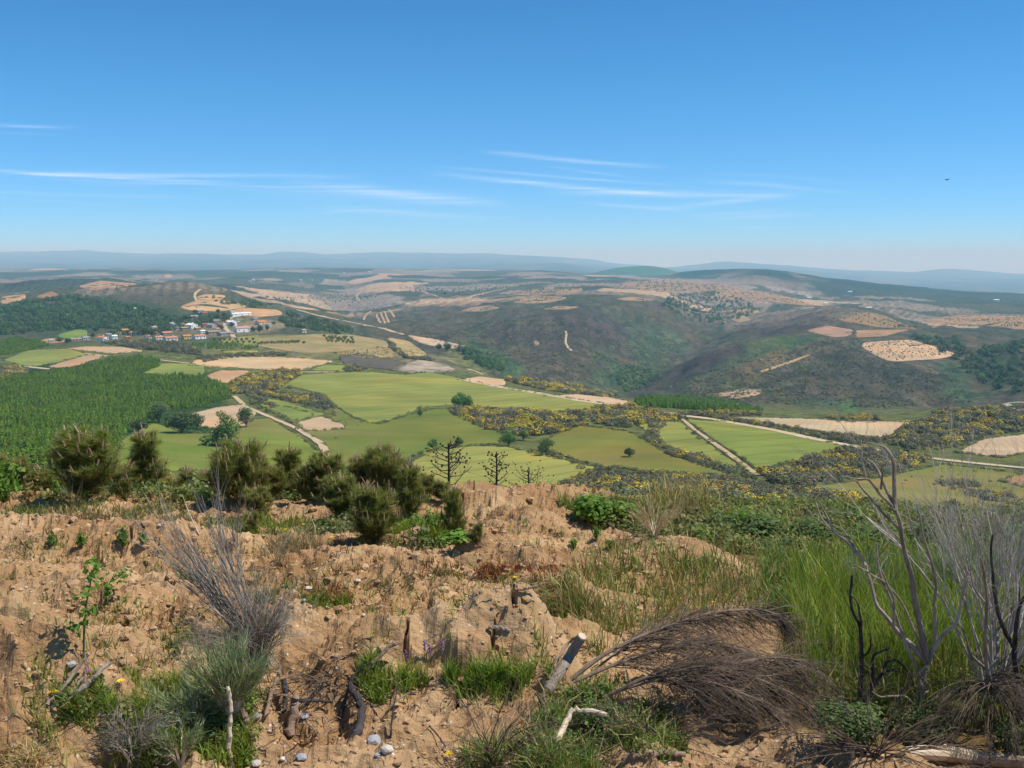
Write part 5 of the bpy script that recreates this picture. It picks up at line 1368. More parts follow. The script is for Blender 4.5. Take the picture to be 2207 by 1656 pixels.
# ------------------------------------------------------------------ young pines on the edge of the hilltop
def young_pine(seed, H=1.3, whorls=6, wide=.42, bushy=1.0):
    """trunk, upswept branches, needles in bottle-brush tufts and pale candles: four meshes, base at the origin"""
    gg = np.random.default_rng(seed)
    T, B, Nd, S = Acc(), Acc(), Acc(), Acc()
    top = np.array([gg.normal() * .04, gg.normal() * .04, H * .86])
    T.tube([(0, 0, -.1), top * .35 + gg.normal(size=3) * .01, top * .7 + gg.normal(size=3) * .01, top], [.022, .018, .012, .006], 6)
    segs = []
    for w in range(whorls):
        z = H * (.02 + .78 * w / whorls)
        nb = int(gg.integers(5, 8))
        for k in range(nb):
            a = 6.28 * (k + gg.random() * .8) / nb
            L = H * wide * (1.05 - .55 * w / whorls) * (.65 + .6 * gg.random())
            base_ = top * (z / (H * .86)); P = [base_]
            d = np.array([math.cos(a), math.sin(a), .55 + .5 * gg.random()])
            for s_ in range(4):
                d = d + np.array([0, 0, .34]) + gg.normal(size=3) * .08; d /= np.linalg.norm(d); P.append(P[-1] + d * L / 4)
            B.tube(P, [.008, .007, .006, .004, .002], 4, cap=False)
            for s_ in range(4): segs.append((P[s_], P[s_ + 1], 1.0 if s_ > 1 else .65, z / H))
            for c in range(3):
                i = int(gg.integers(1, 4)); d2 = d * .5 + gg.normal(size=3) * .55; d2[2] += .35; d2 /= np.linalg.norm(d2)
                q = P[i] + d2 * L * .38; B.tube([P[i], q], [.004, .002], 3, cap=False); segs.append((P[i], q, 1.0, z / H))
                if gg.random() < .5: _candle(S, q, d2 * .4 + np.array([0, 0, 1.0]), gg, .5 + .4 * gg.random())
            if gg.random() < .85: _candle(S, P[-1], d * .35 + np.array([0, 0, 1.0]), gg, .6 + .5 * gg.random())
    for k in range(5):
        d = np.array([gg.normal() * .25, gg.normal() * .25, 1]); _candle(S, top - np.array([0, 0, .03]), d, gg, (2.0 if k == 0 else 1.1) * (.8 + .4 * gg.random()))
    segs.append((top * .75, top, 1.2, .9))
    # needles
    n_per = int(74 * bushy)
    A_, B_ = np.array([s_[0] for s_ in segs]), np.array([s_[1] for s_ in segs])
    den = np.array([s_[2] for s_ in segs]); hh = np.array([s_[3] for s_ in segs])
    idx = np.repeat(np.arange(len(segs)), (n_per * den).astype(int))
    t = gg.random(len(idx))[:, None]
    p = A_[idx] * (1 - t) + B_[idx] * t
    ax = B_[idx] - A_[idx]; ax /= np.linalg.norm(ax, axis=1)[:, None] + 1e-9
    r = gg.normal(size=p.shape); r -= (r * ax).sum(1)[:, None] * ax; r /= np.linalg.norm(r, axis=1)[:, None]
    nd = ax * .75 + r * .8 + np.array([0, 0, .15]); nd /= np.linalg.norm(nd, axis=1)[:, None]
    L = (.075 + .06 * gg.random(len(p)))[:, None] * H ** .5
    sd = np.cross(nd, gg.normal(size=p.shape)); sd /= np.linalg.norm(sd, axis=1)[:, None]
    W = .0026
    V = np.stack([p - sd * W, p + sd * W, p + nd * L], 1).reshape(-1, 3)
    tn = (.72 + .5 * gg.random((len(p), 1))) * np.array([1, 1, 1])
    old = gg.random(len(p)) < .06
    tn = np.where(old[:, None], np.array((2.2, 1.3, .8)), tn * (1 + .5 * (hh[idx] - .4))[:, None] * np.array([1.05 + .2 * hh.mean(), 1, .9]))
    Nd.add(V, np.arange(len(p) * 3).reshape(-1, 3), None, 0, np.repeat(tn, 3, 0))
    return [("trunk", T.mesh("pine_trunk", bark_m)), ("branches", B.mesh("pine_branches", bark_m)), ("needles", Nd.mesh("pine_needles", needle_m)), ("shoots", S.mesh("pine_shoots", shoot_m))]


def _candle(S, p, d, gg, k):
    d = np.asarray(d, float); d /= np.linalg.norm(d)
    L = .16 * k
    S.tube([p, p + d * L * .6, p + d * L], [.0085, .008, .004], 5, cap=False, tint=np.array((1, 1, 1)) * (.8 + .4 * gg.random()))
    n = 26
    t = gg.random((n, 1)) * .9 + .1
    a = gg.random(n) * 6.28
    u = np.cross(d, [0.3, .9, .1]); u /= np.linalg.norm(u); v = np.cross(d, u)
    r = np.cos(a)[:, None] * u + np.sin(a)[:, None] * v
    q = p + d * t * L
    e = q + (d * .9 + r * .5) * .030
    s_ = np.cross(r, d) * .0022
    V = np.stack([q - s_, q + s_, e], 1).reshape(-1, 3)
    S.add(V, np.arange(n * 3).reshape(-1, 3), None, 0, (1.0, .95, .85))


PINES = [young_pine(301, 1.3, 6, .36), young_pine(302, 1.3, 7, .42, 1.05), young_pine(303, 1.3, 6, .31), young_pine(304, 1.3, 6, .46, 1.05)]
PINE_SMALL = young_pine(305, .8, 3, .40, 1.0)


def place_pine(label, X, Y, hpx, wpx, kind, d=None, group="young pines along the edge of the hilltop"):
    p = ground(X, Y) if d is None else at(X, Y, d)
    m = p[1] / F_PX * 1.02
    meshes = PINE_SMALL if kind < 0 else PINES[kind]
    co = np.empty(len(meshes[2][1].vertices) * 3); meshes[2][1].vertices.foreach_get("co", co); co = co.reshape(-1, 3)
    H = np.percentile(co[:, 2], 99) + .08; W = 2 * np.percentile(np.abs(co[:, 0]), 95)
    t = thing("young_pine", label, "pine tree", tuple(p), random.random() * 6.28, group)
    t.scale = (wpx * m / W * .66, wpx * m / W * .66, hpx * m / H * 1.06)
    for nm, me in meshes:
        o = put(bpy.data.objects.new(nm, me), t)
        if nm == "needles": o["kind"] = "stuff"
    return t


for a in [
    ("big bushy young pine with a broad dark base at the left", 188, 1080, 152, 165, 1),
    ("tall narrow young pine with a long leader right of the big bushy one", 316, 1056, 122, 92, 2),
    ("round young pine standing alone before the meadow", 415, 1050, 84, 76, 0),
    ("broad bushy young pine with many pink shoots in the middle of the row", 520, 1092, 138, 135, 3),
    ("young pine with a tall reddish leader left of the track end", 624, 1070, 100, 86, 2),
    ("wide young pine right below the track end", 706, 1072, 92, 110, 1),
    ("young pine in front of the row with its foot on bare soil", 808, 1168, 120, 105, 0),
    ("bushy young pine left behind the front one", 738, 1118, 92, 105, 1),
    ("tallest young pine behind the front one", 828, 1085, 120, 110, 3),
    ("slender young pine with a bare broken stem beside it", 884, 1112, 105, 78, 2),
    ("small round young pine left of the burnt pines", 918, 1072, 50, 58, 1),
    ("small lone young pine on the bare soil right of the front one", 979, 1166, 112, 62, 2),
    ("young pine at the left edge above the bright shrub", 32, 1010, 90, 80, 1),
    ("young pine between the left edge pines and the big bushy one", 92, 1016, 74, 70, 0),
    ("young pine cut by the left edge", 2, 1072, 90, 70, 1),
    ("bushy young pine behind the big one at the left", 246, 1050, 98, 92, 3),
    ("little pine seedling on the soil bank right of the big bushy one", 268, 1078, 50, 44, -1),
    ("low dark pine seedling on the soil left of the yellow dandelions", 545, 1150, 48, 44, -1),
    ("low bushy pine below the broad one", 556, 1118, 66, 78, 3),
    ("young pine between the reddish leader and the wide one", 668, 1080, 76, 76, 0),
    ("young pine between the tallest and the small round one", 862, 1076, 88, 66, 0),
    ("young pine between the round one and the broad one", 470, 1062, 66, 62, 2),
    ("little pine seedling right of the lone small pine", 1026, 1172, 44, 44, -1),
    ("pale green young pine behind the left row", 140, 1020, 64, 66, 0),
    ("narrow young pine filling the gap right of the round lone one", 446, 1058, 74, 52, 2),
    ("narrow young pine left of the broad one", 492, 1070, 104, 64, 2),
    ("young pine on the right flank of the broad one", 556, 1078, 92, 70, 0),
    ("small young pine left of the reddish leader", 596, 1076, 70, 54, 1),
    ("young pine in the gap left of the front one", 774, 1082, 96, 72, 2),
    ("young pine between the tall narrow one and the round one", 366, 1052, 60, 52, 0),
    ("low young pine at the left end of the bare soil bank", 952, 1078, 40, 44, 0),
]:
    place_pine(*a)


# ------------------------------------------------------------------ burnt pines
def burnt_pine(label, X, Y, hpx, wpx, d, seed, limbs, cones=True, lean=0):
    gg = np.random.default_rng(seed)
    p = at(X, Y, d); H = hpx * d / F_PX * 1.02; Wd = wpx * d / F_PX
    t = thing("burnt_pine", label, "burnt tree", tuple(p))
    A = Acc(); tr = [np.array((0, 0, -.6)), np.array((lean * .1, 0, H * .3)), np.array((lean * .25, 0, H * .6)), np.array((lean * .2, 0, H * .97))]
    A.tube(tr, [.085 * H / 3, .07 * H / 3, .052 * H / 3, 0.02], 7); A.build("trunk", char_m, t)
    B, tips = Acc(), []
    for k in range(limbs):
        f = .30 + .68 * k / limbs; a = k * 2.4 + gg.random()
        z = H * f; L = Wd * .62 * (1.15 - .72 * (f - .3) / .7) * (.75 + .4 * gg.random())
        b = np.array([np.interp(f, [0, .3, .6, 1], [q[0] for q in tr]), 0, z])
        branchy(B, b, (math.cos(a), math.sin(a) * .8, .05), L, 0.017 * H / 3 + .005, 1, gg, spread=.65, kids=(2, 5), segs=5, droop=.14, wig=.17, n=4, tips=tips)
    B.build("branches", char_m, t)
    if cones:
        K = Acc(); V, T = lump(3, 1, .15, 1.2)
        tp = [q for q, _ in tips]; tp = tp if len(tp) else [tr[-1]]
        pos = np.array(tp + [tr[-1] + gg.normal(size=3) * .07 * H / 3 for _ in range(9)]); n = len(pos)
        keep = gg.random(n) < .75; pos = pos[keep]; n = len(pos)
        tile(K, V, T, pos, np.full(n, .045 * H / 3) * (.7 + .6 * gg.random(n)), gg.random(n) * 6, np.ones((n, 3)))
        c = K.build("cones", char_m, t); c["kind"] = "stuff"
    return t


burnt_pine("tallest burnt pine, black with cones at the top", 968, 1085, 132, 84, 24, 401, 24)
burnt_pine("thin burnt pine with a crooked trunk, right of the tallest", 1068, 1095, 120, 56, 27, 402, 18, lean=.15)
burnt_pine("burnt pine with fan shaped upswept limbs beside the soil bank", 1139, 1100, 88, 84, 25, 403, 20)


# ------------------------------------------------------------------ shrubs with bare or dry twigs
def twig_bush(name, label, cat, p, dirs, L, n, mat, seed, r=.006, spread=.22, lvl=2, kids=(3, 5), droop=0, curl=None, wig=.08, shrink=.6):
    gg = np.random.default_rng(seed)
    t = thing(name, label, cat, tuple(p))
    S, W = Acc(), Acc()
    for k in range(n):
        d = np.array(dirs[k % len(dirs)], float) + gg.normal(size=3) * spread * .6
        l = L * (.7 + .5 * gg.random())
        tmp, tips = Acc(), []
        branchy(tmp, gg.normal(size=3) * .02, d, l, r * (.7 + .5 * gg.random()), lvl, gg, spread=spread, kids=kids, segs=6, droop=droop, wig=wig, n=4, tips=tips, shrink=shrink, curl=curl)
        # the first tube is the stem, the rest are twigs
        for i, V in enumerate(tmp.V):
            (S if i == 0 else W).V.append(V); (S if i == 0 else W).C.append(np.ones((len(V), 3)) * (.8 + .4 * gg.random()))
            off = sum(len(v) for v in tmp.V[:i]); a = (S if i == 0 else W)
            q = np.vstack(tmp.Q); q = q[(q[:, 0] >= off) & (q[:, 0] < off + len(V))] - off
            a.Q.append(q + a.n); a.QM.append(np.zeros(len(q))); a.n += len(V)
    S.build("stems", mat, t)
    if W.V:
        o = W.build("twigs", mat, t); o["kind"] = "stuff"
    return t


# tall dead broom left of the middle, leaning left
p0 = ground(575, 1440)
twig_bush("dead_broom", "tall dead grey broom leaning to the left, its twigs like a brush", "dead shrub", p0, [(-.55, .1, 1), (-.46, .0, 1), (-.38, .1, 1), (-.62, .0, 1), (-.30, .1, 1)], .68, 16, greytwig_m, 501, .007, .15, 2, (4, 6), curl=(-.01, 0, .03))
twig_bush("dead_broom", "brown dead broom heap hanging behind the green broom bush", "dead shrub", p0 + np.array([-.04, -.06, .02]), [(-.2, -.2, .9), (.22, -.1, .9), (-.4, -.2, .7), (.1, -.25, .9), (.12, .1, 1)], .30, 90, greytwig_m, 502, .0032, .26, 2, (4, 6), curl=(0, 0, -.07))
twig_bush("dead_broom", "thin pale dead broom behind the tall dead one", "dead shrub", ground(512, 1180), [(-.1, 0, 1), (.1, 0, 1), (-.25, 0, 1)], .33, 9, greytwig_m, 503, .005, .16, 2, (3, 5))
# dead shrub at the right edge
pr = ground(2150, 1560)
twig_bush("dead_shrub", "pale grey dead shrub with a dense brush of twigs at the right edge", "dead shrub", pr + np.array([.02, .1, 0]), [(.1, 0, 1), (-.12, 0, 1), (.28, .05, 1), (0, .1, 1), (.2, -.1, 1), (-.05, .05, 1)], 1.12, 28, pale_twig, 504, .007, .20, 3, (3, 6), wig=.10, shrink=.52)
twig_bush("dead_broom", "dark brown heap of hanging dead broom at the right below the pale shrub", "dead shrub", ground(2125, 1600) + np.array([0, 0, .30]), [(-.3, -.45, .25), (.2, -.5, .3), (-.55, -.25, .2), (.45, -.25, .2), (0, -.6, .3), (.3, .1, .3)], .40, 44, twig_m, 505, .004, .25, 2, (4, 7), curl=(0, -.02, -.17), wig=.05)


def polyline_shrub(name, label, cat, mat, d, stems, r0, seed, twigs=0, part="limb"):
    """bare shrub whose limbs follow drawn lines; every limb is a part of its own"""
    gg = np.random.default_rng(seed)
    base_ = at(*stems[0][0][0], d)
    t = thing(name, label, cat, tuple(base_))
    for pts, r in stems:
        P, off = [], 0.0
        n = len(pts)
        dd = gg.normal() * .12
        for i, (X, Y) in enumerate(pts): P.append(at(X, Y, d + dd * i / n) - base_)
        P = np.array(P)
        u = np.linspace(0, n - 1, n * 3)
        P = np.stack([np.interp(u, np.arange(n), P[:, k]) for k in range(3)], -1) + gg.normal(size=(len(u), 3)) * .004
        P[1:-1] = (P[:-2] + 2 * P[1:-1] + P[2:]) / 4
        A = Acc(); A.tube(P, np.linspace(r, r * .4, len(P)) * 1.3, 7, tint=np.ones(3) * (.75 + .5 * gg.random()))
        for k in range(twigs):
            i = int(gg.integers(len(P) // 3, len(P) - 1)); v = P[i] - P[i - 1]; v /= np.linalg.norm(v) + 1e-9
            branchy(A, P[i], v + gg.normal(size=3) * .5, .10 + .12 * gg.random(), r * .28, 1, gg, spread=.5, kids=(0, 2), segs=4, n=4)
        A.build(part, mat, t)
    return t


polyline_shrub("burnt_shrub", "tall burnt grey shrub with long forked limbs at the right", "dead shrub", grey_wood, float(ground(1975, 1560)[1]), [
    ([(1972, 1560), (1985, 1500), (1996, 1450), (2000, 1428)], .018), ([(2000, 1428), (1985, 1360), (1972, 1310), (1965, 1240), (1950, 1180), (1935, 1120), (1930, 1100)], .015),
    ([(1930, 1100), (1925, 1050), (1930, 1010), (1920, 980), (1905, 962), (1892, 958)], .010), ([(1930, 1100), (1900, 1070), (1870, 1030), (1845, 1032)], .008), ([(1935, 1112), (1905, 1040), (1885, 1000), (1873, 990)], .008), ([(1899, 1055), (1902, 1020), (1900, 1000)], .005),
    ([(1937, 1140), (1905, 1110), (1880, 1080), (1855, 1050), (1842, 1034)], .007), ([(1998, 1428), (1960, 1385), (1925, 1350), (1890, 1310), (1875, 1250), (1865, 1215)], .013), ([(1865, 1215), (1845, 1190), (1820, 1165), (1795, 1145), (1770, 1120), (1760, 1085)], .008),
    ([(1797, 1146), (1772, 1095), (1764, 1080)], .005), ([(1845, 1195), (1830, 1160), (1812, 1135)], .005), ([(2002, 1430), (2010, 1400), (2030, 1370), (2060, 1345), (2072, 1300), (2080, 1260), (2084, 1220)], .010),
    ([(2018, 1385), (2012, 1320), (2020, 1270), (2005, 1200), (1985, 1140), (1975, 1095)], .008), ([(1985, 1480), (1975, 1440), (1945, 1370), (1935, 1340), (1910, 1270), (1895, 1230), (1890, 1170)], .009), ([(1925, 1350), (1930, 1300), (1915, 1260), (1900, 1230)], .006),
    ([(1990, 1420), (1960, 1330), (1940, 1290), (1900, 1250), (1870, 1235), (1840, 1215)], .006), ([(1972, 1520), (1950, 1500), (1925, 1498), (1900, 1505), (1880, 1490)], .006)], .018, 601, twigs=1)
polyline_shrub("burnt_shrub", "black slender burnt shrub left of the tall grey one", "dead shrub", char_m, float(ground(1850, 1560)[1]), [
    ([(1850, 1560), (1853, 1500), (1856, 1430), (1857, 1350), (1838, 1320), (1832, 1290), (1836, 1240)], .011), ([(1856, 1350), (1852, 1310), (1842, 1290), (1825, 1278)], .005), ([(1856, 1420), (1875, 1400), (1880, 1380), (1872, 1365)], .005),
    ([(1848, 1545), (1870, 1500), (1885, 1470), (1905, 1450), (1935, 1440)], .010), ([(1878, 1480), (1882, 1420), (1895, 1405), (1920, 1395)], .008), ([(1905, 1450), (1908, 1425), (1935, 1422), (1960, 1450), (1975, 1500)], .007), ([(1850, 1540), (1820, 1510), (1790, 1480), (1760, 1470)], .006)], .012, 602, twigs=1)
polyline_shrub("burnt_shrub", "dark burnt shrub standing at the right edge of the picture", "dead shrub", char_m, float(ground(2200, 1560)[1]), [
    ([(2196, 1560), (2195, 1480), (2187, 1420), (2185, 1370), (2195, 1320), (2207, 1280)], .014), ([(2185, 1400), (2165, 1360), (2150, 1310), (2140, 1260), (2135, 1200), (2140, 1150)], .010), ([(2187, 1420), (2205, 1440), (2225, 1430)], .008), ([(2160, 1350), (2175, 1330), (2180, 1310)], .005)], .014, 603, twigs=2)
polyline_shrub("burnt_shrub", "forked bare stems rising from the brown broom heap", "dead shrub", grey_wood, float(ground(2130, 1600)[1]), [
    ([(2135, 1480), (2128, 1440), (2122, 1400), (2125, 1350), (2128, 1290), (2122, 1250), (2115, 1200)], .010), ([(2130, 1448), (2145, 1420), (2152, 1390), (2148, 1370), (2160, 1340), (2178, 1320)], .008), ([(2128, 1445), (2100, 1420), (2088, 1400), (2080, 1370), (2068, 1345)], .007), ([(2122, 1300), (2100, 1270), (2090, 1240), (2084, 1210)], .005)], .010, 604, twigs=2)


# ------------------------------------------------------------------ logs, sticks and roots lying about
def stick(name, label, pts, r, mat, cat="stick", d=None, lift=.01, n=8, knots=0, ends=None, seed=0, rough=.12):
    """pts: pixels resting on the soil, optionally (X, Y, lift)"""
    gg = np.random.default_rng(sum(map(ord, label)) if not seed else seed)
    W = []
    gs = [ground(q[0], q[1]) for q in pts]; md = float(np.median([p[1] for p in gs])) if d is None else d
    for q, p in zip(pts, gs):
        if d is not None or abs(p[1] - md) > .22: p = at(q[0], q[1], md)
        W.append(p + np.array([0, 0, q[2] if len(q) > 2 else lift]))
    W = np.array(W); u = np.linspace(0, len(W) - 1, max(8, len(W) * 4))
    P = np.stack([np.interp(u, np.arange(len(W)), W[:, k]) for k in range(3)], -1)
    for _ in range(2): P[1:-1] = (P[:-2] + 2 * P[1:-1] + P[2:]) / 4
    rr = np.interp(u, [0, len(W) - 1], r if isinstance(r, (tuple, list)) else (r, r)) * (1 + rough * gg.normal(size=len(u)))
    base_ = P[0].copy(); P = P - base_
    if len(P) > 6 and rough > .1: P[1:-1] += gg.normal(size=(len(P) - 2, 3)) * rr[1:-1, None] * .25
    t = thing(name, label, cat, tuple(base_))
    A = Acc(); A.tube(P, rr, n)
    A.build("shaft", mat, t, smooth=False)
    if ends is not None:
        for e, k in ((0, 1), (-1, -2)):
            v = P[e] - P[k]; v /= np.linalg.norm(v)
            E = Acc(); E.tube([P[e] - v * .002, P[e] + v * .004], rr[e] * .86, n); E.build("cut_end", ends, t)
    for k in range(knots):
        i = int(gg.integers(2, len(P) - 2)); a = gg.normal(size=3); a /= np.linalg.norm(a); a[1] = -abs(a[1])
        E = Acc(); E.tube([P[i] + a * rr[i] * .7, P[i] + a * rr[i] * 1.45], [rr[i] * .35, rr[i] * .22], 6); E.build("knot", mat, t)
    return t


stick("cut_log", "thick grey cut log propped up beside the lying broom", [(1180, 1500, .02), (1205, 1475, .05), (1230, 1448, .09), (1254, 1424, .13)], (.030, .026), grey_wood, "log", knots=3, ends=pale_wood, n=12, rough=.05)
stick("stick", "short brown stump stub at the lower end of the grey log", [(1171, 1515, .03), (1175, 1530, .01), (1185, 1545, .0)], (.018, .014), brown_wood)
stick("stick", "thin bent branch leaning behind the grey log", [(1184, 1475, .02), (1200, 1450, .06), (1225, 1425, .10), (1250, 1410, .10)], (.010, .006), brown_wood)
stick("pale_branch", "curved pale branch in the grass at the bottom", [(1168, 1635, .01), (1195, 1622, .05), (1215, 1610, .08), (1230, 1592, .12), (1255, 1585, .12), (1308, 1588, .10)], (.014, .011), pale_wood, "branch")
stick("stick", "brown twig below the curved pale branch", [(1205, 1632, .02), (1240, 1618, .04), (1280, 1600, .06)], (.008, .004), brown_wood)
stick("pale_branch", "long reddish brown branch along the bottom edge", [(1340, 1652, .02), (1380, 1646, .03), (1430, 1640, .03), (1475, 1640, .02)], (.016, .012), brown_wood, "branch")
stick("pale_branch", "reddish branch on the pale soil right of the broom roots", [(1508, 1573, .01), (1550, 1570, .02), (1600, 1574, .02), (1632, 1580, .01)], (.011, .008), brown_wood, "branch")
stick("pale_log", "thick pale log at the bottom right corner", [(1925, 1652, .03), (1960, 1642, .05), (2040, 1645, .05), (2120, 1652, .04), (2230, 1660, .03)], (.032, .036), pale_wood, "log", n=12, knots=2, rough=.07)
stick("stick", "split pale stick below the burnt shrub", [(1918, 1592, .02), (1945, 1578, .05), (1975, 1565, .08), (2020, 1545, .12)], (.014, .006), brown_wood)
stick("stick", "second split stick fanning out above the first", [(1935, 1580, .04), (1965, 1555, .09), (2000, 1538, .13)], (.009, .004), pale_wood)
stick("stick", "upper grey dry branch lying in the grass at the left", [(103, 1530, .02), (135, 1512, .05), (170, 1488, .09), (195, 1470, .12)], (.009, .006), grey_wood)
stick("stick", "lower thick grey dry branch lying in the grass at the left", [(140, 1532, .02), (175, 1512, .05), (205, 1498, .08), (238, 1478, .11)], (.014, .010), grey_wood)
stick("stick", "short grey branch across the two at the left", [(150, 1518, .03), (180, 1495, .06), (190, 1480, .10)], (.008, .005), grey_wood)
stick("root", "black twisted root sticking out of the soil in the middle", [(752, 1525, .10), (765, 1540, .09), (780, 1555, .07), (778, 1575, .03), (762, 1590, -.02)], (.017, .022), char_m, "root", n=9)
stick("root", "thick brown root standing below the soil bank", [(640, 1540, .10), (634, 1565, .06), (625, 1595, .02), (636, 1625, -.02)], (.018, .024), brown_wood, "root", n=9)
stick("root", "dark forked root with a pale broken end", [(612, 1505, .09), (618, 1525, .07), (612, 1550, .03)], (.016, .011), char_m, "root", n=9)
stick("root", "charred root pointing right with a pale tip", [(640, 1537, .06), (680, 1533, .06), (718, 1538, .05)], (.010, .008), char_m, "root")
stick("root", "pale broken branch sticking out to the right of the soil bank", [(780, 1475, .04), (805, 1465, .08), (835, 1453, .12), (857, 1445, .15)], (.011, .012), brown_wood, "branch")
stick("root", "black stick leaning beside the twisted root", [(733, 1558, .0), (745, 1530, .05), (760, 1508, .09), (790, 1480, .12)], (.010, .005), char_m, "stick")
stick("root", "splintered pale root at the left of the root pile", [(572, 1555, .02), (585, 1525, .06), (600, 1495, .09), (605, 1475, .10)], (.012, .008), brown_wood, "root")
stick("root", "dark brown root at the left below the green broom", [(522, 1555, .06), (535, 1580, .03), (548, 1600, .0)], (.016, .013), brown_wood, "root")
stick("stick", "thin curved twig standing in the pale soil right of the grey stone", [(845, 1625, .0), (842, 1600, .04), (850, 1565, .10), (860, 1540, .16)], (.005, .003), char_m)
stick("stick", "forked thin twig above the grey stone", [(820, 1560, .01), (850, 1535, .05), (880, 1520, .06), (900, 1518, .06)], (.006, .003), brown_wood)
stick("stick", "dark twig on the pale soil in the lower middle", [(925, 1575, .02), (945, 1600, .03), (960, 1620, .02)], (.005, .003), char_m)
stick("stick", "short brown stick lying before the row of pines", [(865, 1163, .03), (880, 1172, .05), (897, 1182, .04)], (.014, .016), brown_wood)
stick("stick", "brown stick under the straw tuft", [(1118, 1288, .03), (1140, 1289, .04), (1160, 1282, .05)], (.010, .006), brown_wood)
stick("stick", "pale stick beside the dead broom", [(430, 1160, .02), (405, 1125, .12), (395, 1108, .2)], (.006, .003), pale_wood)
stick("stick", "grey stick on the soil above the large grass clump", [(1052, 1365, .02), (1080, 1366, .03), (1100, 1372, .02)], (.012, .010), grey_wood)
stick("broken_stem", "broken pine stem with a whorl of stubs among the young pines", [(884, 1110, .0), (886, 1090, .15), (884, 1075, .28), (883, 1050, .42)], (.016, .008), pale_wood, "stem")

# the lying dead broom
pb = ground(1195, 1535)


def lying_broom():
    gg = np.random.default_rng(77)
    t = thing("fallen_broom", "large uprooted dead broom lying on its side, branches sweeping to the right", "dead shrub", tuple(pb))
    W = Acc()
    d0 = pb[1]
    mains = [([(1230, 1465, .0), (1300, 1410, .05), (1380, 1372, .1), (1450, 1345, .15), (1540, 1318, .25), (1640, 1312, .35), (1690, 1330, .4)], .012),
             ([(1235, 1470, .0), (1330, 1430, .03), (1420, 1400, .06), (1520, 1385, .1), (1600, 1400, .12)], .010),
             ([(1300, 1505, -.1), (1380, 1465, -.1), (1470, 1445, -.1), (1560, 1435, -.05), (1660, 1415, .0), (1720, 1425, .0)], .010),
             ([(1310, 1500, -.1), (1400, 1455, -.15), (1500, 1430, -.1), (1600, 1450, -.1), (1700, 1490, -.1), (1760, 1530, -.1)], .009),
             ([(1330, 1490, -.1), (1430, 1460, -.15), (1540, 1470, -.2), (1640, 1510, -.2), (1700, 1570, -.2)], .008),
             ([(1250, 1470, .0), (1330, 1405, .1), (1430, 1350, .2), (1560, 1325, .35), (1680, 1312, .45)], .007)]
    for pts, r in mains:
        P = np.array([at(X, Y, d0 + .12 + o) for X, Y, o in pts]) - pb
        u = np.linspace(0, len(P) - 1, len(P) * 4)
        P = np.stack([np.interp(u, np.arange(len(P)), P[:, k]) for k in range(3)], -1)
        for _ in range(2): P[1:-1] = (P[:-2] + 2 * P[1:-1] + P[2:]) / 4
        S = Acc(); S.tube(P, np.linspace(r, r * .3, len(P)), 6); S.build("branch", brown_wood, t)
        for k in range(110):
            i = int(gg.integers(len(P) // 5, len(P) - 1)); v = P[i] - P[i - 1]; v /= np.linalg.norm(v) + 1e-9
            f = i / len(P)
            L = (.20 + .26 * gg.random()) * (1 - .3 * f)
            branchy(W, P[i], v + gg.normal(size=3) * np.array([.16, .25, .2]) - np.array([0, 0, .08 + .25 * gg.random() * f]), L * .9, .0026, 1, gg, spread=.30, kids=(3, 6), segs=5, droop=-.05 - .12 * gg.random() * f, wig=.12, n=3, tint=np.ones(3) * (.6 + .7 * gg.random()), shrink=.8)
    # hanging twigs at the right end; the broom's undershadow is put into their dark tint
    for k in range(260):
        X, Y = gg.uniform(1440, 1690), gg.uniform(1410, 1490)
        p = at(X, Y, d0 + .10 + .2 * gg.random()) - pb
        branchy(W, p, (.6 + .3 * gg.normal(), -.15 + .2 * gg.normal(), -.35 + .15 * gg.normal()), .24 + .12 * gg.random(), .0022, 1, gg, spread=.32, kids=(2, 4), segs=5, droop=-.07, wig=.13, n=3, tint=np.ones(3) * (.35 + .6 * gg.random()), shrink=.8)
    o = W.build("twigs", twig_m, t); o["kind"] = "stuff"


lying_broom()
twig_bush("brushwood", "dark matted brushwood below the fallen broom", "brushwood", ground(1400, 1600), [(-.5, -.2, .2), (.6, -.2, .15), (-.2, -.4, .3), (.3, .2, .3), (-.7, 0, .1)], .34, 36, twig_m, 511, .004, .3, 2, (3, 5), curl=(0, 0, -.06))
twig_bush("brushwood", "small nest of dark twigs at the bottom edge", "brushwood", ground(1060, 1650), [(-.4, 0, .4), (.5, 0, .4), (.1, -.2, .5), (.3, .1, .5)], .26, 26, twig_m, 512, .003, .3, 2, (3, 4), curl=(0, 0, -.08))
twig_bush("brushwood", "dark twigs with dry roots at the right bottom", "brushwood", ground(1880, 1630), [(-.6, 0, .3), (.6, 0, .3), (.2, -.2, .4), (-.3, .1, .5)], .32, 30, twig_m, 513, .004, .3, 2, (3, 4), curl=(0, 0, -.07))
twig_bush("dead_shrub", "grey lichen covered dwarf shrub at the bottom left", "dead shrub", ground(290, 1650), [(-.3, 0, 1), (.3, 0, 1), (0, 0, 1), (.5, 0, .7), (-.5, 0, .8)], .17, 30, greytwig_m, 514, .004, .35, 2, (4, 6))
twig_bush("dead_shrub", "dry brown grass root clump on the soil bank", "dead shrub", ground(700, 1470), [(-.6, -.2, .3), (-.3, -.4, .1), (.2, -.3, .2), (-.7, 0, .4)], .22, 24, twig_m, 515, .003, .3, 1, (2, 4), curl=(0, 0, -.07))


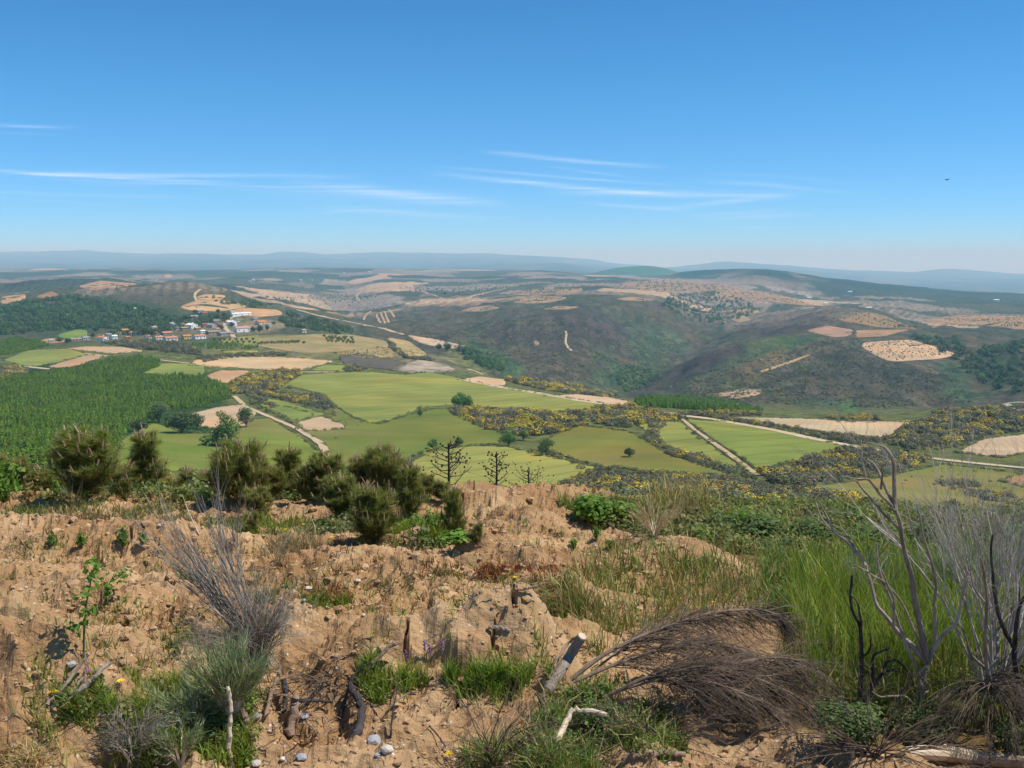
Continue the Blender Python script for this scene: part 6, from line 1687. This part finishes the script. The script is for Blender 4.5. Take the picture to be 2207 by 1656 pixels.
# ------------------------------------------------------------------ leafy shrubs
def green_broom(label, X, Y, hpx, wpx, seed, n=24, mat=broom_m, stemmat=pale_wood, dens=28, lean=0.0, fan=1.0, name="broom_bush"):
    gg = np.random.default_rng(seed)
    p = ground(X, Y); m = p[1] / F_PX * 1.05
    H, W_ = hpx * m, wpx * m
    t = thing(name, label, "shrub", tuple(p))
    S, G = Acc(), Acc()
    for k in range(n):
        a = gg.random() * 6.28; rad = math.sqrt(gg.random())
        tip = np.array([math.cos(a) * W_ / 2 * rad + lean * H, math.sin(a) * W_ / 2 * rad, H * (.55 + .4 * gg.random()) * (1 - .25 * rad)])
        mid = tip * .5 + np.array([0, 0, .1 * H])
        P = [np.array([0, 0, -.02]), mid * .5, mid, tip * .85]
        S.tube(P, [.008, .006, .004, .002], 4, cap=False)
        for b in range(dens):
            f = .25 + .75 * gg.random(); q = mid + (tip - mid) * (f * 2 - 1) if f > .5 else mid * (f * 2)
            d = (tip - mid); d = d / (np.linalg.norm(d) + 1e-9) + gg.normal(size=3) * .30 + np.array([0, 0, .35]); d /= np.linalg.norm(d)
            L = H * (.18 + .22 * gg.random()); e = q + d * L; md = (q + e) / 2 + gg.normal(size=3) * .01
            sd = np.cross(d, gg.normal(size=3)); sd /= np.linalg.norm(sd); w = .0016
            G.add([q - sd * w, q + sd * w, md + sd * w, md - sd * w, e], [(3, 2, 4)], [(0, 1, 2, 3)], 0, np.ones(3) * (.7 + .6 * gg.random()))
    S.build("stems", stemmat, t)
    o = G.build("green_twigs", mat, t); o["kind"] = "stuff"
    return t


green_broom("live green broom bush with fine stems in front of the dead broom", 500, 1560, 200, 160, 701, 34, dens=46, lean=-.02)
green_broom("lower spreading green broom left of the live bush", 420, 1575, 120, 210, 702, 30, dens=40, lean=-.12)
stick("bare_branch", "pale bare stem rising through the green broom bush", [(500, 1660, .0), (492, 1610, 0), (496, 1560, 0), (498, 1520, 0), (490, 1480, 0)], (.013, .008), pale_wood, "stem", d=float(ground(500, 1640)[1]) - .03)
green_broom("dark green broom clump at the bottom left behind the lichen shrub", 390, 1650, 110, 120, 703, 18, dens=30)
for a in [("dry straw coloured broom rising over the right meadow", 1410, 1158, 80, 120, 711), ("grey green broom left of the burnt stub at the back", 1480, 1120, 50, 80, 712), ("tall rush like broom behind the burnt shrub", 1880, 1330, 150, 130, 713), ("rush like broom in front of the pale dead shrub", 2070, 1330, 200, 150, 714), ("rush like broom between burnt shrub and right edge", 2180, 1300, 190, 120, 715)]:
    green_broom(*a, n=22, dens=34, mat=broom_m if a[5] > 712 else dry_m)


def leafy(label, X, Y, wpx, hpx, mat, seed, size=.03, n=900, name="leafy_shrub", tint=(1, 1, 1), d=None, stems=5):
    p = ground(X, Y) if d is None else at(X, Y, d)
    m = p[1] / F_PX * 1.04; gg = np.random.default_rng(seed)
    if mat is bright_m and wpx < 50: size *= .62; n = int(n * .9)
    t = thing(name, label, "shrub", tuple(p))
    S, G = Acc(), Acc()
    for k in range(stems):
        a = k * 6.28 / stems + gg.random(); r = wpx * m * .3
        S.tube([(0, 0, -.03), (math.cos(a) * r * .5, math.sin(a) * r * .5, hpx * m * .35), (math.cos(a) * r, math.sin(a) * r, hpx * m * .8)], [.008, .006, .003], 4)
    V, Q = leaf_cloud(1.0, n, size / (wpx * m * .5), stretch=(1, 1, 1), hollow=.12, up=.8, seed=seed)
    V = V + .22 * np.stack([perlin(V[:, 2] * 2.1 + seed, V[:, 1] * 2, k + seed) for k in range(3)], -1)
    V = V * np.array([wpx * m * .5, wpx * m * .5, hpx * m * .52]) + np.array([0, 0, hpx * m * .5])
    G.add(V, None, Q, 0, (np.asarray(tint) * (.65 + .7 * gg.random((n, 1)))).repeat(4, 0))
    S.build("stems", bark_m, t); o = G.build("leaves", mat, t); o["kind"] = "stuff"
    return t


for a in [
    ("bright green shrub on the slope just right of the soil bank", 1275, 1125, 95, 58, bright_m, 721, .035, 800), ("second bright green shrub close to the first", 1345, 1125, 60, 42, bright_m, 722, .035, 500),
    ("fresh green leafy shrub at the left edge", 8, 1080, 70, 90, bright_m, 723, .035, 600), ("pale green leafy plant among the left pines", 50, 1022, 80, 50, bright_m, 724, .03, 500), ("tiny oak seedling with bright leaves on the soil", 112, 1178, 22, 30, bright_m, 725, .022, 120),
    ("bright leafy seedling left on the dug soil", 175, 1180, 24, 32, bright_m, 726, .022, 140), ("leafy seedling beside the big clod", 266, 1180, 28, 46, bright_m, 727, .022, 160), ("small leafy seedling before the dead broom", 308, 1175, 22, 28, bright_m, 728, .022, 110),
    ("bright seedling before the round young pine", 122, 1075, 18, 40, bright_m, 729, .022, 120), ("leafy seedling before the front young pine", 745, 1125, 40, 36, bright_m, 730, .022, 200), ("leafy green shrub right of the lone small pine", 930, 1150, 40, 50, bright_m, 731, .025, 240),
    ("low leafy shrub at the foot of the lone small pine", 985, 1172, 70, 30, bright_m, 732, .025, 320), ("leafy seedling on the soil bank left of the bright shrub", 1285, 1165, 20, 36, bright_m, 733, .022, 120), ("second leafy seedling near the end of the soil bank", 1315, 1185, 26, 26, bright_m, 734, .022, 120), ("tiny leafy seedling on the bare soil bank", 1236, 1182, 18, 20, bright_m, 735, .022, 90),
    ("bramble mound behind the burnt stub", 1640, 1172, 120, 62, bramble_m, 736, .028, 900), ("bramble mound at the middle of the right meadow edge", 1760, 1182, 150, 60, bramble_m, 737, .028, 1000), ("bramble thicket behind the burnt shrub", 1880, 1192, 150, 66, bramble_m, 738, .028, 1000), ("bramble mound behind the pale dead shrub", 2010, 1192, 130, 60, bramble_m, 739, .028, 900),
    ("bramble at the right edge behind the dead shrub", 2150, 1187, 140, 60, bramble_m, 740, .028, 900), ("reddish bramble patch in the right meadow", 1690, 1200, 110, 36, bramble_m, 741, .024, 500), ("green shrub left behind the dry broom", 1560, 1152, 90, 46, bramble_m, 742, .028, 500), ("bushy green shrub under the dark stub", 1600, 1142, 80, 46, bright_m, 743, .028, 400),
    ("low green shrub under the burnt shrub", 1990, 1600, 150, 80, bramble_m, 744, .008, 2600), ("dark green undershrub right of the fallen broom", 1830, 1590, 150, 70, bramble_m, 745, .008, 2600), ("low green plants at the right bottom corner", 2190, 1640, 120, 80, bramble_m, 746, .014, 900),
    ("green clump below the fallen broom", 1290, 1560, 110, 40, bramble_m, 747, .008, 700), ("green tuft under the middle pines", 440, 1085, 50, 34, bright_m, 748, .025, 200),
]:
    leafy(*a)


def sapling(label, X, Y, hpx, seed, mat=bright_m):
    p = ground(X, Y); gg = np.random.default_rng(seed); H = hpx * p[1] / F_PX
    t = thing("oak_sapling", label, "sapling", tuple(p))
    S = Acc(); pts = [np.array([0, 0, -.02]), np.array([.01, 0, H * .3]), np.array([.03, 0, H * .6]), np.array([.07, 0, H * .95])]
    S.tube(pts, [.006, .005, .004, .002], 5); S.build("stem", bark_m, t)
    for c in [(.5, .03), (.7, .05), (.85, .06), (.98, .07), (.35, .03)]:
        V, Q = leaf_cloud(1.0, 22, .30, hollow=.2, up=.8, seed=seed + int(c[0] * 100))
        A = Acc(); A.add(V * .055 + np.array([np.interp(c[0], [0, .3, .6, .95], [q[0] for q in pts]) + gg.normal() * .03, gg.normal() * .02, H * c[0]]), None, Q, 0, np.ones(3) * (.8 + .3 * gg.random())); A.build("leaf_cluster", mat, t)


sapling("thin oak sapling with bright leaf clusters on the dug soil", 180, 1420, 215, 751)
sapling("short leafy sprout right of the oak sapling", 228, 1305, 70, 752)


def flower_spray(label, X, Y, hpx, wpx, seed):
    p = ground(X, Y); gg = np.random.default_rng(seed); m = p[1] / F_PX
    t = thing("yellow_broom", label, "shrub", tuple(p))
    S, Fl = Acc(), Acc()
    for k in range(14):
        d = np.array([gg.normal() * .22, gg.normal() * .2, 1]); L = hpx * m * (.7 + .3 * gg.random())
        P = [np.zeros(3), d * L * .5, d * L * .95]; S.tube(P, [.006, .004, .002], 3, cap=False)
        n = 26; f = .35 + .65 * gg.random(n)
        pos = np.array([d * L * a for a in f]) + gg.normal(size=(n, 3)) * .018
        V, Q = leaf_cloud(1.0, 3, .9, seed=4)
        tile(Fl, V, Q, pos, np.full(n, .010), gg.random(n) * 6, np.ones((n, 3)) * (.8 + .3 * gg.random((n, 1))))
    S.build("stems", broom_m, t); o = Fl.build("flowers", yellow_m, t); o["kind"] = "stuff"


flower_spray("yellow flowering broom rising between the left pines", 360, 1035, 75, 44, 761)
flower_spray("yellow broom flowers behind the wide young pine", 735, 1040, 60, 36, 762)
flower_spray("broom tips with yellow flowers above the big bushy pine", 205, 1000, 62, 40, 763)


def blossom(name, label, X, Y, hpx, colour, k=.8, group=None):
    p = ground(X, Y); H = hpx * p[1] / F_PX
    t = thing(name, label, "flower", tuple(p), group=group)
    A = Acc(); A.tube([(0, 0, -.01), (.004, 0, H * .5), (0, 0, H)], [.0022, .002, .0015], 4); A.build("stem", broom_m, t)
    B = Acc()
    if name == "lavender":
        for q in range(9): B.add(lump(q, 1, .2, .9)[0] * .008 * k + np.array([.004 * math.cos(q * 2), .004 * math.sin(q * 2), H - .045 + q * .006]), ICO1[1], None, 0, colour)
    else:
        for q in range(11):
            a = q * .571; c, s_ = math.cos(a), math.sin(a); r = .017 * k
            B.add([(0, 0, H), (c * r - s_ * .004, s_ * r + c * .004, H + .006), (c * r * 1.15, s_ * r * 1.15, H + .007), (c * r + s_ * .004, s_ * r - c * .004, H + .006)], None, [(0, 1, 2, 3)], 0, colour)
        B.add(lump(1, 1, .1, .5)[0] * .006 * k + np.array([0, 0, H + .003]), ICO1[1], None, 0, np.asarray(colour) * .8)
    B.build("bloom", petal_m, t)


petal_m = material("petals", (.9, .9, .9), (1, 1, 1), 20, rough=.7)
YF, PF, TH = (.85, .55, .01), (.20, .10, .33), (.42, .09, .33)
for X, Y, h, lab in [(616, 1165, 22, "left yellow dandelion in the grass before the pines"), (627, 1170, 24, "second yellow dandelion close to the left one"), (655, 1160, 30, "orange yellow dandelion right of the pair"), (716, 1180, 20, "lone dandelion low before the front pine"), (262, 1495, 28, "yellow dandelion left of the spreading green broom"), (118, 1510, 14, "yellow dandelion beside the grey dry branches"), (168, 1545, 10, "small dandelion just below the grey branches"), (1110, 1255, 10, "tiny dandelion in the red sorrel"), (968, 1640, 14, "yellow dandelion by the twig nest at the bottom"), (1538, 1310, 12, "tiny dandelion in the right meadow")]:
    blossom("dandelion", lab, X, Y, h, YF, 1.0, "dandelions")
for X, Y, h, lab in [(915, 1420, 36, "tallest purple lavender in the middle grass"), (926, 1425, 36, "purple lavender just right of the tallest"), (875, 1428, 24, "short purple lavender left of the tallest"), (952, 1428, 30, "purple lavender right end of the group"), (1033, 1115, 22, "purple lavender on the soil bank behind the lone pine"), (1047, 1150, 24, "purple lavender right of the lone small pine")]:
    blossom("lavender", lab, X, Y, h, PF, .65, "lavender stalks")
blossom("thistle", "pink thistle flower above the grey dry branches", 189, 1480, 32, TH, .9)

# ------------------------------------------------------------------ stones and clods
def stone(label, X, Y, wpx, mat, seed, flat=.6, name="stone", sink=.35):
    p = ground(X, Y); r = wpx / 2 * p[1] / F_PX
    V, T = lump(seed, 2, .22, flat)
    A = Acc(); A.add(V * r, T, None, 0, np.ones(3) * (.85 + .3 * random.random()))
    o = A.build(name, mat, loc=tuple(p + np.array([0, 0, r * flat * (1 - sink)]))); o.rotation_euler = (0, 0, random.random() * 6)
    tag(o, label, "stone")


for a in [("round flat grey stone in the bottom middle", 805, 1606, 36, stone_m, 1, .8), ("whitish stone just right of the round grey one", 834, 1622, 30, quartz_m, 2, .6), ("small pale stone below the round grey one", 815, 1632, 16, stone_m, 3, .5), ("flat pale grey stone under the brown root", 650, 1640, 26, stone_m, 4, .5), ("yellowish stone at the lower left of the root pile", 552, 1650, 24, quartz_m, 5, .6),
          ("grey stone left of the root pile", 552, 1555, 22, stone_m, 6, .7), ("grey stone half sunk behind the charred root", 656, 1548, 22, stone_m, 7, .5), ("white pebble left of the roots", 581, 1580, 11, quartz_m, 8, .7), ("white stone in the soil left of the middle", 666, 1270, 18, quartz_m, 9, .35), ("small blue grey stone on the dug soil", 655, 1298, 10, stone_m, 10, .8),
          ("flat pale stone on the mid soil", 770, 1255, 16, quartz_m, 11, .4), ("pale stone at the lower middle soil", 783, 1332, 10, quartz_m, 12, .7), ("grey stone on the left dug soil", 155, 1440, 22, stone_m, 13, .6), ("pale stone at the bottom left", 240, 1622, 20, stone_m, 14, .6), ("white quartz pebble on the bottom left mound", 68, 1585, 8, quartz_m, 15, .7),
          ("white pebble under the young pines", 343, 1138, 10, quartz_m, 16, .6), ("white stone on the right soil bank", 1283, 1180, 8, quartz_m, 17, .6), ("white stone lower on the right soil bank", 1372, 1171, 8, quartz_m, 18, .6), ("white pebble under the fallen broom", 1399, 1440, 10, quartz_m, 19, .7), ("grey stone above the reddish branch", 1322, 1532, 20, stone_m, 20, .5), ("white pebble on the far left dug soil", 56, 1268, 9, quartz_m, 21, .7), ("pale stone beside the dead broom foot", 610, 1640, 14, quartz_m, 22, .6)]:
    stone(*a)

g = np.random.default_rng(5)
CL = [lump(50 + i, 1, .45, .75) for i in range(6)]


def scatter_near(n, poly=None, notpoly=None, dpow=1.0, dmin=2.2, dmax=17, xspan=.6):
    y = dmin * (dmax / dmin) ** (g.random(n) ** dpow)
    x = (g.random(n) * 2 - 1) * xspan * y
    z = znear(x, y)
    X, Y = project(x, y, z)
    k = np.ones(n, bool)
    if poly is not None: k &= in_poly(X, Y, poly)
    if notpoly is not None: k &= ~in_poly(X, Y, notpoly)
    return np.column_stack([x, y, z])[k]


def scatter_px(n, poly):
    """points on the near ground inside a pixel outline"""
    q_ = np.array(poly, float); lo, hi = q_.min(0), q_.max(0)
    lo = np.maximum(lo, (-400, 900)); hi = np.minimum(hi, (2700, 1760))
    ar = abs(.5 * np.sum(q_[:, 0] * np.roll(q_[:, 1], -1) - np.roll(q_[:, 0], -1) * q_[:, 1])); k = max(1.0, (hi - lo).prod() / max(ar, 1))
    X, Y = (lo[:, None] + (hi - lo)[:, None] * g.random((2, int(n * k * 1.3) + 10)))
    m = in_poly(X, Y, poly); X, Y = X[m][:n], Y[m][:n]
    s_, e_ = ray(X, Y); d = EYE / np.maximum(-e_ - .13, .04)
    for _ in range(9): d = .5 * d + .5 * np.clip((znear(s_ * d, d) - EYE) / e_, 1.5, 34)
    return np.column_stack([s_ * d, d, znear(s_ * d, d)])


clod_m = material("soil clods", (.40, .245, .125), (.54, .36, .205), 5, detail=8, bump=.01, bscale=40, spec=.05)
A = Acc()
for n, lo_, hi_ in ((26000, .006, .018), (5500, .016, .042), (160, .04, .08)):
    p = scatter_near(n, notpoly=GRASSY)
    cl = fbm(p[:, 0] / .8, p[:, 1] / .7, 33, 3); p = p[cl + .5 * g.random(len(p)) > .1]
    s_ = (lo_ + (hi_ - lo_) * g.random(len(p)) ** 2) * np.clip(p[:, 1] / 6, .6, 1.6)
    p[:, 2] -= s_ * .15
    kk = g.integers(0, 6, len(p))
    tn = (.80 + .35 * g.random((len(p), 1))) * np.array((1, 1, 1))
    for i, (V, T) in enumerate(CL):
        m = kk == i
        tile(A, V, T, p[m], np.stack([s_[m], s_[m] * (.7 + .5 * g.random(m.sum())), s_[m] * (.6 + .5 * g.random(m.sum()))], -1), g.random(m.sum()) * 6.28, tn[m])
tag(A.build("soil_clods", clod_m, smooth=False), "crumbled clods strewn over the dug soil", kind="stuff")
A = Acc(); p = scatter_near(1500, notpoly=GRASSY); p = p[g.random(len(p)) < .35]
s_ = (.004 + .009 * g.random(len(p)) ** 2) * np.clip(p[:, 1] / 6, .6, 1.8)
tile(A, *lump(9, 1, .3, .7), p, s_, g.random(len(p)) * 6.28, (.65 + .3 * g.random((len(p), 1))) * np.ones(3))
tag(A.build("white_pebbles", quartz_m), "small white quartz chips in the soil", kind="stuff")
# torn roots round the dug up stump
A = Acc()
for q in scatter_px(150, [(560, 1480), (700, 1460), (800, 1490), (800, 1560), (700, 1640), (570, 1640), (530, 1560)]):
    branchy(A, q - np.array([0, 0, .02]), (g.normal() * .8, -.3 + g.normal() * .5, .35 + .4 * g.random()), .05 + .11 * g.random(), .002 + .006 * g.random() ** 2, 1, g, spread=.6, kids=(0, 3), segs=5, droop=-.1, wig=.28, n=5, tint=np.ones(3) * (.5 + 1.0 * g.random()))
tag(A.build("root_fragments", brown_wood), "torn roots sticking out round the dug up stump", kind="stuff")
# low leafy weeds on the right slope and under the pines
WEED = proto_collection("weed", [cloud_mesh("weed", mt, n=70, size=.16, stretch=(1, 1, .9), hollow=.15, seed=300 + i, jit=.8, up=.7) for i, mt in enumerate((leafmat("weed leaves", (.17, .24, .055), (.25, .31, .09), .4, 4, inst=True), leafmat("olive weed leaves", (.22, .22, .075), (.30, .275, .11), .35, 4, inst=True), leafmat("dull weed leaves", (.13, .17, .065), (.19, .22, .09), .35, 4, inst=True)))])


def weeds(label, specs):
    ps = np.vstack([scatter_px(n, poly) for poly, n, _ in specs])
    R = np.interp(ps[:, 1], [3, 8, 16], [.035, .075, .14]) * (.5 + 1.1 * g.random(len(ps)) ** 1.5)
    f = fbm(ps[:, 0] / .9, ps[:, 1] / .9, 88, 3)
    idx = np.clip(np.round(1 + 1.1 * f + .5 * g.normal(size=len(ps))), 0, 2).astype(int)
    tn = .8 + .4 * g.random((len(ps), 1)) + .08 * g.normal(size=(len(ps), 3))
    ps[:, 2] -= R * .2
    tag(instancer("undergrowth", WEED, ps, np.stack([R, R, R * (.7 + .6 * g.random(len(ps)))], -1), g.random(len(ps)) * 6.28, idx, np.clip(tn, .3, 2)), label, kind="stuff")


weeds("low leafy weeds and brambles over the upper right meadow", [([(1230, 1105), (1500, 1096), (2250, 1112), (2250, 1200), (1700, 1215), (1350, 1160)], 1700, 0), ([(1650, 1210), (2250, 1200), (2250, 1560), (1800, 1570), (1690, 1400)], 700, 0)])
weeds("green weeds between the young pines", [([(-60, 1046), (900, 1064), (930, 1095), (500, 1085), (-60, 1080)], 420, 0), ([(600, 1170), (740, 1130), (960, 1150), (960, 1180), (700, 1180)], 120, 0)])
weeds("leafy weeds in the grass of the lower left", [([(0, 1480), (250, 1475), (560, 1500), (560, 1650), (300, 1640), (150, 1550)], 170, 0), ([(1180, 1520), (1330, 1490), (1480, 1600), (1330, 1656), (1100, 1656)], 90, 0)])
# bits of dead twig on the soil
A = Acc(); p = scatter_near(1500, dmax=14)
for q in p[:900]:
    a = g.random() * 6.28; L = (.03 + .10 * g.random() ** 2) * max(.7, q[1] / 7)
    e = q + np.array([math.cos(a) * L, math.sin(a) * L, 0]); e[2] = float(znear(e[0], e[1])) + .012 + .03 * g.random() ** 3
    A.tube([q + np.array([0, 0, .008]), (q + e) / 2 + np.array([0, 0, .012]), e], [.0035 * q[1] / 6, .003 * q[1] / 6, .0015 * q[1] / 6], 3, 0, np.ones(3) * (.4 + 1.1 * g.random()), cap=False)
tag(A.build("twig_litter", brown_wood), "dead twigs and root bits strewn on the soil", kind="stuff")

# ------------------------------------------------------------------ grass
def grass(name, label, specs, mat):
    A = Acc(); tot = 0
    for poly, n, hpx, tone, lean, clump in specs:
        p = scatter_px(int(n), poly)
        if len(p) == 0: continue
        if clump:
            f = fbm(p[:, 0] / clump, p[:, 1] / clump, 61, 3); p = p[f + .35 * g.random(len(p)) > .02]
            p[:, :2] += g.normal(size=(len(p), 2)) * .012
            p[:, 2] = znear(p[:, 0], p[:, 1])
        h = hpx
        hh = h * (.45 + .75 * g.random(len(p)))
        tn = np.asarray(tone) * (.7 + .55 * g.random((len(p), 1))) * (1 + .12 * g.normal(size=(len(p), 3)))
        blades(A, p - np.array([0, 0, .01]), hh, np.clip(.0019 * p[:, 1] ** .75, .0022, .016) * (.7 + .6 * g.random(len(p))), lean, g, np.clip(tn, .2, 2.5))
        tot += len(p)
    o = A.build(name, mat)
    return tag(o, label, kind="stuff")


R_MEADOW = [(1660, 1500), (1700, 1370), (1650, 1220), (1500, 1160), (1330, 1140), (1250, 1105), (1500, 1092), (2800, 1100), (2800, 1570), (1800, 1570)]
DRYP = [(1180, 1340), (1230, 1240), (1390, 1175), (1600, 1210), (1680, 1300), (1640, 1345), (1500, 1345), (1300, 1420)]
R_TALL = [(1740, 1490), (1720, 1400), (1700, 1300), (1720, 1240), (1900, 1230), (2650, 1260), (2650, 1520), (1900, 1500)]
MIDG = [(760, 1440), (900, 1400), (1000, 1390), (1190, 1390), (1240, 1430), (1180, 1468), (1060, 1490), (960, 1470), (880, 1488), (800, 1475)]
BL = [(-100, 1470), (100, 1450), (250, 1470), (420, 1480), (540, 1500), (530, 1656), (300, 1650), (240, 1610), (190, 1570), (140, 1535), (0, 1515), (-100, 1515)]
BM = [(1180, 1510), (1330, 1480), (1450, 1560), (1500, 1640), (1330, 1670), (1150, 1670), (1080, 1660), (1000, 1665), (990, 1630), (1140, 1600)]
grass("grass", "fresh green grass in patches and on the right meadow", [
    ([(-60, 1090), (1240, 1090), (1640, 1220), (1640, 1330), (-60, 1480)], 7000, .09, (.95, .95, .8), .6, .55), (R_MEADOW, 37000, .16, (1.15, 1.05, .85), .5, .5), (R_TALL, 21000, .46, (1.1, 1.1, .8), .30, .35), (DRYP, 1800, .22, (.75, .85, .8), .5, .3), (MIDG, 12000, .13, (1.05, 1.12, .9), .5, .18), (BL, 19000, .12, (1.15, 1.12, .95), .5, .22), (BM, 6000, .11, (.8, .95, .95), .6, .3),
    ([(420, 1130), (560, 1120), (760, 1135), (960, 1125), (960, 1175), (860, 1185), (700, 1172), (480, 1170)], 7000, .15, (1.0, 1.0, .8), .4, .4), ([(850, 1150), (960, 1150), (960, 1175), (850, 1175)], 2500, .2, (1.1, 1.1, .6), .3, 0),
    ([(-60, 1110), (200, 1090), (400, 1095), (420, 1150), (150, 1165), (-60, 1160)], 7000, .14, (.9, .85, 1.0), .5, .6), ([(250, 1285), (330, 1250), (430, 1240), (440, 1275), (330, 1290)], 1800, .11, (.8, .8, 1.0), .4, .3), ([(640, 1290), (760, 1300), (750, 1325), (660, 1320)], 1200, .09, (1.0, .95, .7), .4, .2),
    ([(-60, 1000), (130, 1020), (130, 1065), (-60, 1065)], 4000, .22, (1.1, 1.0, .7), .4, .4), ([(380, 1060), (480, 1050), (480, 1085), (400, 1085)], 1200, .2, (1.1, 1.0, .7), .4, .4), ([(330, 1380), (400, 1360), (440, 1390), (380, 1410)], 300, .08, (.8, .8, 1), .4, 0),
    ([(1640, 1200), (1700, 1200), (1720, 1350), (1650, 1330)], 1500, .2, (.8, .9, 1.0), .4, .3), ([(540, 1285), (640, 1270), (620, 1310), (560, 1310)], 900, .12, (.75, .8, 1.0), .4, .2), ([(-60, 1045), (900, 1060), (900, 1082), (500, 1080), (-60, 1070)], 4500, .22, (.8, .8, .8), .4, .5),
    ([(1200, 1090), (1400, 1092), (2300, 1105), (2300, 1125), (1600, 1118), (1250, 1110)], 5000, .24, (.8, .85, .8), .4, .5)], grass_m)
grass("dry_grass", "dry straw coloured grass standing over the soil", [
    (DRYP, 1500, .33, (.72, .80, .52), .5, .35), (R_MEADOW, 6500, .26, (.75, .85, .6), .5, .5), ([(1250, 1105), (1500, 1092), (2300, 1105), (2300, 1200), (1700, 1210), (1350, 1150)], 5000, .25, (.72, .80, .5), .5, .4), (R_TALL, 2600, .5, (.7, .85, .5), .35, .3), ([(560, 1200), (680, 1160), (700, 1210), (600, 1230)], 500, .28, (.9, .9, .85), .5, .3), ([(-60, 1120), (420, 1100), (430, 1170), (-60, 1165)], 2200, .2, (.75, .72, .65), .5, .5),
    ([(-60, 1350), (2207, 1200), (1650, 1550), (-60, 1500)], 2600, .09, (.9, .88, .8), .9, .35), ([(-60, 1180), (1400, 1100), (1650, 1300), (-60, 1380)], 2600, .12, (.8, .78, .7), .8, .4), ([(-30, 1620), (100, 1625), (90, 1670), (-30, 1670)], 500, .1, (1.1, 1.05, .9), 1.0, 0), ([(1150, 1310), (1170, 1275), (1220, 1255), (1235, 1290), (1180, 1330)], 700, .13, (1.05, 1.0, .85), 1.1, 0),
    ([(1420, 1060), (1500, 1060), (1560, 1120), (1380, 1140)], 700, .5, (.85, .9, .6), .5, 0), (BM, 1100, .14, (.9, .9, .8), .8, .3), (BL, 900, .13, (.85, .9, .7), .8, .3), ([(180, 1340), (280, 1330), (270, 1400), (200, 1400)], 300, .1, (1, .95, .8), .9, .2)], dry_m)
grass("red_sorrel", "reddish sorrel in the hollows of the dug soil", [
    ([(1030, 1225), (1060, 1212), (1210, 1215), (1210, 1250), (1100, 1262), (1030, 1250)], 1700, .08, (1.1, .95, .9), .5, .3), ([(700, 1215), (860, 1185), (1050, 1205), (1000, 1235), (800, 1235), (720, 1235)], 2000, .09, (.9, 1.1, 1), .5, .4), ([(-60, 1140), (200, 1130), (420, 1140), (400, 1170), (-60, 1175)], 1600, .11, (.75, 1.1, .9), .5, .5),
    ([(640, 1285), (760, 1280), (760, 1300), (650, 1300)], 500, .07, (1.1, .9, .9), .5, 0), ([(1270, 1105), (1320, 1110), (1310, 1135), (1270, 1130)], 700, .12, (1, 1, 1), .5, 0), ([(20, 1030), (120, 1040), (110, 1065), (20, 1060)], 900, .18, (1.0, 1.2, 1), .4, 0), ([(1680, 1380), (1740, 1360), (1760, 1460), (1700, 1480)], 500, .15, (.9, 1.2, .9), .5, 0), (R_MEADOW, 1500, .2, (.6, .9, .7), .5, .5)], sorrel_m)
# tall single straws over the soil
twig_bush("straw_tuft", "tuft of long pale straws left of the front pine", "grass tuft", ground(600, 1215), [(-.3, 0, 1), (.1, 0, 1), (.35, 0, 1), (-.1, 0, 1), (.5, 0, 1)], .42, 16, dry_m, 801, .0028, .2, 0)
twig_bush("straw_tuft", "tall dry straws in front of the big bushy pine", "grass tuft", ground(165, 1100), [(-.1, 0, 1), (.2, 0, 1), (-.3, 0, 1), (.05, 0, 1)], .55, 9, dry_m, 802, .004, .2, 0)
twig_bush("straw_tuft", "pile of bleached straw on the soil before the dry grass", "grass tuft", ground(1190, 1300), [(-.9, -.3, .3), (-.6, -.5, .3), (.3, -.6, .3), (-.2, -.6, .4)], .22, 60, dry_m, 803, .0022, .3, 0, curl=(0, 0, -.12))


# ------------------------------------------------------------------ a bird far out in the sky
def bird():
    p = at(2041, 388, 120)
    t = thing("bird", "tiny dark bird flying high in the blue sky at the right", "bird", tuple(p), .4)
    A = Acc(); A.tube([(-.22, 0, 0), (-.12, 0, .01), (.05, 0, .02), (.16, 0, .03), (.24, 0, .02)], [.01, .05, .07, .045, .012], 7); A.build("body", char_m, t, smooth=True)
    for s_ in (-1, 1):
        W = Acc(); W.add([(-.07, 0, .03), (.10, 0, .03), (.13, s_ * .3, .12), (-.03, s_ * .3, .11), (.02, s_ * .62, .05), (-.07, 0, .015), (.10, 0, .015), (.13, s_ * .3, .105), (-.03, s_ * .3, .095)], [(3, 2, 4), (7, 8, 4), (2, 7, 4), (8, 3, 4)], [(0, 1, 2, 3), (8, 7, 6, 5), (1, 6, 7, 2), (0, 3, 8, 5)]); W.build("wing", char_m, t)
    W = Acc(); W.add([(-.2, -.02, 0), (-.2, .02, 0), (-.36, .07, 0), (-.36, -.07, 0), (-.2, 0, .015)], [(4, 1, 2), (4, 2, 3), (4, 3, 0)], [(3, 2, 1, 0)]); W.build("tail", char_m, t)


bird()

# ------------------------------------------------------------------ the air
def build_haze():
    zt = float(max(GZ.max(), 5)) + 25; zb = float(GZ.min()) - 1.0
    A = Acc(); A.box((-31000, -2500, zb), (31000, 32500, zt))
    m = bpy.data.materials.new("haze"); m.use_nodes = True
    nt = m.node_tree; nt.nodes.clear()
    out = nt.nodes.new("ShaderNodeOutputMaterial"); v = nt.nodes.new("ShaderNodeVolumePrincipled")
    v.inputs['Color'].default_value = (.36, .76, 1.0, 1); v.inputs['Absorption Color'].default_value = (1, 1, 1, 1); v.inputs['Density'].default_value = 0.000098
    v.inputs['Anisotropy'].default_value = 0.0
    nt.links.new(v.outputs[0], out.inputs['Volume'])
    o = A.build("haze", m)
    tag(o, "thin blue haze over the whole valley", kind="stuff")


build_haze()
